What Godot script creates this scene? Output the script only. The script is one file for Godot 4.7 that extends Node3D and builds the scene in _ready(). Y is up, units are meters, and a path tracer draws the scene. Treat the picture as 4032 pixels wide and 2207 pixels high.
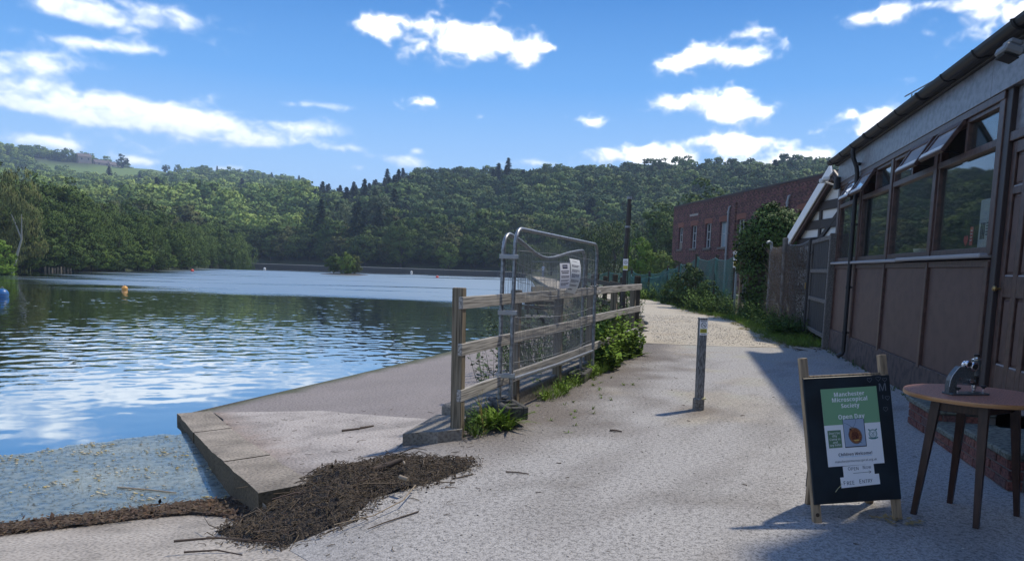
extends Node3D

const SUN := Vector3(0.4117, 0.8526, -0.3217)
var rng := RandomNumberGenerator.new()
var used := {}
var mats := {}

# ---------------------------------------------------------------- mesh builder
class B:
	var v := PackedVector3Array()
	var n := PackedVector3Array()
	var u := PackedVector2Array()
	var k := PackedColorArray()
	var col := Color.WHITE
	func vert(p: Vector3, nn: Vector3):
		v.append(p)
		n.append(nn)
		u.append(Vector2(p.x, p.z))
		k.append(col)
	func t3(a: Vector3, b: Vector3, c: Vector3, na: Vector3, nb: Vector3, nc: Vector3):
		vert(a, na)
		if (c - a).cross(b - a).dot(na + nb + nc) < 0.0:
			vert(c, nc)
			vert(b, nb)
		else:
			vert(b, nb)
			vert(c, nc)
	func flat(a: Vector3, b: Vector3, c: Vector3, out: Vector3):
		var m := (c - a).cross(b - a).normalized()
		if m.dot(out) < 0.0:
			m = -m
		t3(a, b, c, m, m, m)
	func quad(a: Vector3, b: Vector3, c: Vector3, d: Vector3, out: Vector3):
		flat(a, b, c, out)
		flat(a, c, d, out)
	# a box with chamfered edges, centred on the transform
	func box(x: Transform3D, s: Vector3, bev := 0.004):
		var h := s * 0.5
		bev = minf(bev, minf(h.x, minf(h.y, h.z)) * 0.9)
		var i := h - Vector3(bev, bev, bev)
		for ax in 3:
			var p := (ax + 1) % 3
			var q := (ax + 2) % 3
			for sg in [-1.0, 1.0]:
				var f := []
				for w in [[-1, -1], [1, -1], [1, 1], [-1, 1]]:
					var c := Vector3()
					c[ax] = sg * h[ax]
					c[p] = w[0] * i[p]
					c[q] = w[1] * i[q]
					f.append(x * c)
				var o := Vector3()
				o[ax] = sg
				quad(f[0], f[1], f[2], f[3], x.basis * o)
		if bev < 0.0005:
			return
		for ax in 3:
			var p := (ax + 1) % 3
			var q := (ax + 2) % 3
			for sp in [-1.0, 1.0]:
				for sq in [-1.0, 1.0]:
					var f := []
					for w in [[-1, 0], [1, 0], [1, 1], [-1, 1]]:
						var c := Vector3()
						c[ax] = w[0] * i[ax]
						c[p] = sp * (h[p] if w[1] == 0 else i[p])
						c[q] = sq * (i[q] if w[1] == 0 else h[q])
						f.append(x * c)
					var o := Vector3()
					o[p] = sp
					o[q] = sq
					quad(f[0], f[1], f[2], f[3], x.basis * o)
		for sx in [-1.0, 1.0]:
			for sy in [-1.0, 1.0]:
				for sz in [-1.0, 1.0]:
					var s3 := Vector3(sx, sy, sz)
					flat(x * (s3 * Vector3(h.x, i.y, i.z)), x * (s3 * Vector3(i.x, h.y, i.z)), x * (s3 * Vector3(i.x, i.y, h.z)), x.basis * s3)
	func tube(pts: Array, rad, sides := 8, caps := true):
		var m := pts.size()
		var prev_x := Vector3.ZERO
		var rings := []
		var norms := []
		for a in m:
			var d: Vector3 = (pts[mini(a + 1, m - 1)] - pts[maxi(a - 1, 0)]).normalized()
			var e := Vector3.UP if absf(d.y) < 0.9 else Vector3.RIGHT
			if prev_x != Vector3.ZERO:
				e = prev_x
			var yv := d.cross(e).normalized()
			var xv := yv.cross(d).normalized()
			prev_x = xv
			var r: float = rad[a] if rad is Array else rad
			var ring := []
			var nn := []
			for b in sides:
				var t := TAU * b / sides
				var o := xv * cos(t) + yv * sin(t)
				nn.append(o)
				ring.append(pts[a] + o * r)
			rings.append(ring)
			norms.append(nn)
		for a in m - 1:
			for b in sides:
				var c := (b + 1) % sides
				t3(rings[a][b], rings[a][c], rings[a + 1][b], norms[a][b], norms[a][c], norms[a + 1][b])
				t3(rings[a + 1][b], rings[a][c], rings[a + 1][c], norms[a + 1][b], norms[a][c], norms[a + 1][c])
		if caps:
			for b in range(1, sides - 1):
				flat(rings[0][0], rings[0][b], rings[0][b + 1], pts[0] - pts[1])
				flat(rings[m - 1][0], rings[m - 1][b], rings[m - 1][b + 1], pts[m - 1] - pts[m - 2])
	# profile: [radius, height] pairs from bottom to top
	func lathe(x: Transform3D, prof: Array, sides := 24, caps := true):
		for a in prof.size() - 1:
			var p0 := Vector2(prof[a][0], prof[a][1])
			var p1 := Vector2(prof[a + 1][0], prof[a + 1][1])
			var sl := (p1 - p0).normalized()
			for b in sides:
				var t0 := TAU * b / sides
				var t1 := TAU * (b + 1) / sides
				var d0 := Vector3(cos(t0), 0, sin(t0))
				var d1 := Vector3(cos(t1), 0, sin(t1))
				var n0 := x.basis * (d0 * sl.y - Vector3(0, sl.x, 0))
				var n1 := x.basis * (d1 * sl.y - Vector3(0, sl.x, 0))
				var a0 := x * (d0 * p0.x + Vector3(0, p0.y, 0))
				var a1 := x * (d1 * p0.x + Vector3(0, p0.y, 0))
				var b0 := x * (d0 * p1.x + Vector3(0, p1.y, 0))
				var b1 := x * (d1 * p1.x + Vector3(0, p1.y, 0))
				if p0.x > 1e-5:
					t3(a0, a1, b0, n0, n1, n0)
				if p1.x > 1e-5:
					t3(b0, a1, b1, n0, n1, n1)
		if caps:
			for e in [[0, -1.0], [prof.size() - 1, 1.0]]:
				var r: float = prof[e[0]][0]
				var y: float = prof[e[0]][1]
				if r > 1e-5:
					for b in range(1, sides - 1):
						flat(x * Vector3(r, y, 0), x * Vector3(r * cos(TAU * b / sides), y, r * sin(TAU * b / sides)), x * Vector3(r * cos(TAU * (b + 1) / sides), y, r * sin(TAU * (b + 1) / sides)), x.basis * Vector3(0, e[1], 0))
	# flat polygon in the transform's xy plane, given depth along z
	func slab(x: Transform3D, poly: PackedVector2Array, dep: float):
		var tri := Geometry2D.triangulate_polygon(poly)
		var z := Vector3(0, 0, dep * 0.5)
		for a in range(0, tri.size(), 3):
			var p := [poly[tri[a]], poly[tri[a + 1]], poly[tri[a + 2]]]
			for sg in [-1.0, 1.0]:
				if dep == 0.0 and sg < 0:
					continue
				flat(x * (Vector3(p[0].x, p[0].y, 0) + z * sg), x * (Vector3(p[1].x, p[1].y, 0) + z * sg), x * (Vector3(p[2].x, p[2].y, 0) + z * sg), x.basis * Vector3(0, 0, sg))
		if dep == 0.0:
			return
		var ccw := not Geometry2D.is_polygon_clockwise(poly)
		for a in poly.size():
			var p := poly[a]
			var q := poly[(a + 1) % poly.size()]
			var o := Vector3(q.y - p.y, p.x - q.x, 0) * (1.0 if ccw else -1.0)
			# Godot calls a polygon clockwise with y down; test against a nudged point
			var mid := (p + q) * 0.5 + Vector2(o.x, o.y).normalized() * 1e-4
			if Geometry2D.is_point_in_polygon(mid, poly):
				o = -o
			quad(x * (Vector3(p.x, p.y, 0) - z), x * (Vector3(q.x, q.y, 0) - z), x * (Vector3(q.x, q.y, 0) + z), x * (Vector3(p.x, p.y, 0) + z), x.basis * o)
	func blade(p: Vector3, d: Vector3, side: Vector3, w: float, bend: Vector3, segs := 3):
		# a tapering grass blade or long leaf
		var a := p
		var wa := w
		var nn := side.cross(d).normalized()
		if nn.y < 0:
			nn = -nn
		nn = (nn + Vector3.UP * 0.5).normalized()
		for s in segs:
			var t := float(s + 1) / segs
			var b := p + d * t + bend * t * t
			var wb := w * (1.0 - t) * (1.0 + 0.6 * sin(t * PI))
			if s == segs - 1:
				t3(a - side * wa, a + side * wa, b, nn, nn, nn)
			else:
				t3(a - side * wa, a + side * wa, b - side * wb, nn, nn, nn)
				t3(b - side * wb, a + side * wa, b + side * wb, nn, nn, nn)
			a = b
			wa = wb
	func leaf(p: Vector3, d: Vector3, side: Vector3, ln: float, w: float, nn: Vector3):
		# a pointed leaf, folded along its midrib
		var e := p + d * ln
		var m := p + d * ln * 0.45
		var up := d.cross(side).normalized() * w * 0.35
		t3(p, m + side * w + up, e, nn, nn, nn)
		t3(p, e, m - side * w + up, nn, nn, nn)
	func add(o: B, x: Transform3D):
		for a in o.v.size():
			v.append(x * o.v[a])
			n.append((x.basis * o.n[a]).normalized())
			u.append(o.u[a])
			k.append(o.k[a])
	func mesh() -> ArrayMesh:
		var a := []
		a.resize(Mesh.ARRAY_MAX)
		a[Mesh.ARRAY_VERTEX] = v
		a[Mesh.ARRAY_NORMAL] = n
		a[Mesh.ARRAY_TEX_UV] = u
		a[Mesh.ARRAY_COLOR] = k
		var m := ArrayMesh.new()
		if v.size():
			m.add_surface_from_arrays(Mesh.PRIMITIVE_TRIANGLES, a)
		return m

# ---------------------------------------------------------------- nodes
func numbered(called: String) -> String:
	var c: int = used.get(called, -1) + 1
	used[called] = c
	return called if c == 0 else "%s_%03d" % [called, c]

func tag(o: Node, label: String, category: String, group := "", kind := ""):
	if label:
		o.set_meta("label", label)
	if category:
		o.set_meta("category", category)
	if group:
		o.set_meta("group", group)
	if kind:
		o.set_meta("kind", kind)
	return o

func thing(called: String, label: String, category: String, at := Vector3.ZERO, turn := 0.0, group := "") -> Node3D:
	var o := Node3D.new()
	o.name = numbered(called)
	add_child(o)
	o.position = at
	o.rotation.y = turn
	tag(o, label, category, group)
	return o

func obj(called: String, b, m: Material, parent: Node = null, x := Transform3D()) -> MeshInstance3D:
	var o := MeshInstance3D.new()
	o.mesh = b.mesh() if b is B else b
	o.material_override = m
	o.transform = x
	if parent == null:
		o.name = numbered(called)
		add_child(o)
	else:
		o.name = called
		parent.add_child(o, true)
	return o

func structure(called: String, b, m: Material, parent: Node = null) -> MeshInstance3D:
	var o := obj(called, b, m, parent)
	o.set_meta("kind", "structure")
	return o

func X(p: Vector3, yaw := 0.0, pitch := 0.0, roll := 0.0) -> Transform3D:
	return Transform3D(Basis.from_euler(Vector3(pitch, yaw, roll)), p)

func R(a: float, b: float) -> float:
	return rng.randf_range(a, b)

func RV() -> Vector3:
	var z := R(-1, 1)
	var t := R(0, TAU)
	var r := sqrt(1.0 - z * z)
	return Vector3(r * cos(t), z, r * sin(t))

# one board, brick or bar as a part of its own; the grain starts elsewhere on each
func board(called: String, x: Transform3D, s: Vector3, m: Material, parent: Node, bev := 0.004) -> MeshInstance3D:
	var b := B.new()
	var off := Vector3(R(-3, 3), R(-3, 3), R(-3, 3))
	b.box(Transform3D(Basis(), off), s, bev)
	return obj(called, b, m, parent, x * Transform3D(Basis(), -off))

# a bar from p to q, its local x along the bar
func bar(called: String, p: Vector3, q: Vector3, h: float, w: float, m: Material, parent: Node, up := Vector3.UP, bev := 0.004) -> MeshInstance3D:
	var d := (q - p).normalized()
	var z := d.cross(up).normalized()
	return board(called, Transform3D(Basis(d, z.cross(d), z), (p + q) * 0.5), Vector3(p.distance_to(q), h, w), m, parent, bev)

# ---------------------------------------------------------------- materials
func lin(r: float, g: float, b: float, a := 1.0) -> Color:
	return Color(r, g, b, a).linear_to_srgb()

func noise_tex(sd: int, freq: float, ramp: Array, size := 512, type := FastNoiseLite.TYPE_SIMPLEX_SMOOTH, octaves := 4, normal := false) -> NoiseTexture2D:
	var f := FastNoiseLite.new()
	f.seed = sd
	f.noise_type = type
	f.frequency = freq
	f.fractal_octaves = octaves
	if type == FastNoiseLite.TYPE_CELLULAR:
		f.cellular_return_type = FastNoiseLite.RETURN_DISTANCE
	var t := NoiseTexture2D.new()
	t.width = size
	t.height = size
	t.seamless = true
	t.as_normal_map = normal
	if ramp.size():
		var g := Gradient.new()
		g.offsets = PackedFloat32Array(ramp.map(func(e): return e[0]))
		g.colors = PackedColorArray(ramp.map(func(e): return e[1]))
		t.color_ramp = g
	t.noise = f
	return t

func grey(v: float) -> Color:
	return Color(v, v, v)

# colour times a triplanar speckle, with broad blotches over it, and fine relief
func mat(key: String, c: Color, rough := 0.8, o := {}) -> StandardMaterial3D:
	if mats.has(key):
		return mats[key]
	var m := StandardMaterial3D.new()
	m.resource_name = key
	m.albedo_color = c.linear_to_srgb()
	m.roughness = rough
	m.metallic = o.get("metal", 0.0)
	m.metallic_specular = o.get("spec", 0.5)
	m.vertex_color_use_as_albedo = o.get("vc", false)
	if o.has("tex"):
		m.albedo_texture = o.tex
		m.uv1_triplanar = true
		m.uv1_world_triplanar = o.get("world", false)
		m.uv1_scale = o.get("scale", Vector3.ONE)
	if o.has("bump"):
		m.uv1_triplanar = true
		m.uv1_world_triplanar = o.get("world", false)
		m.uv1_scale = o.get("scale", Vector3.ONE)
		m.heightmap_enabled = true
		m.heightmap_texture = o.bump
		m.heightmap_scale = o.get("relief", 0.5)
	if o.has("over"):
		m.detail_enabled = true
		m.detail_albedo = o.over
		m.detail_blend_mode = BaseMaterial3D.BLEND_MODE_MUL
		m.detail_uv_layer = BaseMaterial3D.DETAIL_UV_2
		m.uv2_triplanar = true
		m.uv2_world_triplanar = o.get("world", false)
		m.uv2_scale = o.get("scale2", Vector3.ONE)
	if o.has("back"):
		m.backlight_enabled = true
		m.backlight = o.back
	if o.has("rough_tex"):
		m.roughness_texture = o.rough_tex
		m.uv1_triplanar = true
		m.uv1_scale = o.get("scale", Vector3.ONE)
	if o.has("coat"):
		m.clearcoat_enabled = true
		m.clearcoat = o.coat
		m.clearcoat_roughness = 0.15
	mats[key] = m
	return m

func leafmat(key: String, c: Color, rough := 0.7) -> StandardMaterial3D:
	return mat(key, c, rough, {"vc": true, "back": Color(0.42, 0.42, 0.42), "spec": 0.2})

func pane_mat(key: String, a: float, c := Color(0.8, 0.9, 0.9)) -> StandardMaterial3D:
	if mats.has(key):
		return mats[key]
	var m := StandardMaterial3D.new()
	m.resource_name = key
	m.transparency = BaseMaterial3D.TRANSPARENCY_ALPHA
	m.albedo_color = Color(c.r, c.g, c.b, a)
	m.roughness = 0.02
	m.metallic_specular = 0.7
	mats[key] = m
	return m

# ---------------------------------------------------------------- sky
const SKY_W := 4096
func sky_image() -> Image:
	# clouds: azimuth, elevation, half width, half height in degrees
	var hard := [[-10.7, 16.2, 2.7, 0.8], [-7.7, 15.7, 3.3, 1.1], [-4.6, 15.8, 3.6, 1.5], [-1.5, 15.3, 3.3, 1.4], [0.6, 14.6, 1.5, 0.7], [2.2, 15.2, 1.0, 0.3],
		[11.5, 14.1, 1.8, 0.8], [13.4, 14.8, 2.4, 1.1], [15.6, 14.4, 2.4, 0.7], [15.7, 15.9, 1.6, 0.5],
		[12.8, 11.4, 3.2, 1.2], [16.1, 10.6, 3.1, 1.2], [11.1, 11.9, 1.8, 0.6], [15.7, 12.3, 1.4, 0.3],
		[6.5, 8.2, 2.5, 0.8], [9.9, 8.3, 3.5, 1.0], [11.9, 7.7, 1.5, 0.5], [13.5, 9.1, 1.8, 0.5], [16.4, 9.0, 3.0, 0.6], [15.1, 8.4, 1.8, 0.4],
		[18.4, 7.4, 3.9, 0.9], [20.7, 7.7, 2.4, 0.9], [16.3, 7.0, 1.8, 0.4], [-6.6, 11.3, 1.5, 0.5], [-3.0, 10.5, 0.8, 0.4], [5.0, 10.3, 1.4, 0.45],
		[24.6, 16.4, 2.2, 0.8], [23.2, 16.3, 1.2, 0.5], [31.0, 15.6, 3.4, 1.6], [29.3, 16.3, 1.8, 0.7], [27.7, 16.7, 1.5, 0.4],
		[25.6, 10.3, 2.5, 1.4], [24.2, 10.1, 1.2, 0.7], [22.8, 10.6, 0.4, 0.3], [23.8, 8.8, 1.5, 0.5]]
	var soft := [[-30.3, 11.4, 3.0, 1.2], [-32.0, 9.5, 3.9, 1.2], [-28.4, 9.1, 4.4, 1.1], [-24.5, 8.9, 5.5, 1.4], [-21.1, 8.4, 4.2, 1.3], [-18.3, 7.9, 2.4, 0.5],
		[-15.1, 9.0, 3.5, 0.8], [-12.6, 7.9, 1.5, 0.4], [-30.9, 6.8, 5.6, 0.7], [-26.7, 14.8, 5.6, 1.2], [-29.3, 14.6, 2.4, 0.8], [-23.9, 15.1, 2.1, 0.8],
		[-7.8, 6.9, 2.1, 0.45], [-11.5, 6.6, 1.2, 0.3], [-26.2, 6.1, 1.8, 0.5], [-20.6, 6.0, 2.4, 0.4], [-7.4, 8.0, 0.7, 0.3], [-34.5, 10.0, 3.0, 1.8], [-16.0, 10.6, 5.0, 0.35], [-28.0, 12.9, 5.0, 0.5], [-9.0, 7.4, 3.0, 0.4], [2.0, 7.4, 3.5, 0.4]]
	var r := RandomNumberGenerator.new()
	r.seed = 77
	for i in 300:   # unseen clouds outside the view, many added to brighten the shade
		var el := 6.0 + 44.0 * r.randf() * r.randf() + 4.0 * r.randf()
		var az := 36.0 + 288.0 * r.randf()
		if el > 20.0 and r.randf() < 0.5:
			az = 360.0 * r.randf()
		az = az - 360.0 if az > 180.0 else az
		var big := clampf(el / 14.0, 0.6, 2.2)
		if absf(az) < 44.0 and el < 24.0:
			continue
		for k in 3:
			(hard if r.randf() < 0.6 else soft).append([az + r.randf_range(-3, 3) * big, el + r.randf_range(-0.6, 0.6) * big, big * r.randf_range(1.5, 3.6), big * r.randf_range(0.5, 1.3)])
	var w := SKY_W
	var h := w / 2
	var half := h / 2
	var ppd := w / 360.0
	var im := Image.create(w, h, false, Image.FORMAT_RGBF)
	var rows := []
	for y in h:
		var el := 90.0 - (y + 0.5) / ppd
		var c: Color
		if el >= 0.0:
			var t := clampf(el / 90.0, 0, 1)
			var lo := Color(0.46, 0.64, 0.88)
			var c6 := Color(0.31, 0.525, 0.83)
			var c12 := Color(0.12, 0.33, 0.70)
			var c18 := Color(0.058, 0.215, 0.545)
			var c40 := Color(0.036, 0.15, 0.43)
			var top := Color(0.025, 0.11, 0.38)
			if el < 6.0:
				c = lo.lerp(c6, el / 6.0)
			elif el < 12.5:
				c = c6.lerp(c12, (el - 6.0) / 6.5)
			elif el < 18.0:
				c = c12.lerp(c18, (el - 12.5) / 5.5)
			elif el < 40.0:
				c = c18.lerp(c40, (el - 18.0) / 22.0)
			else:
				c = c40.lerp(top, (el - 40.0) / 50.0)
		else:
			c = Color(0.10, 0.12, 0.09)
		rows.append(c)
		im.fill_rect(Rect2i(0, y, w, 1), c)
	var fine := FastNoiseLite.new()
	fine.seed = 5
	fine.frequency = 0.017
	fine.fractal_octaves = 7
	fine.fractal_gain = 0.62
	var warp := FastNoiseLite.new()
	warp.seed = 9
	warp.frequency = 0.03
	warp.fractal_octaves = 3
	for kind in 2:
		var field := PackedFloat32Array()
		var lift := PackedFloat32Array()
		field.resize(w * half)
		lift.resize(w * half)
		var touched := PackedInt32Array()
		for b in (soft if kind else hard):
			var stretch := 1.0 / maxf(0.2, cos(deg_to_rad(b[1])))
			var rx: float = b[2] * stretch * ppd
			var ry: float = b[3] * ppd
			var cx: float = (180.0 + b[0]) * ppd
			var cy: float = (90.0 - b[1]) * ppd
			for y in range(maxi(0, int(cy - 2.1 * ry)), mini(half, int(cy + 2.1 * ry))):
				var dy := (y - cy) / ry
				for x in range(int(cx - 2.1 * rx), int(cx + 2.1 * rx)):
					var dx := (x - cx) / rx
					var q := dx * dx + dy * dy
					if q < 4.4:
						var e := exp(-1.3 * q)
						var at := y * w + posmod(x, w)
						if field[at] == 0.0:
							touched.append(at)
						field[at] += e
						lift[at] -= e * dy
		for at in touched:
			var x := at % w
			var y := at / w
			var f := minf(field[at], 1.25)
			if f < 0.03:
				continue
			var wx := x + 9.0 * warp.get_noise_2d(x, y * 1.5)
			var wy := y + 6.0 * warp.get_noise_2d(x + 500.0, y * 1.5)
			var no := fine.get_noise_2d(wx * (0.8 if kind else 1.0), wy * (2.0 if kind else 1.6))
			var d := f + no * (0.95 if kind else 1.25) - (0.30 if kind else 0.27)
			var al := pow(smoothstep(-0.05, 1.05 if kind else 0.95, d), 2.0) * (0.80 if kind else 1.0)
			if al <= 0.002:
				continue
			var up := lift[at] / maxf(field[at], 0.001)
			var li := clampf(0.40 + 0.6 * up + 0.8 * no + 0.30 * d, 0.0, 1.0)
			var c := Color(0.66, 0.73, 0.84).lerp(Color(1.42, 1.42, 1.41), li)
			if kind:
				c = Color(0.68, 0.76, 0.89).lerp(Color(1.15, 1.17, 1.2), li)
			im.set_pixel(x, y, im.get_pixel(x, y).lerp(c, al))
	# the middle of the picture looks along -z, which Godot keeps at the seam
	var out := Image.create(w, h, false, Image.FORMAT_RGBF)
	out.blit_rect(im, Rect2i(w / 2, 0, w / 2, h), Vector2i(0, 0))
	out.blit_rect(im, Rect2i(0, 0, w / 2, h), Vector2i(w / 2, 0))
	return out

func make_view():
	var pitch := deg_to_rad(6.6)
	var roll := deg_to_rad(1.7)
	var f := Vector3(0, -sin(pitch), -cos(pitch))
	var r0 := Vector3(1, 0, 0)
	var u0 := Vector3(0, cos(pitch), -sin(pitch))
	var cam := Camera3D.new()
	cam.name = "camera"
	cam.transform = Transform3D(Basis(r0 * cos(roll) + u0 * sin(roll), u0 * cos(roll) - r0 * sin(roll), -f), Vector3(0, 1.54, 0))
	cam.set_frustum(0.1 * 1410.0 / 1935.0, Vector2(0, 0.1 * 185.0 / 1935.0), 0.1, 4000.0)
	add_child(cam)
	cam.current = true
	var e := Environment.new()
	e.background_mode = Environment.BG_SKY
	var s := Sky.new()
	var p := PanoramaSkyMaterial.new()
	p.panorama = ImageTexture.create_from_image(sky_image())
	s.sky_material = p
	e.sky = s
	e.background_energy_multiplier = 0.97
	e.tonemap_mode = Environment.TONE_MAPPER_LINEAR
	e.tonemap_exposure = 1.5
	e.sdfgi_enabled = true
	e.ssao_enabled = true
	e.ssil_enabled = true
	e.fog_enabled = true
	e.fog_density = 0.0005
	e.fog_light_color = Color(0.78, 0.87, 1.0)
	var we := WorldEnvironment.new()
	we.name = "environment"
	we.environment = e
	add_child(we)
	var sun := DirectionalLight3D.new()
	sun.name = "sun"
	sun.light_color = Color(1.0, 0.955, 0.88)
	sun.light_energy = 0.9
	sun.light_angular_distance = 2.0
	sun.shadow_enabled = true
	add_child(sun)
	sun.look_at_from_position(SUN * 50.0, Vector3.ZERO)

# ---------------------------------------------------------------- land and water
const WATER := -0.40
var lake := PackedVector2Array([Vector2(-3.98, -8.95), Vector2(-1.75, -5.35), Vector2(-1.9, -5.6), Vector2(-2.2, -6.0), Vector2(-3.7, -5.27), Vector2(-8, -3.2), Vector2(-16, 2), Vector2(-30, 4), Vector2(-70, -15),
	Vector2(-72, -45), Vector2(-48, -69), Vector2(-43, -82), Vector2(-45, -103), Vector2(-51, -130), Vector2(-58, -158), Vector2(-66, -176), Vector2(-30, -163), Vector2(-2.7, -153), Vector2(1.5, -140), Vector2(1.6, -100),
	Vector2(1.3, -70), Vector2(1.0, -45), Vector2(0.9, -30), Vector2(0.2, -21), Vector2(-1.24, -16.7)])
const AZ := [-180.0, -60.0, -34.0, -27.0, -20.0, -13.0, -5.5, 3.0, 12.0, 23.0, 34.0, 60.0, 180.0]
const RING := [0.0, 140.0, 165.0, 200.0, 230.0, 290.0, 360.0, 450.0, 560.0, 620.0, 680.0, 740.0, 900.0, 1500.0]
var HILL := [[0, 0, 1, 2, 4, 8, 12, 16, 20, 22, 24, 26, 30, 30], [0, 2, 4, 6, 8, 12, 18, 28, 40, 48, 56, 62, 66, 60], [0, 2.5, 4, 5, 7, 10, 16, 25, 36, 45, 63, 76, 78, 60], [0, 2.5, 4, 5, 7, 10, 16, 25, 36, 44, 61, 73, 74, 60],
	[0, 1.5, 2.5, 4, 7, 11, 17, 27, 42, 50, 60, 67, 68, 60], [0, 0.5, 1.5, 4, 8, 14, 20, 28, 41, 48, 55, 59, 59, 50], [0, 0.5, 2, 5, 10, 21, 33.5, 36, 38, 38, 40, 42, 42, 36], [0, 0.5, 2, 6, 12, 24, 36.5, 39, 39, 39, 39, 39, 39, 36],
	[0, 0.5, 2, 7, 13, 25, 38, 41, 41, 46, 46, 46, 46, 40], [0, 1, 3, 8, 14, 27, 41, 44, 44, 48, 48, 48, 48, 40], [0, 1, 3, 8, 15, 30, 44, 46, 46, 46, 46, 46, 46, 40], [0, 1, 3, 8, 15, 28, 40, 44, 44, 44, 44, 44, 44, 40], [0, 0, 1, 2, 4, 8, 12, 16, 20, 22, 24, 26, 30, 30]]
var bumps := FastNoiseLite.new()

func lake_far(p: Vector2) -> float:   # metres from the shore, negative in the lake
	var d := 1e9
	for i in lake.size():
		d = minf(d, p.distance_to(Geometry2D.get_closest_point_to_segment(p, lake[i], lake[(i + 1) % lake.size()])))
	return -d if Geometry2D.is_point_in_polygon(p, lake) else d

func hill(x: float, z: float) -> float:
	var r := sqrt(x * x + z * z)
	if r < 100.0:
		return 0.0
	var az := rad_to_deg(atan2(x, -z))
	var i := 0
	while i < AZ.size() - 2 and az > AZ[i + 1]:
		i += 1
	var j := 0
	while j < RING.size() - 2 and r > RING[j + 1]:
		j += 1
	var s := smoothstep(0.0, 1.0, (az - AZ[i]) / (AZ[i + 1] - AZ[i]))
	var t := clampf((r - RING[j]) / (RING[j + 1] - RING[j]), 0, 1)
	var h := lerpf(lerpf(HILL[i][j], HILL[i][j + 1], t), lerpf(HILL[i + 1][j], HILL[i + 1][j + 1], t), s)
	return h + bumps.get_noise_2d(x, z) * minf(h * 0.14, 3.0)

func land(x: float, z: float) -> float:
	var r := sqrt(x * x + z * z)
	if r < 24.0 and x > -4.5 and z > -24.0:
		return -1.1     # under the paving built in detail
	var d := lake_far(Vector2(x, z)) if r < 260.0 else 50.0
	if d < 0.0:
		return WATER - 0.25 - minf(-d * 0.25, 1.6)
	var base := lerpf(WATER - 0.2, -0.03, clampf(d / 1.6, 0, 1))
	return base + hill(x, z) * clampf(d / 12.0, 0, 1) - (0.05 if r < 60 else 0.0)

func in_field(x: float, z: float) -> bool:
	var az := rad_to_deg(atan2(x, -z))
	var r := sqrt(x * x + z * z)
	var wob := bumps.get_noise_2d(x * 2.0, z * 2.0) * 14.0
	return az > -32.0 and az < -24.3 and r > 622.0 + absf(az + 28.0) * 5.0 + wob and r < 738.0 + (az + 28.0) * 2.0 + wob

func terrain():
	bumps.seed = 3
	bumps.frequency = 0.011
	bumps.fractal_octaves = 3
	var azs := []
	var a := -180.0
	while a <= 180.01:
		azs.append(a)
		a += 1.25 if absf(a + 0.6) < 62.0 else 6.0
	azs[azs.size() - 1] = 180.0
	var rs := [0.0]
	var r := 4.0
	while r < 1500.0:
		rs.append(r)
		r *= 1.05
	var b := B.new()
	var nr := rs.size()
	var pts := PackedVector3Array()
	for e in azs:
		for q in rs:
			var x: float = q * sin(deg_to_rad(e))
			var z: float = -q * cos(deg_to_rad(e))
			pts.append(Vector3(x, land(x, z), z))
	var colr := func(p: Vector3) -> Color:
		if in_field(p.x, p.z):
			return Color(0.17, 0.27, 0.055)
		if Vector2(p.x, p.z).length() < 75.0 and p.x > -3.0:
			return Color(0.20, 0.19, 0.13)
		return Color(0.045, 0.065, 0.025)
	for i in azs.size() - 1:
		for j in nr - 1:
			var q := [pts[i * nr + j], pts[(i + 1) * nr + j], pts[(i + 1) * nr + j + 1], pts[i * nr + j + 1]]
			for t in [[0, 1, 2], [0, 2, 3]]:
				var n: Vector3 = (q[t[2]] - q[t[0]]).cross(q[t[1]] - q[t[0]])
				n = n.normalized() if n.y > 0 else -n.normalized()
				if n == Vector3.ZERO:
					continue
				for w in t:
					b.col = colr.call(q[w])
					b.vert(q[w], n)
				if (b.v[-1] - b.v[-3]).cross(b.v[-2] - b.v[-3]).y < 0:
					var sv := b.v[-1]
					b.v[-1] = b.v[-2]
					b.v[-2] = sv
					var sk := b.k[-1]
					b.k[-1] = b.k[-2]
					b.k[-2] = sk
	var m := mat("soil and meadow", Color.WHITE, 0.95, {"vc": true, "world": true, "tex": noise_tex(11, 0.02, [[0.0, grey(0.72)], [1.0, grey(1.0)]], 256), "scale": Vector3.ONE * 0.2})
	structure("terrain", b, m)

func waves(x: float, z: float) -> Vector3:   # height and slopes
	var d := sqrt(x * x + z * z)
	var amp := smoothstep(7.0, 19.0, d) * 0.95 + 0.12
	amp *= 0.55 + 0.9 * clampf(0.5 + bumps.get_noise_2d(x * 7.0 + 300.0, z * 3.0), 0, 1)
	amp *= 1.0 - 0.75 * smoothstep(-15.0, -25.0, x) * smoothstep(-27.0, -36.0, z)
	amp *= clampf((-x + 3.0) / 8.0, 0.25, 1.0)
	var o := Vector3()
	for w in [[0.42, 0.10, 0.010, 0.3], [0.55, -0.52, 0.010, 1.9], [0.80, 0.55, 0.010, 4.0], [0.36, -0.85, 0.009, 2.2], [1.3, 0.05, 0.006, 0.8], [0.31, 0.95, 0.009, 5.1], [0.50, 0.82, 0.010, 3.3], [2.3, -0.15, 0.004, 1.2],
			[0.39, -0.28, 0.010, 2.9], [0.62, -1.1, 0.009, 0.6], [0.70, 1.15, 0.009, 4.4], [0.46, 0.42, 0.010, 1.1]]:
		var k: float = TAU / w[0]
		var dx := sin(w[1])
		var dz := cos(w[1])
		var ph: float = k * (x * dx + z * dz) + w[3] + 1.7 * bumps.get_noise_2d(x * 16.0 * w[0], z * 9.0)
		var s: float = w[2] * amp
		o.x += s / k * sin(ph)
		o.y += s * cos(ph) * dx
		o.z += s * cos(ph) * dz
	return o

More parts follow.
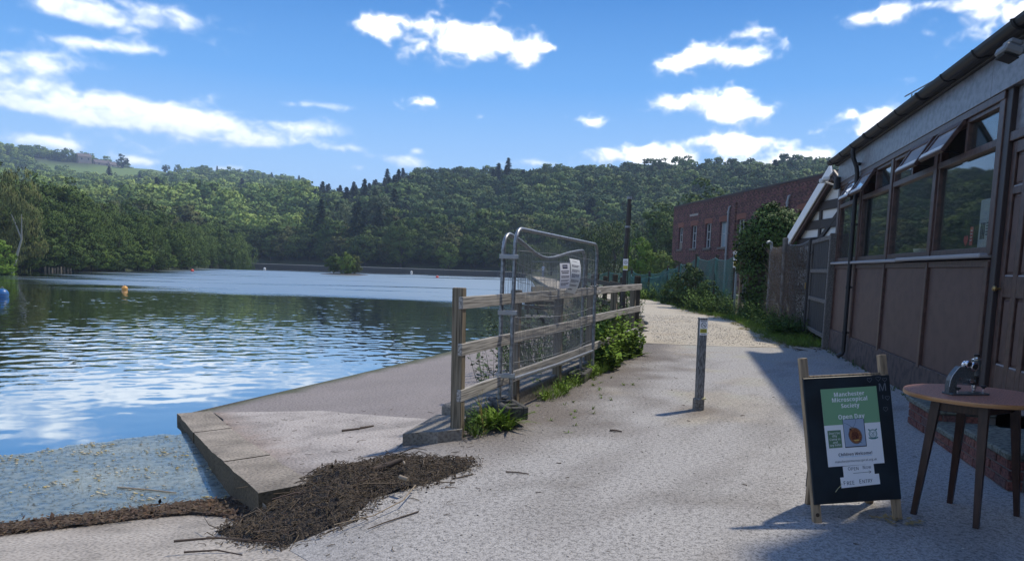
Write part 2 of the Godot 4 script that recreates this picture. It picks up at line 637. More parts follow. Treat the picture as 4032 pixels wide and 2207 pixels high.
func water_band(b: B, x0: float, x1: float, z0: float, z1: float, cell: float):
	var nx := int((x1 - x0) / cell)
	var nz := int((z1 - z0) / cell)
	var sx := (x1 - x0) / nx
	var sz := (z1 - z0) / nz
	var p := PackedVector3Array()
	var nn := PackedVector3Array()
	for j in nz + 1:
		for i in nx + 1:
			var x := x0 + i * sx
			var z := z0 + j * sz
			var w := waves(x, z) if z > -75.0 else Vector3.ZERO
			p.append(Vector3(x, WATER + w.x, z))
			nn.append(Vector3(-w.y, 1, -w.z).normalized())
	for j in nz:
		for i in nx:
			var a := j * (nx + 1) + i
			for t in [a, a + 1, a + nx + 2, a, a + nx + 2, a + nx + 1]:
				b.v.append(p[t])
				b.n.append(nn[t])
				b.u.append(Vector2((p[t].x + 110.0) / 130.0, (p[t].z + 200.0) / 210.0))
				b.k.append(Color.WHITE)

func water():
	var b := B.new()
	var near_sheet := B.new()
	water_band(near_sheet, -34.0, 1.4, -25.0, -4.2, 0.11)
	water_band(near_sheet, -110.0, -34.0, -25.0, 8.0, 4.0)
	water_band(near_sheet, -34.0, -3.0, -4.2, 8.0, 0.5)
	water_band(b, -44.0, 3.0, -60.0, -25.0, 0.17)
	water_band(b, -110.0, -44.0, -60.0, -25.0, 4.0)
	water_band(b, -110.0, 20.0, -190.0, -60.0, 4.0)
	# where the breeze roughens it, out in the middle
	var im := Image.create(1024, 1024, false, Image.FORMAT_RGB8)
	var wob := FastNoiseLite.new()
	wob.seed = 21
	wob.frequency = 0.012
	wob.fractal_octaves = 4
	for y in 1024:
		var z := y / 1024.0 * 210.0 - 200.0
		if z > -20.0 or z < -150.0:
			im.fill_rect(Rect2i(0, y, 1024, 1), grey(0.04))
			continue
		for x in 1024:
			var wx := x / 1024.0 * 130.0 - 110.0
			var no := wob.get_noise_2d(wx * 4.0, z * 9.0)
			var near := -43.0 + no * 9.0 + clampf((wx + 22.0) * 0.22, -12.0, 8.0)
			var far := -118.0 + no * 8.0
			var left := -32.0 + (z + 60.0) * 0.25 + no * 12.0
			var v := smoothstep(near + 6.0, near - 8.0, z) * smoothstep(far - 3.0, far + 3.0, z) * smoothstep(left - 8.0, left + 6.0, wx)
			var streak := smoothstep(0.28, 0.42, wob.get_noise_2d(wx * 2.0 + 900.0, z * 14.0)) * 0.6
			im.set_pixel(x, y, grey(0.04 + 0.34 * v * (1.0 - streak)))
	var m := StandardMaterial3D.new()
	m.resource_name = "lake water"
	m.albedo_color = lin(0.46, 0.52, 0.52)
	m.roughness = 1.0
	m.roughness_texture = ImageTexture.create_from_image(im)
	m.metallic_specular = 1.0
	m.metallic = 1.0
	structure("water", b, m)
	var calm := StandardMaterial3D.new()
	calm.resource_name = "calm lake water"
	calm.albedo_color = m.albedo_color
	calm.roughness = 0.03
	calm.metallic_specular = 1.0
	calm.metallic = 1.0
	structure("water", near_sheet, calm)

# ---------------------------------------------------------------- trees
# clumps of leaves over limbs; centred on x = z = 0, from the ground up
func crown_mesh(sd: int, lo: float, hi: float, rad: float, clumps: int, leaves: int, size: float, hang := 0.0, top := 0.5) -> ArrayMesh:
	var g := RandomNumberGenerator.new()
	g.seed = sd
	var b := B.new()
	var mid := (lo + hi) * 0.5
	var hh := (hi - lo) * 0.5
	for c in clumps:
		var z := g.randf_range(-1, 1)
		var t := g.randf_range(0, TAU)
		var w := sqrt(1.0 - z * z)
		var k := pow(g.randf(), 0.35)
		var lean := 1.0 - top * maxf(0.0, z) * 0.6
		var p := Vector3(cos(t) * w * rad * k * lean, mid + z * hh * k, sin(t) * w * rad * k * lean)
		var outer := Vector3(p.x / rad, (p.y - mid) / hh * 0.9 + 0.15, p.z / rad).normalized()
		var rc := rad * g.randf_range(0.20, 0.40)
		var tone := g.randf_range(0.72, 1.22)
		var warm := g.randf_range(0.92, 1.12)
		for l in leaves:
			var y := g.randf_range(-1, 1)
			var a := g.randf_range(0, TAU)
			var e := sqrt(1.0 - y * y)
			var d := (Vector3(e * cos(a), y, e * sin(a)) + outer * 0.55).normalized()
			var q := p + Vector3(d.x * rc, d.y * rc * 0.72, d.z * rc) * (0.55 + 0.5 * g.randf())
			if hang > 0.0:
				q.y -= hang * g.randf() * rc * 2.0 * maxf(0.0, 1.0 - d.y)
			var rv := Vector3(g.randf_range(-1, 1), g.randf_range(-1, 1), g.randf_range(-1, 1))
			var nl := (d + rv * 0.8).normalized()
			var s1 := nl.cross(rv + Vector3(0.1, 0.2, 0.3)).normalized() * size * g.randf_range(0.6, 1.25)
			var s2 := nl.cross(s1).normalized() * s1.length() * g.randf_range(0.45, 0.75)
			if hang > 0.0:
				s1 = (s1 * 0.5 + Vector3.DOWN * size * 0.8)
				s2 = s1.cross(nl).normalized() * size * 0.3
			var sn := (nl + outer * 0.7 + d * 0.5).normalized()
			var f := tone * g.randf_range(0.8, 1.2)
			b.col = Color(f * warm, f, f * 0.95)
			b.t3(q - s1, q + s2, q + s1, sn, sn, sn)
			b.t3(q - s1, q + s1, q - s2, sn, sn, sn)
	return b.mesh()

func conifer_mesh(sd: int, h: float, rad: float, levels: int, leaves: int, size: float) -> ArrayMesh:
	var g := RandomNumberGenerator.new()
	g.seed = sd
	var b := B.new()
	for c in levels:
		var t := (c + 0.5) / levels
		var y := h * (0.1 + 0.9 * t)
		var rr := rad * pow(1.0 - t, 0.8) * g.randf_range(0.8, 1.15) + 0.08
		var arms := 6 + int(4.0 * (1.0 - t))
		for k in arms:
			var a := TAU * (k + g.randf()) / arms
			var out := Vector3(cos(a), 0, sin(a))
			var tone := g.randf_range(0.7, 1.2)
			for l in leaves:
				var s := g.randf()
				var q := out * rr * s + Vector3(0, y - s * s * rr * 0.45 + g.randf_range(-0.1, 0.1), 0) + Vector3(-out.z, 0, out.x) * g.randf_range(-0.3, 0.3) * rr * s
				var s1 := (out + Vector3(0, -0.5, 0) + Vector3(g.randf_range(-0.6, 0.6), g.randf_range(-0.3, 0.3), g.randf_range(-0.6, 0.6))).normalized() * size * g.randf_range(0.7, 1.3)
				var s2 := s1.cross(Vector3(g.randf_range(-0.5, 0.5), 1, g.randf_range(-0.5, 0.5))).normalized() * size * 0.4
				var sn := (Vector3.UP * 0.6 + out * 0.8 + Vector3(g.randf_range(-0.4, 0.4), g.randf_range(-0.4, 0.4), g.randf_range(-0.4, 0.4))).normalized()
				var f := tone * g.randf_range(0.8, 1.2)
				b.col = Color(f, f, f)
				b.t3(q - s1, q + s2, q + s1, sn, sn, sn)
				b.t3(q - s1, q + s1, q - s2, sn, sn, sn)
	return b.mesh()

func trunk_mesh(sd: int, h: float, r: float, limbs := 5, lean := 0.0) -> ArrayMesh:
	var g := RandomNumberGenerator.new()
	g.seed = sd
	var b := B.new()
	var pts := []
	var rad := []
	for i in 7:
		var t := i / 6.0
		pts.append(Vector3(g.randf_range(-1, 1) * 0.06 * h * t + lean * h * t, h * t - 0.3 * (1.0 - t), g.randf_range(-1, 1) * 0.05 * h * t))
		rad.append(r * (1.0 - 0.8 * t) * (1.3 if i == 0 else 1.0))
	b.tube(pts, rad, 7)
	for i in limbs:
		var t := g.randf_range(0.3, 0.85)
		var p: Vector3 = (pts[int(t * 6)] as Vector3).lerp(pts[mini(6, int(t * 6) + 1)], fmod(t * 6.0, 1.0))
		var a := g.randf_range(0, TAU)
		var l := h * g.randf_range(0.22, 0.4)
		b.tube([p, p + Vector3(cos(a) * l * 0.5, l * 0.4, sin(a) * l * 0.5), p + Vector3(cos(a) * l, l * 0.9, sin(a) * l)], [r * 0.35, r * 0.22, r * 0.06], 5)
	return b.mesh()

var kinds := {}     # crown meshes by kind, each [mesh, mesh, ...], for a tree about `tall` metres high
func make_kinds():
	kinds["hill"] = {"tall": 8.0, "crowns": [], "trunk": trunk_mesh(40, 5.0, 0.22)}
	for i in 5:
		kinds.hill.crowns.append(crown_mesh(100 + i, [1.2, 0.8, 1.5, 1.0, 0.9][i], [8.0, 7.2, 8.6, 7.6, 8.2][i], [3.2, 3.6, 3.0, 3.3, 2.9][i], 46, 34, 0.34))
	kinds["conifer"] = {"tall": 10.0, "crowns": [], "trunk": trunk_mesh(41, 8.5, 0.2, 0)}
	for i in 3:
		kinds.conifer.crowns.append(conifer_mesh(200 + i, [10.0, 9.0, 11.0][i], [2.5, 2.8, 2.3][i], 20, 13, 0.42))
	kinds["bank"] = {"tall": 10.0, "crowns": [], "trunk": trunk_mesh(42, 7.5, 0.24)}
	for i in 5:
		kinds.bank.crowns.append(crown_mesh(300 + i, [0.4, 0.2, 0.6, 0.1, 0.4][i], [10.0, 9.0, 10.8, 8.6, 9.6][i], [3.4, 3.8, 3.2, 3.6, 3.0][i], 95, 62, 0.19, [0.0, 0.35, 0.0, 0.5, 0.15][i], 0.4))
	kinds["shore"] = {"tall": 6.0, "crowns": [], "trunk": trunk_mesh(43, 4.2, 0.16)}
	for i in 5:
		kinds.shore.crowns.append(crown_mesh(400 + i, [0.5, 0.3, 0.8, 0.4, 0.6][i], [6.0, 5.6, 6.6, 6.2, 5.8][i], [2.4, 2.7, 2.2, 2.5, 2.8][i], 70, 44, 0.2))
	mat("bark", Color(0.09, 0.075, 0.055), 0.9, {"tex": noise_tex(31, 0.03, [[0, grey(0.55)], [1, grey(1)]], 256), "scale": Vector3(1, 0.3, 1)})
	mat("birch bark", Color(0.20, 0.20, 0.18), 0.85)
	for t in [["dark leaf", 0.050, 0.083, 0.026], ["mid leaf", 0.075, 0.122, 0.032], ["light leaf", 0.125, 0.19, 0.040], ["olive leaf", 0.105, 0.125, 0.045], ["needle", 0.032, 0.060, 0.034], ["fresh leaf", 0.11, 0.19, 0.03], ["grey leaf", 0.105, 0.145, 0.080]]:
		leafmat(t[0], Color(t[1], t[2], t[3]))

func tree(called: String, kind: String, which: int, at: Vector3, tall: float, wide: float, leafs: String, label: String, group := "", cat := "tree", bark := "bark") -> Node3D:
	var k: Dictionary = kinds[kind]
	var t := thing(called, label, cat, at, R(0, TAU), group)
	var s: float = tall / k.tall
	obj("trunk", k.trunk, mats[bark], t, Transform3D(Basis.from_scale(Vector3(s, s, s)), Vector3.ZERO))
	obj("crown", k.crowns[which % k.crowns.size()], mats[leafs], t, Transform3D(Basis.from_scale(Vector3(s * wide, s, s * wide)), Vector3.ZERO))
	return t

func polar(px: float, r: float) -> Vector3:   # a place on the land, by bearing from where one stands
	var a := atan((px - 1288.0) / 1935.0)
	var x := r * sin(a)
	var z := -r * cos(a)
	return Vector3(x, land(x, z), z)

func shore_r(px: float, from: float) -> float:   # how far off the water ends, looking along that bearing
	var a := atan((px - 1288.0) / 1935.0)
	var r := from
	while r < 230.0 and lake_far(Vector2(r * sin(a), -r * cos(a))) < 0.0:
		r += 0.7
	return r

const ONES := ["", "first", "second", "third", "fourth", "fifth", "sixth", "seventh", "eighth", "ninth", "tenth", "eleventh", "twelfth", "thirteenth", "fourteenth", "fifteenth", "sixteenth", "seventeenth", "eighteenth", "nineteenth"]
const TENS := ["", "", "twentieth", "thirtieth", "fortieth", "fiftieth", "sixtieth", "seventieth"]
const TENTY := ["", "", "twenty", "thirty", "forty", "fifty", "sixty", "seventy"]
func nth(i: int) -> String:
	var n := i + 1
	if n < 20:
		return ONES[n]
	return TENS[n / 10] if n % 10 == 0 else TENTY[n / 10] + "-" + ONES[n % 10]

func forest():
	make_kinds()
	# the far left bank, and the trees along the far shore, one by one
	var bank := "trees crowding the left bank of the lake"
	var count := {}
	for i in 48:
		var px := -130.0 + 735.0 * (i + 0.5) / 48.0 + R(-8, 8)
		var row := i % 3
		var r := shore_r(px, 66.0) + 2.0 + row * 6.0 + R(0, 2)
		if px > 560.0:
			r = shore_r(555.0, 66.0) - 8.0 + row * 3.0
		var top := lerpf(8.2, 5.9, clampf(px / 330.0, 0, 1)) + maxf(0.0, px - 400.0) * 0.008
		top *= [0.80, 0.95, 1.1][row] * R(0.92, 1.08)
		var look: String = ["mid green", "dark", "olive"][(i * 5 + row) % 3]
		var place: String = ["at the water's edge", "in the middle row", "in the rear row"][row]
		count[look + place] = count.get(look + place, -1) + 1
		var n: int = count[look + place]
		tree("bank_tree", "bank", i * 2 + row, polar(px, r), top, R(0.95, 1.2), {"mid green": "mid leaf", "dark": "dark leaf", "olive": "olive leaf"}[look], "%s %s tree from the left %s on the left bank" % [nth(n), look, place], bank)
	for i in 30:
		var px := -60.0 + 640.0 * i / 29.0 + R(-9, 9)
		tree("bank_bush", "shore", i, polar(px, shore_r(px, 66.0) + R(0.2, 1.2)), R(1.6, 3.4), R(1.0, 1.5), ["dark leaf", "mid leaf", "light leaf", "mid leaf"][i % 4], "%s low bush from the left overhanging the water along the left bank" % nth(i), "bushes overhanging the water on the left bank", "bush")
	var shore := "trees in the row along the far shore"
	count.clear()
	for i in 42:
		var px := 600.0 + 710.0 * (i + 0.5) / 42.0 + R(-6, 6)
		var row := i % 2
		var r := shore_r(px, 120.0) + 5.0 + row * 5.0 + R(0, 2)
		var look: String = ["mid green", "dark", "mid green", "olive"][(i / 2) % 4]
		var place: String = ["front", "rear"][row]
		count[look + place] = count.get(look + place, -1) + 1
		tree("shore_tree", "shore", i * 3, polar(px, r), R(5.0, 6.6) + row * 1.1, R(1.0, 1.25), {"mid green": "mid leaf", "dark": "dark leaf", "olive": "olive leaf"}[look], "%s %s tree from the left in the %s row on the far shore" % [nth(count[look + place]), look, place], shore)
	tree("willow_tree", "bank", 1, polar(862, 194), 12.6, 1.05, "grey leaf", "tall grey-green domed tree above the far shore row, left one of a pair")
	tree("willow_tree", "bank", 2, polar(945, 196), 13.4, 1.1, "grey leaf", "tallest grey-green domed tree above the far shore row, right one of a pair")
	tree("domed_tree", "bank", 0, polar(1003, 166), 9.6, 1.15, "mid leaf", "broad domed green tree on the far shore right of the island bushes")
	tree("round_tree", "shore", 0, polar(915, 170), 7.0, 1.0, "mid leaf", "round-headed tree on the far shore just above the island bushes")
	tree("pale_tree", "shore", 1, polar(1122, 160), 5.6, 1.0, "light leaf", "pale green low tree on the far shore left of the steel barrier")
	tree("pale_tree", "shore", 2, polar(1180, 161), 6.2, 1.0, "mid leaf", "upright tree beside the pale green low tree on the far shore")
	for q in [[835.0, 108.0, 2.6, 1.1, "mid leaf", "green round bush at the left end of the little island"], [866.0, 106.0, 3.1, 0.85, "light leaf", "yellowish green bush standing tallest on the little island"], [888.0, 107.0, 2.5, 0.9, "olive leaf", "brownish olive bush at the right end of the little island"]]:
		var p := polar(q[0], q[1])
		p.y = WATER - 0.05
		tree("island_bush", "shore", int(q[0]), p, q[2], q[3], q[4], q[5], "bushes on the little island", "bush")
	var mound := B.new()
	mound.lathe(X(polar(862, 107) * Vector3(1, 0, 1) + Vector3(0, WATER - 0.3, 0)), [[3.6, 0.0], [3.2, 0.32], [2.0, 0.42], [0.0, 0.46]], 20)
	tag(structure("island_ground", mound, mats["bark"]), "", "")
	# singled out against the sky and by the path
	tree("skyline_tree", "hill", 0, polar(312, 735), 11.5, 0.95, "dark leaf", "lone dark tree standing out on the skyline beside the hilltop field")
	tree("skyline_tree", "hill", 1, polar(420, 745), 8.0, 0.9, "dark leaf", "small round dark tree on the skyline right of the hilltop field")
	tree("skyline_tree", "hill", 2, polar(450, 745), 9.0, 0.9, "light leaf", "pale feathery tree on the skyline right of the hilltop field")
	tree("ridge_tree", "hill", 3, polar(1362, 365), 10.5, 0.9, "light leaf", "pale tree rising above the wooded ridge behind the steel barrier")
	tree("ridge_tree", "hill", 4, polar(1690, 365), 9.5, 1.0, "dark leaf", "dark rounded tree topping the wooded ridge above the brick building")
	tree("ridge_tree", "hill", 0, polar(1120, 365), 9.5, 1.3, "dark leaf", "broad dark tree topping the wooded ridge over the far shore")
	var bp := polar(38, 85.0)
	var birch := tree("birch_tree", "bank", 4, bp, 10.5, 0.8, "olive leaf", "leaning birch with a pale forked trunk at the left edge of the lake", "", "tree", "birch bark")
	var wl := B.new()
	wl.tube([Vector3(-0.5, -0.3, 0), Vector3(0.2, 2.0, 0.1), Vector3(0.6, 3.4, 0), Vector3(0.7, 5.6, 0)], [0.15, 0.11, 0.08, 0.03], 7)
	wl.tube([Vector3(0.6, 3.4, 0), Vector3(0.3, 4.6, 0.2), Vector3(-0.1, 5.6, 0.2)], [0.08, 0.06, 0.03], 6)
	birch.rotation.y = 0.0
	birch.get_child(0).mesh = wl.mesh()
	birch.get_child(0).transform = Transform3D(Basis(), Vector3(1.43, 0, 2.18))
	tree("waterside_tree", "shore", 2, polar(-22, 74), 4.4, 1.0, "fresh leaf", "bright green low tree at the far left edge of the lake")
	# trees behind the brick building and the path
	tree("sycamore_tree", "bank", 0, polar(1745, 105), 12.6, 1.25, "mid leaf", "big green sycamore rising behind the left end of the brick building")
	tree("sycamore_tree", "bank", 2, polar(1640, 92), 8.2, 1.2, "mid leaf", "full green tree at the corner of the brick building")
	tree("sycamore_tree", "bank", 3, polar(1535, 84), 7.6, 1.3, "dark leaf", "dark drooping tree behind the wooden pole")
	tree("sycamore_tree", "bank", 1, polar(1470, 96), 7.0, 1.2, "dark leaf", "dark green tree behind the steel barrier's right end")
	tree("sapling_tree", "shore", 3, polar(1602, 58), 3.6, 0.8, "fresh leaf", "slender light green sapling just right of the wooden pole")
	tree("sapling_tree", "shore", 4, polar(1655, 62), 3.0, 1.0, "light leaf", "low light green sapling between the pole and the brick building")
	tree("sycamore_tree", "bank", 4, polar(1380, 118), 6.0, 1.3, "mid leaf", "green tree seen through the middle of the steel barrier")
	tree("sycamore_tree", "bank", 0, polar(1310, 140), 6.4, 1.3, "mid leaf", "green tree seen through the left end of the steel barrier")
	# the wooded hills: the nearest trees one by one, the rest as one wood
	var spots := []
	var g := RandomNumberGenerator.new()
	g.seed = 4
	for pass_ in 2:
		var step := 5.9 if pass_ == 0 else 8.2
		var far := 410.0 if pass_ == 0 else 815.0
		var x := -470.0
		while x < 270.0:
			var z := -far
			while z < -120.0:
				var q := Vector2(x + g.randf_range(-0.45, 0.45) * step, z + g.randf_range(-0.45, 0.45) * step)
				z += step
				var r := q.length()
				var az := rad_to_deg(atan2(q.x, -q.y))
				if r > far or az < -37.0 or az > 33.0:
					continue
				var left := az < -15.0 - (r - 200.0) * 0.0
				if (pass_ == 0) == left:
					continue
				if r < (172.0 if az > -20.0 else 140.0) or in_field(q.x, q.y) and g.randf() > 0.006:
					continue
				if pass_ == 1 and r > 640 and az > -25.0 and az < -24:
					continue
				if lake_far(q) < 6.0 if r < 200 else false:
					continue
				if left and az > -26.5 and az < -22.5 and r > 690.0:
					continue
				var by_farm := false
				for f in [[218.0, 742.0], [262.0, 760.0], [292.0, 762.0], [530.0, 600.0]]:
					var fa := rad_to_deg(atan((f[0] - 1288.0) / 1935.0))
					if absf(az - fa) < 0.75 and r > f[1] - 55.0 and r < f[1] + 9.0:
						by_farm = true
				if by_farm:
					continue
				spots.append([r, q, left, az])
			x += step
	spots.sort_custom(func(a, b): return a[0] < b[0])
	var singles := 150
	var nearest := spots.slice(0, singles)
	nearest.sort_custom(func(a, b): return a[3] < b[3])
	for i in singles:
		spots[i] = nearest[i]
	count.clear()
	var mm := {}
	var tones := FastNoiseLite.new()
	tones.seed = 8
	tones.frequency = 0.02
	for i in spots.size():
		var q: Vector2 = spots[i][1]
		var left: bool = spots[i][2]
		var az: float = spots[i][3]
		var needle := tones.get_noise_2d(q.x, q.y) > (0.50 if left else 0.45 + (0.6 if spots[i][0] > 320.0 else 0.0)) or (not left and az < -8.0 and az > -15.0 and g.randf() < 0.38)
		var kind := "conifer" if needle else "hill"
		var k: Dictionary = kinds[kind]
		var s := g.randf_range(0.62, 1.28) * ((1.2 if spots[i][0] > 640.0 else 1.5) if left else 1.25) * ((0.62 if left else 0.85) if spots[i][0] < 260.0 else 1.0)
		var p := Vector3(q.x, land(q.x, q.y), q.y)
		var w: int = g.randi() % k.crowns.size()
		var tone := g.randf_range(0.0, 1.0)
		if i < singles:
			var lf: String = "needle" if needle else ["dark leaf", "mid leaf", "olive leaf"][g.randi() % 3]
			var look: String = "dark pointed fir" if needle else {"dark leaf": "dark green tree", "mid leaf": "mid green tree", "olive leaf": "olive green tree"}[lf]
			count[look] = count.get(look, -1) + 1
			var n: int = count[look]
			tree("hillside_" + ("fir" if needle else "tree"), kind, w, p, k.tall * s, g.randf_range(0.95, 1.15), lf,
				"%s %s from the left at the foot of the wooded hills" % [nth(n), look], "trees at the foot of the wooded hills")
			continue
		var key := "%s %d" % [kind, w]
		if not mm.has(key):
			mm[key] = [k.crowns[w], needle, [], []]
		mm[key][2].append(Transform3D(Basis(Vector3.UP, g.randf() * TAU).scaled(Vector3(s * g.randf_range(0.95, 1.4), s, s * g.randf_range(0.95, 1.4))), p))
		var base := Color(0.032, 0.062, 0.038) if needle else (Color(0.10, 0.17, 0.050).lerp(Color(0.28, 0.38, 0.10), tone) if left else Color(0.054, 0.10, 0.042).lerp(Color(0.145, 0.215, 0.062), tone * tone))  # left hill's leaf colours are lightened to stand in for sunshine
		mm[key][3].append(base)
	var wood := Node3D.new()
	wood.name = "woodland"
	add_child(wood)
	tag(wood, "dense mixed woodland covering the hills beyond the lake", "woodland", "", "stuff")
	var lm := leafmat("wood leaf", Color.WHITE)
	for key in mm:
		var m := MultiMesh.new()
		m.transform_format = MultiMesh.TRANSFORM_3D
		m.use_colors = true
		m.mesh = mm[key][0]
		m.instance_count = mm[key][2].size()
		for i in mm[key][2].size():
			m.set_instance_transform(i, mm[key][2][i])
			m.set_instance_color(i, mm[key][3][i])
		var o := MultiMeshInstance3D.new()
		o.name = "fir_crowns" if mm[key][1] else "leafy_crowns"
		o.multimesh = m
		o.material_override = lm
		wood.add_child(o, true)
		tag(o, "", "", "", "stuff")
	print("forest ", spots.size())

# ---------------------------------------------------------------- paving
const FENCE := Vector2(-0.47, -6.72)
const ALONG := Vector2(0.335, -0.942)
func side(x: float, z: float) -> float:   # metres to the left of the timber fence
	return -0.942 * (x - FENCE.x) - 0.335 * (z - FENCE.y)

func quay_y(x: float, z: float) -> float:
	var d := clampf(side(x, z), 0.0, 4.07)
	return -0.34 * (1.0 - pow(1.0 - d / 4.07, 1.6)) + 0.006 * bumps.get_noise_2d(x * 90.0, z * 90.0)

func ground_y(x: float, z: float) -> float:
	var q := quay_y(x, z)
	if z < -6.6:
		return q
	var t := (x + 2.19) * 0.469 + (z + 6.07) * 0.883
	var slip := minf(0.0, -0.40 + 0.13 * t)
	var s := (x + 1.61) * 0.873 - (z + 4.95) * 0.488
	return lerpf(slip, q, smoothstep(-0.3, 0.5, s))

func slip_y(x: float, z: float) -> float:
	if x < -1.75 or z < -4.95:
		return minf(0.0, -0.40 + 0.13 * ((x + 2.19) * 0.469 + (z + 6.07) * 0.883))
	return ground_y(x, z)

func patch(poly: PackedVector2Array, cell: float, height: Callable, tint: Callable, skirt := 0.6, skirt_col := Color.WHITE) -> B:
	var b := B.new()
	var lo := poly[0]
	var hi := poly[0]
	for p in poly:
		lo = lo.min(p)
		hi = hi.max(p)
	var put := func(p: Vector2):
		var e := 0.03
		var y: float = height.call(p.x, p.y)
		b.col = tint.call(p.x, p.y)
		b.vert(Vector3(p.x, y, p.y), Vector3(y - height.call(p.x + e, p.y), e, y - height.call(p.x, p.y + e)).normalized())
	for j in int(ceil((hi.y - lo.y) / cell)):
		for i in int(ceil((hi.x - lo.x) / cell)):
			var a := lo + Vector2(i, j) * cell
			var sq := PackedVector2Array([a, a + Vector2(cell, 0), a + Vector2(cell, cell), a + Vector2(0, cell)])
			for part in Geometry2D.intersect_polygons(sq, poly):
				var tri := Geometry2D.triangulate_polygon(part)
				for t in range(0, tri.size(), 3):
					var q := [part[tri[t]], part[tri[t + 1]], part[tri[t + 2]]]
					if (q[2] - q[0]).cross(q[1] - q[0]) > 0.0:
						q.reverse()
					for p in q:
						put.call(p)
	b.col = skirt_col
	if skirt > 0.0:
		for i in poly.size():
			var p := poly[i]
			var q := poly[(i + 1) % poly.size()]
			var m := maxi(1, int(p.distance_to(q) / 0.5))
			for s in m:
				var c := p.lerp(q, float(s) / m)
				var d := p.lerp(q, float(s + 1) / m)
				var yc: float = height.call(c.x, c.y)
				var yd: float = height.call(d.x, d.y)
				var o := Vector3(q.y - p.y, 0, p.x - q.x)
				if Geometry2D.is_point_in_polygon((c + d) * 0.5 + Vector2(o.x, o.z).normalized() * 0.01, poly):
					o = -o
				b.quad(Vector3(c.x, yc, c.y), Vector3(d.x, yd, d.y), Vector3(d.x, yd - skirt, d.y), Vector3(c.x, yc - skirt, c.y), o)
	return b

func ragged(a: Vector2, b: Vector2, step: float, amp: float) -> Array:   # a worn edge from a to b, b left out
	var o := []
	var m := maxi(1, int(a.distance_to(b) / step))
	var nn := (b - a).orthogonal().normalized()
	for i in m:
		o.append(a.lerp(b, float(i) / m) + (nn * R(-amp, amp) if i else Vector2.ZERO))
	return o

func edge(pts: Array, step := 0.25, amp := 0.05) -> PackedVector2Array:   # [x, z, ragged?] corners
	var o := PackedVector2Array()
	for i in pts.size():
		var a: Array = pts[i]
		var b: Array = pts[(i + 1) % pts.size()]
		if a.size() > 2:
			o.append_array(PackedVector2Array(ragged(Vector2(a[0], a[1]), Vector2(b[0], b[1]), step, amp)))
		else:
			o.append(Vector2(a[0], a[1]))
	return o

var dirt := FastNoiseLite.new()
func blotch(x: float, z: float, f: float) -> float:
	return dirt.get_noise_2d(x * f * 100.0, z * f * 100.0)

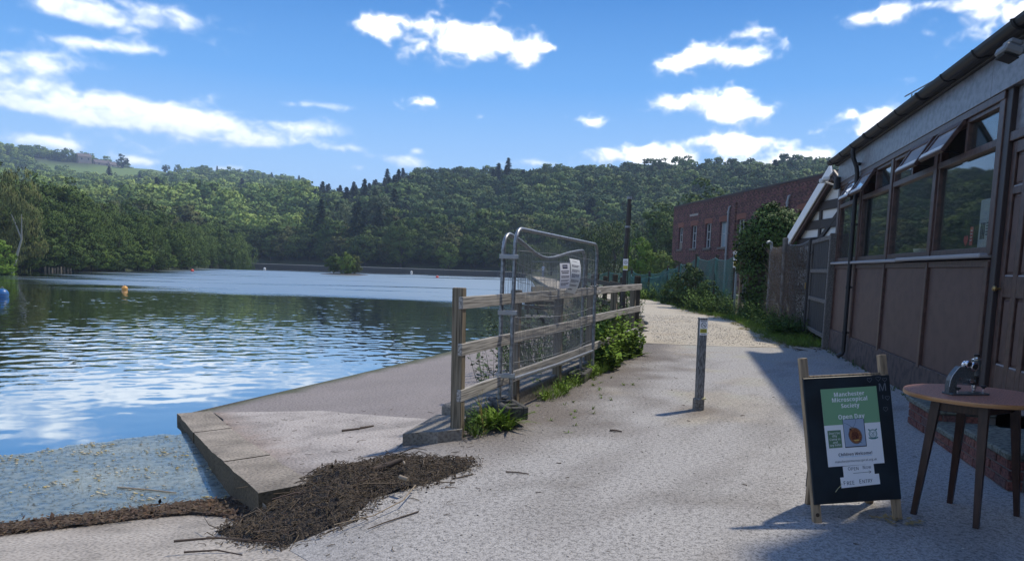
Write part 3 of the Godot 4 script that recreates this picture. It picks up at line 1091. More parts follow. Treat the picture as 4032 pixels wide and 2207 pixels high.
func paving():
	dirt.seed = 17
	dirt.frequency = 0.01
	dirt.fractal_octaves = 4
	var chips := noise_tex(51, 0.045, [[0.0, grey(1.0)], [0.4, grey(0.95)], [0.7, grey(0.74)], [1.0, grey(0.48)]], 1024, FastNoiseLite.TYPE_CELLULAR, 3)
	var chips_h := noise_tex(51, 0.045, [[0.0, grey(1.0)], [0.5, grey(0.8)], [1.0, grey(0.0)]], 1024, FastNoiseLite.TYPE_CELLULAR, 3)
	var clouds := noise_tex(52, 0.012, [[0.2, grey(0.82)], [0.5, grey(0.95)], [0.8, grey(1.0)]], 512, FastNoiseLite.TYPE_SIMPLEX_SMOOTH, 5)
	var mottle := noise_tex(56, 0.05, [[0.15, grey(0.72)], [0.4, grey(0.90)], [0.6, grey(0.97)], [0.85, grey(1.0)]], 1024, FastNoiseLite.TYPE_SIMPLEX_SMOOTH, 6)
	var fine := noise_tex(53, 0.06, [[0.2, grey(0.66)], [0.5, grey(0.92)], [0.8, grey(1.0)]], 1024, FastNoiseLite.TYPE_SIMPLEX_SMOOTH, 5)
	var fine_h := noise_tex(54, 0.05, [], 1024, FastNoiseLite.TYPE_SIMPLEX_SMOOTH, 5)
	var o := {"vc": true, "world": true, "tex": chips, "bump": chips_h, "relief": 0.3, "scale": Vector3.ONE * 1.9, "over": mottle, "scale2": Vector3.ONE * 0.42, "spec": 0.45}
	var asphalt := mat("worn asphalt", Color(0.455, 0.445, 0.432), 0.8, o)
	var gravel := mat("path gravel", Color(0.60, 0.54, 0.43), 0.9, o)
	var o2 := {"vc": true, "world": true, "tex": fine, "bump": fine_h, "relief": 0.6, "scale": Vector3.ONE * 0.5, "over": clouds, "scale2": Vector3.ONE * 0.23, "spec": 0.35}
	var pink := mat("apron concrete", Color(0.49, 0.45, 0.415), 0.85, o2)
	var slip := mat("slip concrete", Color(0.46, 0.425, 0.38), 0.85, o2)
	mat("coping concrete", Color(0.40, 0.355, 0.295), 0.9, o2)
	mat("old concrete", Color(0.29, 0.27, 0.235), 0.9, o2)
	# the tarmac yard between slipway, fence and clubhouse
	var yard := edge([[-1.58, -4.98, 1], [-1.04, -3.93, 1], [-0.2, -2.3], [0.3, 3.5], [15, 3.5], [15, -9], [9.0, -16.2], [6.6, -15.85, 1], [2.62, -15.95], [1.6, -13.3], [-0.44, -6.86], [-0.47, -6.66, 1], [-0.95, -6.62, 1], [-1.12, -5.85, 1], [-1.36, -5.2, 1]])
	var yard_tint := func(x: float, z: float) -> Color:
		var d := -side(x, z)
		var bank := smoothstep(1.7, 0.5, d + 0.9 * blotch(x, z, 0.9) + 0.15) * smoothstep(-5.0, -7.2, z)
		var wet := smoothstep(0.18, 0.5, blotch(x + 30, z, 0.35)) * 0.12
		var tan := smoothstep(0.05, 0.35, blotch(x, z + 50, 0.45)) * smoothstep(0.3, 1.3, d) * smoothstep(3.2, 1.6, d) * smoothstep(-6.0, -8.0, z)
		var c := Color(1, 1, 1) * (1.0 - wet + 0.08 * blotch(x, z, 1.6))
		c = c.lerp(Color(0.40, 0.35, 0.31), bank * 0.9)
		c = c.lerp(Color(1.12, 1.02, 0.82), tan * 0.8)
		var crack := smoothstep(0.035, 0.0, absf(blotch(x * 0.4 + 9, z, 0.30))) * smoothstep(0.0, 0.2, blotch(x, z + 7, 0.25))
		c = c.lerp(Color(0.55, 0.53, 0.5), crack * 0.7)
		var worn := smoothstep(0.10, 0.45, dirt.get_noise_2d((x * 0.85 + z * 0.52) * 120.0, (z * 0.85 - x * 0.52) * 22.0))
		c = c.lerp(Color(0.62, 0.60, 0.58), worn * 0.5)
		var damp := smoothstep(3.2, 0.6, -((x - 6.535) * -0.9763 + (z + 15.707) * -0.2164) + 3.4) * 0.0
		c = c * (1.0 - damp)
		var drift := smoothstep(-13.6, -15.9, z + 1.6 * blotch(x, z, 0.8)) * smoothstep(0.2, 0.9, d)
		c = c.lerp(Color(1.22, 1.12, 0.95), drift * 0.85)
		var foot := smoothstep(0.55, 0.1, Vector2(x - 2.11, z + 8.35).length() + 0.25 * blotch(x, z, 2.0))
		c = c.lerp(Color(0.5, 0.42, 0.33), foot * 0.75)
		return c
	structure("asphalt_yard", patch(yard, 0.16, ground_y, yard_tint), asphalt)
	# the old surface left of the fence
	var quay := edge([[-3.56, -9.12, 1], [-2.3, -9.1, 1], [-0.76, -7.85], [-0.44, -6.90], [1.6, -13.3], [4.0, -20.0], [1.1, -23.0], [-1.24, -16.7], [-3.84, -8.98]])
	structure("quay_paving", patch(quay, 0.25, func(x, z): return quay_y(x, z) - 0.004, func(x, z):
		var c := Color(0.70, 0.64, 0.625) * (1.0 + 0.14 * blotch(x, z, 0.7))
		return c.lerp(Color(0.22, 0.25, 0.13), smoothstep(3.70, 3.92, side(x, z) + 0.12 * blotch(x, z, 2.5)))), asphalt)
	# the pink concrete apron
	var apron := edge([[-3.57, -9.10], [-3.50, -9.13, 1], [-2.3, -9.1, 1], [-0.76, -7.85, 1], [-0.95, -6.62, 1], [-1.12, -5.85, 1], [-1.36, -5.2], [-1.31, -5.12, 1]])
	structure("concrete_apron", patch(apron, 0.2, func(x, z): return quay_y(x, z) + 0.003, func(x, z):
		var c := Color(1, 1, 1) * (1.0 + 0.10 * blotch(x, z, 0.8))
		c = c.lerp(Color(0.62, 0.52, 0.46), smoothstep(0.30, 0.10, (x + 3.92) * 0.864 - (z + 8.91) * 0.504 - 0.36 + 0.15 * blotch(x, z, 1.5)) * 0.7)
		return c.lerp(Color(0.7, 0.72, 0.75), smoothstep(-6.9, -5.9, z + 0.5 * blotch(x, z, 0.8)) * 0.5)), pink)
	# the slipway running down into the water
	var ramp := edge([[-1.61, -4.95, 1], [-1.04, -3.93, 1], [-0.2, -2.3], [0.3, 3.5], [-14, 3.5], [-14, 1.0], [-5.5, -5.5], [-2.9, -6.9], [-2.65, -6.75]])
	structure("slipway", patch(ramp, 0.16, func(x, z): return slip_y(x, z) - 0.003, func(x, z):
		var t: float = (x + 2.19) * 0.469 + (z + 6.07) * 0.883
		var c := Color(1, 1, 1) * (1.0 + 0.12 * blotch(x, z, 0.9))
		return c.lerp(Color(0.42, 0.36, 0.28), smoothstep(0.95, 0.1, t + 0.3 * blotch(x, z, 1.2)))), slip)
	# coping stones along the edge of the apron, one by one
	var cop := thing("coping", "worn concrete coping edging the pink apron above the slipway water", "kerb")
	var k := Vector2(-3.94, -8.93)
	var dir := Vector2(0.504, 0.864)
	var inn := Vector2(0.864, -0.504)
	var at := 0.0
	for l in [1.28, 0.95, 0.82, 1.38]:
		var b := B.new()
		var poly := PackedVector2Array()
		for e in 7:
			poly.append(k + dir * (at + 0.006 + (l - 0.012) * e / 6.0) + inn * R(0.0, 0.018))
		for e in 7:
			poly.append(k + dir * (at + l - 0.006 - (l - 0.012) * e / 6.0) + inn * (0.385 + R(-0.008, 0.008)))
		var lift := R(0.0, 0.012)
		b = patch(poly, 0.1, func(x, z): return quay_y(x, z) + 0.012 + lift, func(x, z): return Color(1, 1, 1) * (0.95 + 0.35 * blotch(x, z, 1.2)), 0.5, Color(0.34, 0.31, 0.25))
		obj("coping_stone", b, mats["coping concrete"], cop)
		at += l
	var fill := PackedVector2Array([k + inn * 0.36, k + dir * 4.5 + inn * 0.36, k + dir * 4.5 + inn * 0.46, k + inn * 0.46])
	structure("joint_fill", patch(fill, 0.2, func(x, z): return quay_y(x, z) - 0.012, func(x, z): return Color(0.35, 0.34, 0.24), 0.0), mats["old concrete"])
	var face := B.new()
	for e in 12:
		var a := k + dir * (4.55 * e / 12.0) + inn * 0.03
		var c := k + dir * (4.55 * (e + 1) / 12.0) + inn * 0.03
		face.quad(Vector3(a.x, quay_y(a.x, a.y) - 0.05, a.y), Vector3(c.x, quay_y(c.x, c.y) - 0.05, c.y), Vector3(c.x, -1.3, c.y), Vector3(a.x, -1.3, a.y), Vector3(-0.86, 0, 0.5))
	var e0 := Vector2(-3.94, -8.93)
	face.quad(Vector3(e0.x, -0.345, e0.y), Vector3(1.1, -0.345, -23.0), Vector3(1.1, -1.3, -23.0), Vector3(e0.x, -1.3, e0.y), Vector3(-0.94, 0, -0.33))
	structure("quay_wall", face, mats["old concrete"])
	# the pale gravel path
	var path := edge([[2.62, -15.95, 1], [6.6, -15.85, 1], [6.25, -16.6, 1], [6.35, -18.3, 1], [6.9, -21.5, 1], [7.25, -23.5, 1], [7.1, -26.0, 1], [6.75, -29.0, 1], [6.95, -38.0, 1], [6.4, -46.0, 1], [4.9, -58.0], [4.6, -112.0], [2.6, -112.0], [2.6, -58.0, 1], [3.9, -45.0, 1], [4.9, -37.0, 1], [4.6, -28.0, 1], [3.5, -20.0, 1]], 0.4, 0.13)
	structure("gravel_path", patch(path, 0.6, func(x, z): return 0.004 + 0.012 * bumps.get_noise_2d(x * 60.0, z * 60.0), func(x, z):
		return (Color(1, 1, 1) * (1.0 + 0.15 * blotch(x, z, 0.5))).lerp(Color(0.7, 0.62, 0.5), smoothstep(0.2, 0.5, blotch(x, z, 0.9)) * 0.4), 0.2), gravel)
	# bare earth and the verge's soil under the plants on both sides
	var soil := mat("verge soil", Color(0.12, 0.105, 0.065), 1.0, o2)
	structure("verge_ground", patch(edge([[6.6, -15.85], [6.25, -16.6], [6.35, -18.3], [6.9, -21.5], [7.25, -23.5], [7.1, -26.0], [6.75, -29.0], [6.95, -38.0], [6.4, -46.0], [30, -46.0], [30, -10], [9.0, -16.2]]), 1.0, func(x, z): return -0.004, func(x, z): return Color.WHITE, 0.2), soil)
	structure("bank_ground", patch(edge([[1.6, -13.3], [2.62, -15.95], [3.5, -20.0], [4.6, -28.0], [4.9, -37.0], [3.9, -45.0], [2.6, -58.0], [1.3, -58.0], [1.1, -45.0], [1.0, -30.0], [1.2, -22.8], [4.0, -20.0]]), 1.0, func(x, z): return -0.02, func(x, z): return Color.WHITE, 0.3), soil)

func loose_grit():
	var stone := B.new()
	stone.lathe(Transform3D(Basis.from_scale(Vector3(1.0, 0.7, 0.8)), Vector3.ZERO), [[0.6, 0.0], [0.95, 0.35], [0.7, 0.75], [0.0, 0.95]], 6, false)
	var mm := MultiMesh.new()
	mm.transform_format = MultiMesh.TRANSFORM_3D
	mm.use_colors = true
	mm.mesh = stone.mesh()
	var put := []
	while put.size() < 5200:
		var p := Vector2(R(-1.0, 6.0), R(-26.0, -3.2))
		if p.y > -16.0 and (side(p.x, p.y) > -0.05 or p.x > 6.3 + (p.y + 15.7) * -0.2):
			continue
		if p.y < -16.0 and (p.x < 3.0 + (-16.0 - p.y) * 0.13 or p.x > 6.9):
			continue
		var d := -side(p.x, p.y)
		if p.y > -16.0 and rng.randf() > 0.25 + 0.75 * smoothstep(1.6, 0.2, d):
			continue
		put.append(p)
	mm.instance_count = put.size()
	for i in put.size():
		var s := R(0.003, 0.009) if put[i].y > -16.0 else R(0.006, 0.016)
		var y: float = ground_y(put[i].x, put[i].y) if put[i].y > -16.0 else 0.012
		mm.set_instance_transform(i, Transform3D(Basis(Vector3.UP, R(0, TAU)).scaled(Vector3(s, s, s)), Vector3(put[i].x, y, put[i].y)))
		var f := R(0.10, 0.55)
		mm.set_instance_color(i, Color(f, f * 0.94, f * 0.86))
	var o := MultiMeshInstance3D.new()
	o.name = "loose_grit"
	o.multimesh = mm
	o.material_override = mat("grit", Color.WHITE, 0.9, {"vc": true})
	add_child(o)
	tag(o, "loose grit and small stones strewn over the yard and path", "", "", "stuff")

# ---------------------------------------------------------------- timber and steel by the water
func grain(sd: int, lo: float) -> NoiseTexture2D:
	return noise_tex(sd, 0.02, [[0.0, grey(lo)], [0.45, grey(0.86)], [0.8, grey(1.0)]], 512, FastNoiseLite.TYPE_SIMPLEX_SMOOTH, 4)

func at_fence(l: float, off := 0.0, y := 0.0) -> Vector3:   # l metres along the fence, off to its left
	var p := FENCE + ALONG * l + Vector2(-0.942, -0.335) * off
	return Vector3(p.x, y, p.y)

func timber_fence():
	var g := {"tex": grain(61, 0.45), "scale": Vector3(0.14, 4.0, 4.0), "bump": noise_tex(62, 0.03, [], 256), "relief": 0.25, "spec": 0.3}
	var gv := g.duplicate()
	gv.scale = Vector3(4.0, 0.14, 4.0)
	var rail_m := mat("weathered rail", Color(0.43, 0.415, 0.385), 0.85, g)
	var post_m := mat("weathered post", Color(0.24, 0.205, 0.15), 0.85, gv)
	mat("dark post", Color(0.07, 0.06, 0.045), 0.9, gv)
	mat("dark rail", Color(0.09, 0.08, 0.06), 0.9, g)
	var f := thing("timber_fence", "weathered three-rail timber fence running along the waterside path", "fence")
	var yaw := atan2(-ALONG.y, ALONG.x) - PI / 2.0
	for i in 6:
		var l := 1.655 * i
		var p := at_fence(l, 0.055 if i else 0.0, 0.0)
		var h := 1.33 if i == 0 else 1.26 + R(-0.03, 0.02)
		var o := board("post", X(p + Vector3(0, h * 0.5 - 0.2, 0), yaw + R(-0.04, 0.04), R(-0.01, 0.01), R(-0.012, 0.012)), Vector3(0.10, h + 0.4, 0.092), post_m, f, 0.006)
		o.name = o.name
	for r in [[1.2, 8.55], [0.80, 8.5], [0.385, 8.4]]:
		for seg in [[-0.06, 4.0], [4.0, r[1]]]:
			var y0: float = r[0] + R(-0.008, 0.008)
			bar("rail", at_fence(seg[0] + 0.002, -0.035, y0), at_fence(seg[1] - 0.002, -0.035, y0 + R(-0.015, 0.0)), 0.108, 0.042, rail_m, f, Vector3.UP, 0.005)
	# the darker second fence turning off along the bank
	var f2 := thing("bank_fence", "dark timber fence with pointed posts going away along the bank", "fence")
	var a := Vector3(2.55, 0, -15.9)
	var b := Vector3(2.5, 0, -31.0)
	for i in 9:
		var t := i / 8.0
		var p := a.lerp(b, t) + Vector3(R(-0.05, 0.05), 0, 0)
		var h := 1.34 + R(-0.05, 0.06)
		var o := board("post", X(p + Vector3(0, h * 0.5 - 0.15, 0), R(-0.1, 0.1), 0, R(-0.03, 0.03)), Vector3(0.13, h + 0.3, 0.11), mats["dark post"], f2, 0.02)
		o.name = o.name
	for y in [1.13, 0.62]:
		for s in 4:
			bar("rail", a.lerp(b, s / 4.0) + Vector3(-0.09, y + R(-0.02, 0.02), 0), a.lerp(b, (s + 1) / 4.0 - 0.002) + Vector3(-0.09, y + R(-0.02, 0.02), 0), 0.12, 0.04, mats["dark rail"], f2)

func kerbs():
	var m: Material = mats["old concrete"]
	var low := thing("low_kerb", "worn low concrete slab in front of the first fence post", "kerb")
	var poly := PackedVector2Array([Vector2(-0.93, -6.56), Vector2(-0.73, -7.5), Vector2(-0.42, -7.3), Vector2(-0.42, -6.62), Vector2(-0.62, -6.52), Vector2(-0.75, -6.55)])
	var b := patch(poly, 0.12, func(x, z): return quay_y(x, z) + 0.10 + 0.02 * blotch(x, z, 1.0), func(x, z): return Color(1, 1, 1) * (1.15 + 0.3 * blotch(x, z, 1.4)), 0.2)
	obj("slab", b, m, low)
	var up := thing("long_kerb", "raised concrete kerb running beneath the timber fence", "kerb")
	var at := 0.62
	for l in [1.15, 1.3, 1.25, 1.3, 1.3, 1.2]:
		var d := at_fence(at + l * 0.5, 0.24)
		var yy := quay_y(d.x, d.z)
		var x := Transform3D(Basis(Vector3(ALONG.x, 0, ALONG.y), Vector3.UP, Vector3(-ALONG.y, 0, ALONG.x)), d + Vector3(0, yy + 0.04, 0))
		board("kerb_stone", x, Vector3(l - 0.012, 0.28 + R(0, 0.02), 0.42), m, up, 0.018)
		at += l

# a site fencing panel: p, q its feet; the tube frame, the wires between
func steel_panel(label: String, p: Vector3, q: Vector3, h: float, sag: float) -> Node3D:
	var m := mat("galvanised tube", Color(0.42, 0.45, 0.48), 0.42, {"metal": 0.75, "tex": noise_tex(71, 0.02, [[0, grey(0.6)], [1, grey(1)]], 256), "scale": Vector3.ONE * 3.0})
	var wire := mat("galvanised wire", Color(0.26, 0.28, 0.30), 0.55, {"metal": 0.6})
	var t := thing("mesh_barrier", label, "fence panel")
	var d := (q - p)
	var w := Vector2(d.x, d.z).length()
	d = d / w
	var rr := 0.17
	var at := func(s: float, y: float, off := 0.0) -> Vector3: return p + d * s + Vector3(0, y, 0) + Vector3(d.z, 0, -d.x).normalized() * off
	for s in [0.0, w]:
		var b := B.new()
		b.tube([at.call(s, 0.0), at.call(s, h * 0.5, 0.006), at.call(s, h - rr)], 0.021, 10)
		obj("upright", b, m, t)
	var dip := func(s: float) -> float: return sag * pow(sin(PI * clampf(s / w, 0, 1)), 2.0) * (1.0 + 0.25 * sin(TAU * s / w))
	var b := B.new()
	var pts := []
	for i in 7:
		var a := PI / 2.0 * i / 6.0
		pts.append(at.call(rr - rr * cos(a), h - rr + rr * sin(a)))
	for i in 12:
		var s := lerpf(rr, w - rr, (i + 1) / 13.0)
		pts.append(at.call(s, h - dip.call(s)))
	for i in 7:
		var a := PI / 2.0 * i / 6.0
		pts.append(at.call(w - rr + rr * sin(a), h - rr + rr * cos(a)))
	b.tube(pts, 0.021, 10)
	obj("top_rail", b, m, t)
	b = B.new()
	b.tube([at.call(0.05, 0.20), at.call(w * 0.5, 0.19), at.call(w - 0.03, 0.21)], 0.021, 10)
	obj("bottom_rail", b, m, t)
	# wires: the level ones sag and snap free here and there
	for y in [0.42, 0.68, 0.95, 1.22, 1.47, 1.70]:
		b = B.new()
		pts = []
		var bow: float = R(-0.02, 0.07) + sag * 0.7 * (y / h)
		for i in 15:
			var s := w * i / 14.0
			pts.append(at.call(s, y * h / 1.95 - bow * sin(PI * s / w) + R(-0.006, 0.006), 0.024 + R(-0.01, 0.01)))
		b.tube(pts, 0.0026, 5)
		obj("level_wire", b, wire, t)
	b = B.new()
	var n := int(w / 0.042)
	for i in n:
		var s := 0.03 + (w - 0.06) * i / (n - 1.0)
		var wob := R(-0.012, 0.012)
		var top: float = h - dip.call(s) - (0.0 if s > rr and s < w - rr else 0.09)
		b.tube([at.call(s, 0.20, 0.021), at.call(s + wob, h * 0.35, 0.026), at.call(s - wob, h * 0.7, 0.02), at.call(s, top, 0.021)], 0.0022, 3, false)
	var o := obj("upright_wires", b, wire, t)
	o.set_meta("kind", "stuff")
	return t

func paper_sheet(called: String, w: float, h: float, curl: float, m: Material, parent: Node, x: Transform3D) -> MeshInstance3D:
	var b := B.new()
	for i in 8:
		var y0 := h * i / 8.0 - h * 0.5
		var y1 := h * (i + 1) / 8.0 - h * 0.5
		var z0 := curl * pow(absf(y0) / (h * 0.5), 2.0)
		var z1 := curl * pow(absf(y1) / (h * 0.5), 2.0)
		var n0 := Vector3(0, -2.0 * curl * y0 / (h * h * 0.25), 1).normalized()
		var n1 := Vector3(0, -2.0 * curl * y1 / (h * h * 0.25), 1).normalized()
		var a := Vector3(-w * 0.5, y0, z0)
		var c := Vector3(w * 0.5, y0, z0)
		var d := Vector3(-w * 0.5, y1, z1)
		var e := Vector3(w * 0.5, y1, z1)
		b.t3(a, c, e, n0, n0, n1)
		b.t3(a, e, d, n0, n1, n1)
		var m2 := b.u.size()
		for k in 6:
			var vv := b.v[m2 - 6 + k]
			b.u[m2 - 6 + k] = Vector2(vv.x / w + 0.5, 0.5 - vv.y / h)
	return obj(called, b, m, parent, x)

func printed(w: int, h: int, back: Color, marks: Array) -> ImageTexture:   # marks: [x, y, w, h, colour]
	var im := Image.create(w, h, false, Image.FORMAT_RGB8)
	im.fill(back)
	for r in marks:
		im.fill_rect(Rect2i(r[0], r[1], r[2], r[3]), r[4])
	return ImageTexture.create_from_image(im)

func print_mat(key: String, t: Texture2D, rough := 0.6) -> StandardMaterial3D:
	var m := StandardMaterial3D.new()
	m.resource_name = key
	m.albedo_texture = t
	m.roughness = rough
	mats[key] = m
	return m

# lines of words too small to read, as they are in the photograph
func scribble(rows: Array, w: int, ink: Color, g: RandomNumberGenerator) -> Array:
	var o := []
	for r in rows:   # y, height, left, right
		var x: int = r[2]
		while x < r[3]:
			var l := g.randi_range(2, 6)
			o.append([x, r[0], mini(l, r[3] - x), r[1], ink])
			x += l + 1
	return o

func steel_barrier():
	var p0 := Vector3(0.0, 0.20, -7.62)
	var q0 := Vector3(1.15, 0.155, -10.85)
	steel_panel("front steel mesh panel clamped beside the timber fence", p0, q0, 1.70, 0.0)
	var off := Vector3(-0.115, 0, 0.0)
	steel_panel("rear steel mesh panel with a bent sagging top rail", p0 + off + Vector3(0, -0.01, -0.05), q0 + off * 1.4 + Vector3(-0.02, -0.06, 0.15), 1.66, 0.17)
	var steel := mat("clamp steel", Color(0.34, 0.36, 0.38), 0.45, {"metal": 0.8})
	for y in [1.55, 1.0, 0.37]:
		var c := thing("pipe_clamp", {1.55: "upper steel clamp joining the two panel uprights", 1.0: "middle steel clamp joining the two panel uprights", 0.37: "lower steel clamp joining the two panel uprights"}[y], "clamp", p0 + off * 0.5 + Vector3(0, y - 0.13, 0.0), 0.0, "clamps on the panel uprights")
		for z in [-0.045, 0.03]:
			board("clamp_plate", X(Vector3(0, 0, z)), Vector3(0.19, 0.045, 0.008), steel, c, 0.003)
		for x in [-0.075, 0.0, 0.075]:
			var b := B.new()
			b.tube([Vector3(x, 0, -0.06), Vector3(x, 0, 0.05)], 0.009, 6)
			obj("bolt", b, steel, c)
	var rub := mat("grey rubber block", Color(0.10, 0.098, 0.092), 0.9, {"tex": noise_tex(72, 0.03, [[0, grey(0.5)], [1, grey(1)]], 256), "scale": Vector3.ONE * 3.0})
	for e in [[Vector3(-0.03, 0.06, -7.55), 0.32, "scuffed fence foot block holding the near panel uprights", 0.62], [Vector3(0.95, 0.0, -10.5), -0.25, "dark fence foot block under the panels' far end", 0.7]]:
		var bl := thing("foot_block", e[2], "fence foot", e[0], e[1], "fence foot blocks")
		var csg := B.new()
		var l: float = e[3]
		# a body of cells so that the sockets in the top are real holes
		for sx in [-1.0, 1.0]:
			csg.box(X(Vector3(sx * 0.085, 0.065, 0)), Vector3(0.06, 0.13, l), 0.012)
		for z in [-l * 0.5 + 0.03, -l * 0.17, l * 0.17, l * 0.5 - 0.03]:
			csg.box(X(Vector3(0, 0.063, z)), Vector3(0.115, 0.125, 0.07), 0.006)
		csg.box(X(Vector3(0, 0.02, 0)), Vector3(0.112, 0.04, l - 0.02), 0.004)
		obj("block", csg, rub, bl)
	# two notices wired to the mesh
	var g := RandomNumberGenerator.new()
	g.seed = 6
	var ink := Color(0.12, 0.13, 0.22)
	var marks := [[16, 6, 32, 16, Color(0.16, 0.18, 0.28)]] + scribble([[9, 2, 19, 45], [14, 2, 20, 44]], 64, Color(0.8, 0.82, 0.88), g)
	marks += scribble([[30, 4, 6, 58], [37, 4, 10, 54], [50, 3, 6, 58], [55, 3, 8, 56], [66, 2, 6, 58], [70, 2, 6, 50], [78, 2, 6, 58], [82, 2, 6, 54], [86, 2, 6, 40]], 64, ink, g)
	var left := print_mat("notice print", printed(64, 100, Color(0.88, 0.89, 0.92), marks))
	var right := print_mat("letter print", printed(48, 140, Color(0.84, 0.86, 0.87), scribble([[8, 2, 12, 34], [24, 3, 6, 42], [29, 3, 6, 36], [42, 2, 6, 42], [46, 2, 6, 42], [50, 2, 6, 30], [60, 2, 6, 42], [64, 2, 6, 42], [68, 2, 6, 40], [72, 2, 6, 22], [84, 2, 6, 42], [88, 2, 6, 42], [92, 2, 6, 30], [104, 2, 6, 42], [108, 2, 6, 36], [122, 4, 6, 26]], 48, ink, g)))
	var d := (q0 - p0).normalized()
	var face := atan2(-d.z, d.x) - PI * 0.5 + PI * 0.5
	var nrm := Vector3(-d.z, 0, d.x).normalized()
	if nrm.z < 0:
		nrm = -nrm
	var yaw := atan2(nrm.x, nrm.z)
	var n1 := thing("notice", "white laminated notice with a dark heading wired to the mesh panel", "notice", p0.lerp(q0, 0.50) * Vector3(1, 0, 1) + Vector3(0, 1.43, 0) + nrm * 0.035, yaw - 0.35)
	paper_sheet("sheet", 0.20, 0.30, -0.012, left, n1, X(Vector3.ZERO, 0, 0, 0.03))
	var n2 := thing("notice", "curled white letter hanging bent from the mesh panel", "notice", p0.lerp(q0, 0.60) * Vector3(1, 0, 1) + Vector3(0, 1.42, 0) + nrm * 0.07, yaw - 0.5)
	paper_sheet("sheet", 0.18, 0.42, -0.06, right, n2, X(Vector3.ZERO, 0, 0.05, -0.10))
	# the chain at the far upright
	var ch := thing("chain", "short steel chain looped round the far panel upright", "chain", q0 + Vector3(0, 1.13, 0))
	for i in 9:
		var a := i / 8.0
		var b := B.new()
		var pts := []
		for e in 9:
			var t := TAU * e / 8.0
			pts.append(Vector3(cos(t) * 0.022, sin(t) * 0.012, 0))
		b.tube(pts, 0.0045, 5, false)
		obj("link", b, steel, ch, X(Vector3(-0.24 + 0.26 * a, 0.10 * (1 - a) - 0.05 * sin(PI * a), 0.05 + 0.10 * (1 - a)), 0.5, PI / 2 * (i % 2), -0.4))
	for i in 7:
		var a := i / 6.0
		var b := B.new()
		var pts := []
		for e in 9:
			var t := TAU * e / 8.0
			pts.append(Vector3(cos(t) * 0.022, sin(t) * 0.012, 0))
		b.tube(pts, 0.0045, 5, false)
		obj("link", b, steel, ch, X(Vector3(-0.27 + 0.32 * a, -0.06 + 0.025 * sin(a * 5.0), 0.055), 0.2, PI / 2 * (i % 2), 0.05))

# ---------------------------------------------------------------- lettering
func text_mesh(s: String, bold := false, face := "Droid Sans") -> TextMesh:
	var f := SystemFont.new()
	f.font_names = PackedStringArray([face])
	if bold:
		f.font_weight = 700
	var t := TextMesh.new()
	t.text = s
	t.font = f
	t.font_size = 48
	t.pixel_size = 0.001
	t.depth = 0.004
	t.curve_step = 2.0
	return t

# lettering centred at (x, y) on a sheet, as wide as given
func words(s: String, x: float, y: float, width: float, m: Material, parent: Node, z := 0.0006, bold := false, tilt := 0.0) -> MeshInstance3D:
	var t := text_mesh(s, bold)
	var bb := t.get_aabb()
	var k: float = width / maxf(0.0001, bb.size.x)
	return obj("lettering", t, m, parent, Transform3D(Basis(Vector3(0, 0, 1), tilt).scaled_local(Vector3(k, k, 0.1)), Vector3(x, y, z)) * Transform3D(Basis(), -bb.get_center()))

func flat_sheet(called: String, x: float, y: float, w: float, h: float, z: float, m: Material, parent: Node, turn := 0.0) -> MeshInstance3D:
	var b := B.new()
	b.box(Transform3D(), Vector3(w, h, 0.0006), 0.0)
	return obj(called, b, m, parent, Transform3D(Basis(Vector3(0, 0, 1), turn), Vector3(x, y, z)))

# ---------------------------------------------------------------- the clubhouse
const WP := Vector3(6.535, 0, -15.707)
const WD := Vector3(0.2164, 0, -0.9763)
const WN := Vector3(-0.9763, 0, -0.2164)
func wp(s: float, n: float, y: float) -> Vector3:
	return WP + WD * s + WN * n + Vector3(0, y, 0)

func wx(s: float, n: float, y: float) -> Transform3D:   # x along the wall towards the viewer, y up, z out of the wall
	return Transform3D(Basis(-WD, Vector3.UP, WN), wp(s, n, y))

func wbox(called: String, s0: float, s1: float, n0: float, n1: float, y0: float, y1: float, m: Material, parent: Node, bev := 0.005) -> MeshInstance3D:
	return board(called, wx((s0 + s1) * 0.5, (n0 + n1) * 0.5, (y0 + y1) * 0.5), Vector3(absf(s1 - s0), y1 - y0, absf(n1 - n0)), m, parent, bev)

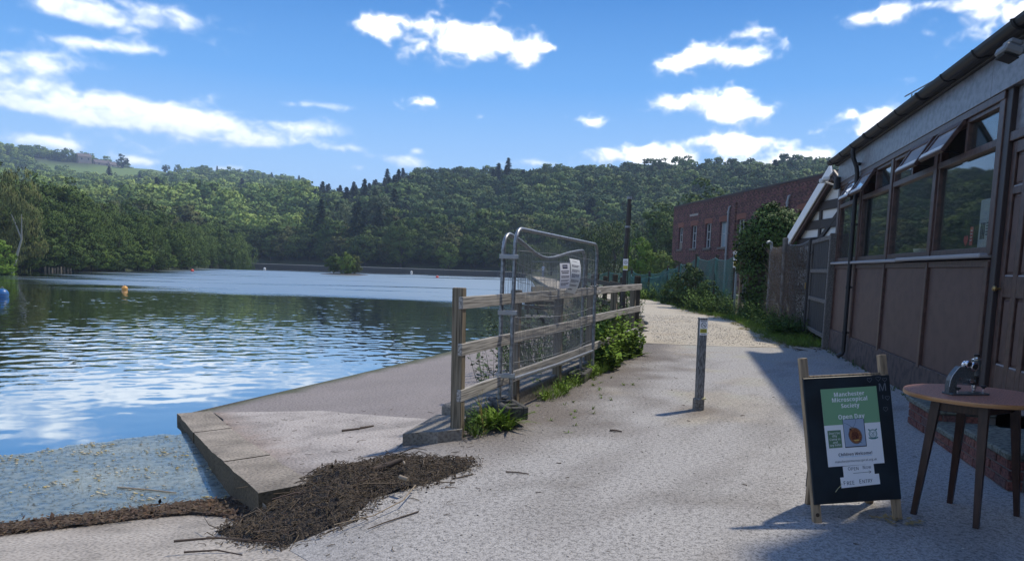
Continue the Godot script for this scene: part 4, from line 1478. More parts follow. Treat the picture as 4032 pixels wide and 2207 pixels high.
func clubhouse():
	var brown := mat("brown paint", Color(0.085, 0.046, 0.036), 0.42, {"tex": noise_tex(81, 0.03, [[0.1, grey(0.7)], [0.6, grey(1.0)]], 512, FastNoiseLite.TYPE_SIMPLEX_SMOOTH, 5), "scale": Vector3(0.8, 0.5, 0.8), "bump": noise_tex(82, 0.06, [], 512), "relief": 0.12})
	var panel := mat("brown board", Color(0.095, 0.052, 0.040), 0.55, {"tex": noise_tex(83, 0.012, [[0.1, grey(0.86)], [0.6, grey(1.0)]], 512, FastNoiseLite.TYPE_SIMPLEX_SMOOTH, 5), "scale": Vector3.ONE * 0.6, "bump": noise_tex(84, 0.09, [], 512), "relief": 0.06})
	var plinth := mat("brown render", Color(0.085, 0.056, 0.048), 0.75, {"tex": noise_tex(85, 0.02, [[0.1, grey(0.6)], [0.6, grey(1.0)]], 512, FastNoiseLite.TYPE_SIMPLEX_SMOOTH, 5), "scale": Vector3.ONE * 0.6})
	var silver := mat("weathered fascia", Color(0.185, 0.18, 0.195), 0.34, {"tex": noise_tex(86, 0.035, [[0.2, grey(0.74)], [0.5, grey(0.92)], [0.8, grey(1.0)]], 512, FastNoiseLite.TYPE_SIMPLEX_SMOOTH, 6), "scale": Vector3(0.35, 0.5, 0.5), "bump": noise_tex(87, 0.03, [], 512), "relief": 0.1})
	var black := mat("black plastic", Color(0.010, 0.010, 0.012), 0.5)
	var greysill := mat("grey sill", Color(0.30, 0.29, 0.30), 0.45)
	var white := mat("white paint", Color(0.62, 0.62, 0.60), 0.5)
	var glass := pane_mat("window glass", 0.16, Color(0.16, 0.25, 0.25))
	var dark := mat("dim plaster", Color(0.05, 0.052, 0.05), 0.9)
	var c := thing("clubhouse", "long brown timber clubhouse with big windows and open top lights", "building", WP)
	var keep := c.position
	c.position = Vector3.ZERO     # parts are laid out in the place's own metres
	# shell
	wbox("plinth", 0.3, -8.12, -0.12, 0.03, -0.3, 0.43, plinth, c)
	for e in [[0.12, -1.85], [-1.85, -3.95], [-3.95, -6.1], [-6.1, -8.1]]:
		wbox("wall_panel", e[0] - 0.045, e[1] + 0.045, -0.08, 0.0, 0.43, 1.72, panel, c)
	for s in [0.15, -1.85, -3.95, -6.1, -8.1]:
		wbox("batten", s + 0.045, s - 0.045, -0.08, 0.04, 0.40, 1.72, brown, c)
	wbox("wall_rail", 0.2, -8.145, -0.08, 0.025, 1.66, 1.735, brown, c)
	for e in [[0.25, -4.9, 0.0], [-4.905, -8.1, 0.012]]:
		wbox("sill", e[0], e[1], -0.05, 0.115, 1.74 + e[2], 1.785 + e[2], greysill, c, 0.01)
	wbox("corner_post", 0.30, 0.10, -0.10, 0.03, 0.43, 3.36, brown, c)
	for w in [["end_wall", 0.30, 0.16, -6.0, -0.10], ["rear_wall", 0.30, -9.3, -6.1, -5.98], ["partition", -9.16, -9.28, -6.0, -0.2]]:
		wbox(w[0], w[1], w[2], w[3], w[4], -0.1, 3.5, panel, c)
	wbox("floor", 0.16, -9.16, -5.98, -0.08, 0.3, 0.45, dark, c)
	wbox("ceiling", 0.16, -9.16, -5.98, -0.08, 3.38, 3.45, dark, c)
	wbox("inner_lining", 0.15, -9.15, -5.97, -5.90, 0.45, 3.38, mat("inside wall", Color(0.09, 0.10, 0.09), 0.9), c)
	# windows
	var bays := [[0.10, -1.85, 0.0], [-1.85, -3.95, 1.0], [-3.95, -6.1, 0.0], [-6.1, -8.1, 1.0]]
	for e in [-1.85, -3.95, -6.1, -8.1]:
		wbox("window_post", e + 0.065, e - 0.065, -0.09, 0.035, 1.785, 3.36, brown, c)
	wbox("window_head", 0.10, -8.165, -0.09, 0.045, 3.29, 3.37, brown, c)
	for k in 4:
		var s0: float = bays[k][0] - (0.0 if k == 0 else 0.065)
		var s1: float = bays[k][1] + 0.065
		var mid := (s0 + s1) * 0.5
		var w := Node3D.new()
		w.name = "window"
		c.add_child(w, true)
		for f in [[s0, s1, 1.785, 1.865], [s0, s1, 2.86, 2.935], [s0, s1, 3.245, 3.292], [mid + 0.03, mid - 0.03, 2.935, 3.245]]:
			wbox("frame", f[0], f[1], -0.07, 0.02, f[2], f[3], brown, w)
		for f in [[s0, s0 - 0.06], [s1 + 0.06, s1]]:
			wbox("frame", f[0], f[1], -0.07, 0.012, 1.865, 3.245, brown, w)
		wbox("pane", s0 - 0.05, s1 + 0.05, -0.034, -0.028, 1.86, 2.87, glass, w, 0.0)
		# one top light shut, the other a sash hung from the top and pushed out
		var open_near: bool = bays[k][2] == 0.0
		var f0 := s0 - 0.055 if open_near else mid - 0.03
		var f1 := mid + 0.03 if open_near else s1 + 0.055
		wbox("pane", f0, f1, -0.034, -0.028, 2.93, 3.25, glass, w, 0.0)
		var o0 := mid - 0.02 if open_near else s0 - 0.05
		var o1 := s1 + 0.05 if open_near else mid + 0.02
		var sash := Node3D.new()
		sash.name = "open_sash"
		c.add_child(sash, true)
		var tilt := deg_to_rad([27.0, 29.0, 30.0, 33.0][k])
		sash.transform = wx((o0 + o1) * 0.5, 0.035, 3.285) * Transform3D(Basis(Vector3(1, 0, 0), -tilt), Vector3.ZERO)
		var wd := absf(o1 - o0)
		for f in [[0, -0.03, wd, 0.06], [0, -0.36, wd, 0.075]]:
			board("frame", X(Vector3(f[0], f[1], 0)), Vector3(f[2], f[3], 0.045), brown, sash)
		for sg in [-1.0, 1.0]:
			board("frame", X(Vector3(sg * (wd * 0.5 - 0.03), -0.19, 0)), Vector3(0.06, 0.285, 0.045), brown, sash)
		board("pane", X(Vector3(0, -0.19, 0)), Vector3(wd - 0.11, 0.28, 0.005), pane_mat("sky painted sash glass", 0.6, Color(0.86, 0.90, 0.95)), sash, 0.0)  # pale, near-opaque glass: the bright sky reflection is put into its colour
		board("bead", X(Vector3(0, -0.352, 0.026)), Vector3(wd - 0.03, 0.055, 0.010), mats["white paint"], sash, 0.003)  # white bead: sky shine on the lower bar painted as its colour
		var st := B.new()
		var a := wp((o0 + o1) * 0.5 - 0.3, 0.03, 2.95)
		st.tube([a, wp((o0 + o1) * 0.5 - 0.3, 0.035 + 0.38 * sin(tilt), 3.285 - 0.38 * cos(tilt))], 0.007, 6)
		obj("stay", st, black, c)
	# fascia, gutter, roof
	for e in [[0.33, -1.9], [-1.905, -4.87], [-4.875, -7.82], [-7.825, -9.3]]:
		wbox("fascia_board", e[0], e[1], -0.1, 0.055, 3.372, 3.75, silver, c, 0.003)
	wbox("soffit", 0.5, -9.28, -0.1, 0.10, 3.752, 3.785, black, c)
	wbox("roof", 0.52, -9.28, -6.2, 0.14, 3.787, 3.85, mat("roofing felt", Color(0.06, 0.06, 0.065), 0.9), c)
	var g := B.new()
	var prof := []
	for i in 9:
		var t := PI + PI * i / 8.0
		prof.append(Vector2(cos(t) * 0.078, sin(t) * 0.078))
	for i in range(8, -1, -1):
		var t := PI + PI * i / 8.0
		prof.append(Vector2(cos(t) * 0.071, sin(t) * 0.071))
	var gx := Transform3D(Basis(WN, Vector3.UP, -WD), wp(-4.36, 0.18, 3.85))
	g.slab(gx, PackedVector2Array(prof), 9.86)
	obj("gutter", g, black, c)
	for i in 10:
		var b := B.new()
		b.box(Transform3D(Basis(-WD, Vector3.UP, WN), wp(0.2 - i * 1.0, 0.10, 3.80)), Vector3(0.035, 0.05, 0.10), 0.004)
		var pr := []
		for k in 9:
			var t := PI + PI * k / 8.0
			pr.append(wp(0.2 - i * 1.0, 0.18 + cos(t) * 0.081, 3.85 + sin(t) * 0.081))
		b.tube(pr, 0.012, 6)
		obj("gutter_bracket", b, black, c)
	for s in [-2.9, -5.85, -8.8]:
		var b := B.new()
		var pr := []
		for k in 9:
			var t := PI + PI * k / 8.0
			pr.append(wp(s, 0.18 + cos(t) * 0.083, 3.85 + sin(t) * 0.083))
		b.tube(pr, 0.02, 6)
		obj("gutter_joint", b, black, c)
	# downpipe with a swan neck, its shoe and brackets
	var dp := B.new()
	dp.tube([wp(-1.78, 0.19, 3.80), wp(-1.78, 0.20, 3.70), wp(-1.78, 0.18, 3.60), wp(-1.78, 0.12, 3.45), wp(-1.78, 0.10, 3.33), wp(-1.78, 0.10, 0.16), wp(-1.78, 0.12, 0.10), wp(-1.78, 0.20, 0.05)], 0.038, 12)
	var pipe := obj("downpipe", dp, black, c)
	for y in [3.50, 2.44, 1.32, 0.5]:
		var b := B.new()
		b.tube([wp(-1.78, 0.10, y - 0.025), wp(-1.78, 0.10, y + 0.025)], 0.046, 12)
		b.box(Transform3D(Basis(-WD, Vector3.UP, WN), wp(-1.78, 0.045, y)), Vector3(0.13, 0.03, 0.03), 0.003)
		obj("pipe_clip", b, black, pipe)
	# door at the top of the steps
	var door := Node3D.new()
	door.name = "door"
	c.add_child(door)
	wbox("jamb", -8.165, -8.30, -0.12, 0.02, 0.40, 3.372, mat("dark jamb brown", Color(0.03, 0.02, 0.019), 0.5), c)  # darker brown than the door's other jamb
	wbox("jamb", -9.22, -9.29, -0.12, 0.02, 0.40, 3.372, brown, c)
	wbox("lintel", -8.30, -9.22, -0.12, 0.01, 2.86, 2.95, brown, c)
	wbox("fanlight", -8.30, -9.22, -0.05, -0.03, 2.95, 3.372, silver, c)
	wbox("threshold", -8.165, -9.29, -0.12, 0.09, 0.36, 0.43, greysill, c)
	wbox("leaf", -8.31, -9.21, -0.08, -0.045, 0.44, 2.855, brown, door)
	for s in [-8.31, -8.62, -8.90, -9.11]:
		wbox("stile", s, s - 0.10, -0.045, -0.02, 0.44, 2.855, brown, door)
	for r in [[0.44, 0.71], [1.37, 1.57], [2.35, 2.42], [2.74, 2.855]]:
		for s in [[-8.41, -8.62], [-8.72, -8.90], [-9.0, -9.11]]:
			wbox("rail", s[0], s[1], -0.045, -0.021, r[0], r[1], brown, door)
	for r in [[0.71, 1.37], [1.57, 2.35], [2.42, 2.74]]:
		for s in [[-8.41, -8.62], [-8.72, -8.90], [-9.0, -9.11]]:
			wbox("raised_panel", s[0] - 0.03, s[1] + 0.03, -0.06, -0.034, r[0] + 0.035, r[1] - 0.03, panel, door, 0.008)
			wbox("bead", s[0], s[1], -0.045, -0.028, r[0], r[0] + 0.014, greysill, door, 0.003)
	var knob := B.new()
	knob.lathe(Transform3D(Basis(WD, WN, Vector3.UP), wp(-8.36, -0.02, 1.45)), [[0.012, 0.0], [0.012, 0.03], [0.028, 0.04], [0.03, 0.055], [0.018, 0.07], [0.0, 0.072]], 14)
	obj("knob", knob, mat("brass", Color(0.35, 0.24, 0.10), 0.35, {"metal": 0.9}), door)
	c.position = Vector3.ZERO
	# the taller block that carries on beyond the door
	var t := thing("tall_block", "two-storey brown block adjoining the clubhouse beyond its door", "building")
	wbox("wall", -9.3, -18.0, -7.0, 0.0, -0.2, 6.40, panel, t)
	wbox("parapet", -9.29, -18.01, -7.01, 0.03, 6.40, 6.50, silver, t)
	for s in [-11.2, -14.4]:
		for y in [1.4, 3.9]:
			var w := wbox("window", s, s - 1.3, 0.0, 0.04, y, y + 1.2, brown, t)
			w.name = w.name
			wbox("pane", s - 0.07, s - 1.23, 0.03, 0.046, y + 0.07, y + 1.13, glass, t, 0.0)
	# what stands and hangs inside
	var table := thing("cafe_table", "white-topped table standing behind the second window", "table", wp(-3.4, -1.5, 0.45))
	var b := B.new()
	b.lathe(X(Vector3(0, 0.72, 0)), [[0.4, 0.0], [0.42, 0.015], [0.40, 0.03]], 20)
	obj("table_top", b, white, table)
	b = B.new()
	b.lathe(X(Vector3.ZERO), [[0.22, 0.0], [0.2, 0.02], [0.03, 0.05], [0.03, 0.72]], 14)
	obj("pedestal", b, black, table)
	for e in [[-4.3, -1.9, 0.4], [-4.9, -2.2, 1.2], [-5.4, -1.8, -0.4]]:
		var ch := thing("white_chair", {0.4: "white slatted chair inside, farthest behind the third window", 1.2: "white slatted chair inside, middle one behind the third window", -0.4: "white slatted chair inside, nearest behind the third window"}[e[2]], "chair", wp(e[0], e[1], 0.45), e[2], "white chairs inside the clubhouse")
		board("seat", X(Vector3(0, 0.45, 0)), Vector3(0.42, 0.03, 0.42), white, ch)
		for sx in [-1, 1]:
			for sz in [-1, 1]:
				board("leg", X(Vector3(sx * 0.18, 0.22, sz * 0.18)), Vector3(0.035, 0.44, 0.035), white, ch)
		for k in 4:
			board("back_slat", X(Vector3(-0.165 + 0.11 * k, 1.25, -0.2)), Vector3(0.045, 1.6, 0.02), white, ch)
		board("back_rail", X(Vector3(0, 2.04, -0.2)), Vector3(0.42, 0.06, 0.025), white, ch)
	var bowl := thing("white_bowl", "white bowl standing on the inner sill of the third window", "bowl", wp(-5.05, -0.22, 1.80))
	b = B.new()
	b.lathe(X(Vector3.ZERO), [[0.07, 0.0], [0.13, 0.05], [0.15, 0.13], [0.145, 0.13], [0.12, 0.05], [0.0, 0.02]], 20, false)
	obj("bowl", b, white, bowl)
	wbox("inner_sill", 0.1, -8.1, -0.42, -0.10, 1.755, 1.795, brown, c)
	var red := mat("red card", Color(0.55, 0.06, 0.05), 0.7)
	var heart := thing("paper_heart", "red paper heart stuck inside the nearest window", "paper heart", wp(-7.2, -0.040, 1.96))
	b = B.new()
	var hp := PackedVector2Array()
	for i in 24:
		var a := TAU * i / 24.0
		hp.append(Vector2(pow(sin(a), 3.0), (13.0 * cos(a) - 5.0 * cos(2 * a) - 2.0 * cos(3 * a) - cos(4 * a)) / 16.0) * 0.072)
	b.slab(Transform3D(), hp, 0.001)
	obj("heart", b, red, heart, Transform3D(Basis(-WD, Vector3.UP, WN), Vector3.ZERO))
	var tagc := thing("red_card", "red notice card beside the paper heart in the nearest window", "notice", wp(-7.36, -0.040, 2.0))
	b = B.new()
	b.box(Transform3D(), Vector3(0.09, 0.20, 0.001), 0.0)
	obj("card", b, red, tagc, Transform3D(Basis(-WD, Vector3.UP, WN), Vector3.ZERO))
	for i in 4:
		obj("printed_line", _strip(0.06, 0.012), white, tagc, Transform3D(Basis(-WD, Vector3.UP, WN), Vector3(0, 0.06 - 0.035 * i, 0) + WN * 0.0012))
	var poster := thing("window_poster", "pale poster with dark figures in the nearest window's corner", "poster", wp(-7.74, -0.042, 2.12))
	obj("sheet", _strip(0.36, 0.5), mat("pale sheet", Color(0.42, 0.50, 0.52), 0.7), poster, Transform3D(Basis(-WD, Vector3.UP, WN), Vector3.ZERO))
	for i in 3:
		obj("figure", _strip(0.035, 0.17), mat("ink", Color(0.03, 0.035, 0.05), 0.8), poster, Transform3D(Basis(-WD, Vector3.UP, WN), WD * (0.11 - 0.045 * i) + Vector3(0, -0.08, 0) + WN * 0.0012))
	for i in 5:
		obj("printed_line", _strip(0.13, 0.012), mats["ink"], poster, Transform3D(Basis(-WD, Vector3.UP, WN), WD * -0.09 + Vector3(0, 0.0 - 0.03 * i, 0) + WN * 0.0012))
	var boardt := thing("wall_board", "dark display board with pale sheets on the clubhouse's inner wall", "display board", wp(-7.6, -5.88, 1.9))
	obj("board", _strip(2.6, 0.9), black, boardt, Transform3D(Basis(-WD, Vector3.UP, WN), Vector3(0, 0.3, 0)))
	for i in 3:
		obj("sheet", _strip(0.42, 0.5), white, boardt, Transform3D(Basis(-WD, Vector3.UP, WN), WD * (0.8 - 0.7 * i) + Vector3(0, 0.3, 0) + WN * 0.003))

func _strip(w: float, h: float) -> B:
	var b := B.new()
	b.box(Transform3D(), Vector3(w, h, 0.001), 0.0)
	return b

func wall_fittings():
	var grey_m := mat("grey casting", Color(0.19, 0.20, 0.205), 0.55)
	var white: Material = mats["white paint"]
	var black: Material = mats["black plastic"]
	# floodlight under the gutter, far upper right
	var f := thing("floodlight", "grey floodlight fixed beneath the gutter at the right edge", "floodlight")
	f.transform = wx(-8.98, 0.32, 3.50)
	for e in [["bracket", Vector3(0, 0.03, -0.15), Vector3(0.05, 0.05, 0.25), 0.0], ["housing", Vector3(0, 0.02, 0.0), Vector3(0.25, 0.07, 0.16), -0.35], ["hood", Vector3(0, 0.085, -0.02), Vector3(0.18, 0.05, 0.11), -0.35], ["lens", Vector3(0, -0.035, 0.015), Vector3(0.21, 0.012, 0.13), -0.35]]:
		board(e[0], X(e[1], 0, e[3]), e[2], black if e[0] == "lens" else grey_m, f, 0.015)
	# camera and siren at the far corner
	var cam := thing("security_camera", "small white security camera at the clubhouse's far corner", "security camera")
	cam.transform = wx(0.45, 0.22, 3.36)
	var b := B.new()
	b.tube([Vector3(0, 0, -0.16), Vector3(0, 0.05, 0.0), Vector3(0, 0.06, 0.05)], 0.018, 8)
	obj("bracket", b, white, cam)
	b = B.new()
	b.box(X(Vector3(-0.03, 0.1, 0.08), 0.9, 0.15), Vector3(0.10, 0.09, 0.24), 0.02)
	obj("housing", b, white, cam)
	b = B.new()
	b.lathe(X(Vector3(-0.13, 0.085, 0.15)) * Transform3D(Basis(Vector3(0, 0, 1), PI / 2), Vector3.ZERO), [[0.03, -0.02], [0.03, 0.03], [0.02, 0.035]], 12)
	obj("lens", b, black, cam)
	b = B.new()
	b.box(X(Vector3(0.10, 0.13, 0.05), -0.4), Vector3(0.07, 0.07, 0.13), 0.015)
	obj("sensor", b, white, cam)
	var si := thing("alarm_box", "black alarm box on the end of the fascia", "alarm box")
	si.transform = wx(0.12, 0.10, 3.37)
	board("case", X(Vector3.ZERO), Vector3(0.22, 0.24, 0.09), black, si, 0.012)
	board("lid", X(Vector3(0, 0, 0.047)), Vector3(0.18, 0.20, 0.006), black, si, 0.002)
	var lb := thing("wall_label", "small pale blue label on the clubhouse corner post", "label")
	lb.transform = wx(0.2, 0.043, 1.62)
	board("plate", X(Vector3.ZERO), Vector3(0.07, 0.17, 0.004), mat("pale blue", Color(0.35, 0.55, 0.75), 0.4), lb, 0.001)
	board("print", X(Vector3(0, 0.03, 0.0025)), Vector3(0.05, 0.04, 0.001), white, lb, 0.0)
	var ae := thing("aerial", "thin aerial bar on a short mast above the roof", "aerial")
	b = B.new()
	b.tube([wp(2.14, -1.5, 5.46) - WD * 0.6, wp(0.42, -1.5, 5.25) - WD * 2.0], 0.016, 6)
	obj("bar", b, grey_m, ae)
	b = B.new()
	b.tube([wp(1.0, -1.5, 3.7), wp(1.0, -1.5, 5.40)], 0.014, 6)
	obj("mast", b, grey_m, ae)
	ae.position = -WD * -0.55

func brick_steps():
	var stone := mat("green stone", Color(0.15, 0.16, 0.13), 0.85, {"tex": noise_tex(91, 0.03, [[0.1, grey(0.5)], [0.6, grey(1)]], 512, FastNoiseLite.TYPE_SIMPLEX_SMOOTH, 5), "scale": Vector3.ONE * 1.2, "bump": noise_tex(92, 0.06, [], 256), "relief": 0.4})
	var mortar := mat("mortar", Color(0.13, 0.12, 0.11), 0.95)
	var bricks := []
	for e in [[0.19, 0.072, 0.055], [0.155, 0.058, 0.047], [0.22, 0.095, 0.075], [0.13, 0.065, 0.058]]:
		bricks.append(mat("brick %d" % bricks.size(), Color(e[0], e[1], e[2]), 0.9, {"tex": noise_tex(93 + bricks.size(), 0.04, [[0.1, grey(0.55)], [0.6, grey(1)]], 256), "scale": Vector3.ONE * 2.5}))
	var st := thing("door_steps", "brick steps with stone treads leading up to the clubhouse door", "steps")
	# [from s, to s, top, n]
	for blk in [[-7.98, -8.74, 0.235, 0.60], [-8.74, -9.56, 0.115, 0.60], [-9.56, -10.6, 0.235, 0.60]]:
		var s0: float = blk[0]
		var s1: float = blk[1]
		wbox("core", s0 - 0.012, s1 + 0.012, 0.035, blk[3] - 0.012, -0.2, blk[2], mortar, st, 0.002)
		var rows := int(round((blk[2] + 0.02) / 0.078))
		for r in rows:
			var y: float = blk[2] - 0.039 - r * 0.078
			var s := s0 - (0.0 if r % 2 else 0.11)
			var first := true
			while s > s1 + 0.02:
				var l := minf(0.215, s - s1)
				if first and r % 2 == 0:
					board("brick", wx(s0 - 0.0525, blk[3] - 0.05, y), Vector3(0.103, 0.066, 0.102), bricks[rng.randi() % 4], st, 0.005)
				first = false
				board("brick", wx(s - l * 0.5, blk[3] - 0.05 + R(-0.003, 0.003), y), Vector3(l - 0.011, 0.066, 0.102), bricks[rng.randi() % 4], st, 0.005)
				s -= 0.225
			for e in [s0 - 0.05, s1 + 0.05]:
				var n := 0.045 + (0.0 if r % 2 else 0.11)
				while n < blk[3] - 0.11:
					var l := minf(0.215, blk[3] - 0.105 - n)
					if l > 0.05:
						board("brick", wx(e, n + l * 0.5, y), Vector3(0.102, 0.066, l - 0.011), bricks[rng.randi() % 4], st, 0.005)
					n += 0.225
		wbox("tread", s0 + 0.02, s1 - 0.01, 0.035, blk[3] + 0.03, blk[2] + 0.002, blk[2] + 0.056, stone, st, 0.012)

# ---------------------------------------------------------------- sign, table, microscope, bollard
func chalk_board():
	var lb := Vector3(1.96, 0.0, -4.65)
	var ax := Vector3(0.50, 0.03, -0.06).normalized()
	var ay := Vector3(-0.075, 0.985, -0.21)
	ay = (ay - ax * ay.dot(ax)).normalized()
	var az := ax.cross(ay)
	var fx := Transform3D(Basis(ax, ay, az), lb + ax * 0.25)
	var g := {"tex": grain(101, 0.5), "scale": Vector3(3, 0.3, 3)}
	var pine := mat("raw pine", Color(0.36, 0.265, 0.165), 0.7, g)
	var slate := mat("chalkboard paint", Color(0.012, 0.022, 0.030), 0.5, {"tex": noise_tex(102, 0.01, [[0.2, grey(0.7)], [0.8, grey(1)]], 256), "scale": Vector3.ONE})
	var a := thing("chalkboard_sign", "dark A-frame chalkboard on pine legs standing in the yard", "sandwich board")
	a.transform = fx
	for s in [-0.268, 0.268]:
		board("front_leg", X(Vector3(s, 0.51, -0.018)), Vector3(0.052, 1.05, 0.034), pine, a, 0.004)
	board("front_board", X(Vector3(0.0, 0.51, 0.006)), Vector3(0.582, 0.79, 0.012), slate, a, 0.003)
	board("top_rail", X(Vector3(0, 0.905, -0.020)), Vector3(0.48, 0.032, 0.030), pine, a, 0.004)
	var kn := B.new()
	kn.lathe(Transform3D(Basis(Vector3(1, 0, 0), PI / 2), Vector3(-0.268, 0.05, -0.0005)), [[0.013, 0.0], [0.012, 0.0012], [0.0, 0.0014]], 12)
	obj("knot", kn, mat("dark knot", Color(0.06, 0.035, 0.02), 0.8), a)
	# rear frame, hinged at the top
	var ry := Vector3(-0.04, 0.985, 0.163)
	ry = (ry - ax * ry.dot(ax)).normalized()
	var lean := fx.affine_inverse() * Transform3D(Basis(ax, ry, ax.cross(ry)), Vector3(2.250, 0.0, -5.075))
	for s in [-0.215, 0.215]:
		board("rear_leg", lean * X(Vector3(s, 0.43, 0.0)), Vector3(0.052, 0.88, 0.034), pine, a, 0.004)
	board("rear_board", lean * X(Vector3(0, 0.48, -0.023)), Vector3(0.48, 0.70, 0.012), slate, a, 0.003)
	var chalk := mat("chalk", Color(0.15, 0.165, 0.19), 0.95)
	var heart := func(x: float, y: float, s: float):
		var b := B.new()
		var pts := []
		for i in 25:
			var t := TAU * i / 24.0
			pts.append(Vector3(x + s * pow(sin(t), 3.0), y + s * (13.0 * cos(t) - 5.0 * cos(2 * t) - 2.0 * cos(3 * t) - cos(4 * t)) / 16.0, 0.0122))
		b.tube(pts, 0.0011, 4, false)
		obj("chalk_heart", b, chalk, a)
	for h in [[0.153, 0.875, 0.016], [0.213, 0.88, 0.016], [0.256, 0.872, 0.014], [0.263, 0.755, 0.015], [0.243, 0.685, 0.016]]:
		heart.call(h[0], h[1], h[2])
	words("M", 0.236, 0.825, 0.046, chalk, a, 0.0123)
	words("I", 0.232, 0.762, 0.008, chalk, a, 0.0123)
	var sb := B.new()
	sb.tube([Vector3(-0.145, 0.185, 0.0135), Vector3(-0.125, 0.208, 0.014), Vector3(-0.105, 0.222, 0.0135), Vector3(-0.10, 0.236, 0.014), Vector3(-0.094, 0.231, 0.014)], 0.0022, 5)
	obj("string", sb, mat("straw", Color(0.40, 0.38, 0.22), 0.9), a)
	# the poster
	var white := mat("poster paper", Color(0.86, 0.86, 0.86), 0.5)
	var green := mat("poster green", Color(0.21, 0.40, 0.22), 0.5)
	var green2 := mat("poster box green", Color(0.12, 0.22, 0.12), 0.5)
	var ink: Material = mats["ink"]
	var W := 0.376
	var H := 0.488
	var p := thing("poster", "green and white open day poster pinned on the chalkboard", "poster")
	p.transform = fx * Transform3D(Basis(Vector3(0, 0, 1), 0.012), Vector3(0.008, 0.588, 0.0138))
	flat_sheet("sheet", 0, 0, W, H, 0, white, p)
	flat_sheet("green_field", 0, H * 0.265, W, H * 0.47, 0.0006, green, p)
	var lx := func(u: float) -> float: return (u - 0.5) * W
	var ly := func(v: float) -> float: return (0.5 - v) * H
	words("Manchester", lx.call(0.5), ly.call(0.078), W * 0.54, white, p, 0.0012, true)
	words("Microscopical", lx.call(0.5), ly.call(0.157), W * 0.63, white, p, 0.0012, true)
	words("Society", lx.call(0.5), ly.call(0.238), W * 0.325, white, p, 0.0012, true)
	words("Open Day", lx.call(0.5), ly.call(0.382), W * 0.47, white, p, 0.0012, true)
	words("Children Welcome!", lx.call(0.5), ly.call(0.853), W * 0.60, ink, p, 0.0008, true)
	words("Under 18 accompanied by an adult please", lx.call(0.5), ly.call(0.885), W * 0.58, mats["pale blue"], p, 0.0008)
	words("manchestermicroscopical.org.uk", lx.call(0.5), ly.call(0.945), W * 0.74, ink, p, 0.0008)
	flat_sheet("green_box", lx.call(0.165), ly.call(0.65), W * 0.235, H * 0.225, 0.0008, green2, p)
	var row := 0
	for s in ["Don't be", "shy", "Come in", "and", "say hello"]:
		words(s, lx.call(0.165), ly.call(0.573 + 0.039 * row), W * [0.19, 0.085, 0.185, 0.08, 0.20][row], white, p, 0.0014)
		row += 1
	# the water flea print
	var im := Image.create(96, 124, false, Image.FORMAT_RGB8)
	im.fill(Color(0.62, 0.68, 0.76))
	for y in 124:
		for x in 96:
			var q := (Vector2(x, y) - Vector2(50, 76)).rotated(0.25)
			var e := pow(q.x / 31.0, 2.0) + pow(q.y / 38.0, 2.0)
			var hd := pow((x - 38.0) / 15.0, 2.0) + pow((y - 46.0) / 11.0, 2.0)
			var n := bumps.get_noise_2d(x * 9.0, y * 9.0)
			if e < 1.0 or hd < 1.0:
				var c := Color(0.62, 0.55, 0.50)
				if e < 0.82:
					c = Color(0.42, 0.24, 0.17).lerp(Color(0.62, 0.40, 0.24), clampf(0.5 + n * 1.4, 0, 1))
				if e < 0.3 and n > 0.0:
					c = Color(0.30, 0.12, 0.10)
				if e > 0.9 and e < 1.0:
					c = Color(0.18, 0.16, 0.18)
				if pow((x - 54.0) / 13.0, 2.0) + pow((y - 97.0) / 4.0, 2.0) < 1.0:
					c = Color(0.80, 0.66, 0.38)
				im.set_pixel(x, y, c)
			if pow((x - 30.0) / 4.5, 2.0) + pow((y - 46.0) / 4.0, 2.0) < 1.0:
				im.set_pixel(x, y, Color(0.05, 0.05, 0.06))
	for k in 3:
		for i in 70:
			var t := i / 69.0
			var a0 := Vector2(42, 40)
			var b0: Vector2 = [Vector2(60, 2), Vector2(4, 14), Vector2(78, 112)][k]
			if k == 2:
				a0 = Vector2(62, 104)
			var v := a0.lerp(b0, t) + Vector2(sin(t * 3.0) * 4.0, 0)
			im.set_pixel(clampi(int(v.x), 0, 95), clampi(int(v.y), 0, 123), Color(0.24, 0.26, 0.32))
	var flea := print_mat("flea print", ImageTexture.create_from_image(im), 0.45)
	flat_sheet("picture_border", lx.call(0.525), ly.call(0.588), W * 0.385, H * 0.365, 0.0009, mats["ink"], p)
	var qm := QuadMesh.new()
	qm.size = Vector2(W * 0.365, H * 0.348)
	obj("picture", qm, flea, p, X(Vector3(lx.call(0.522), ly.call(0.584), 0.0016)))
	# the society's emblem
	var teal := mat("emblem teal", Color(0.035, 0.19, 0.17), 0.5)
	var em := B.new()
	var ring := func(r0: float, r1: float):
		for i in 28:
			var a0 := TAU * i / 28.0
			var a1 := TAU * (i + 1) / 28.0
			em.quad(Vector3(cos(a0) * r0, sin(a0) * r0, 0), Vector3(cos(a1) * r0, sin(a1) * r0, 0), Vector3(cos(a1) * r1, sin(a1) * r1, 0), Vector3(cos(a0) * r1, sin(a0) * r1, 0), Vector3(0, 0, 1))
	ring.call(0.0255, 0.0285)
	ring.call(0.0205, 0.0218)
	for i in 20:
		var t := TAU * i / 20.0
		em.box(Transform3D(Basis(Vector3(0, 0, 1), t), Vector3(cos(t) * 0.0236, sin(t) * 0.0236, 0)), Vector3(0.0022, 0.0034, 0.0002), 0.0)
	var shield := [Vector2(-0.0135, 0.011), Vector2(0.0135, 0.011), Vector2(0.0135, -0.002), Vector2(0.009, -0.0115), Vector2(0, -0.0155), Vector2(-0.009, -0.0115), Vector2(-0.0135, -0.002)]
	for i in 7:
		var v0: Vector2 = shield[i]
		var v1: Vector2 = shield[(i + 1) % 7]
		em.tube([Vector3(v0.x, v0.y, 0), Vector3(v1.x, v1.y, 0)], 0.001, 4)
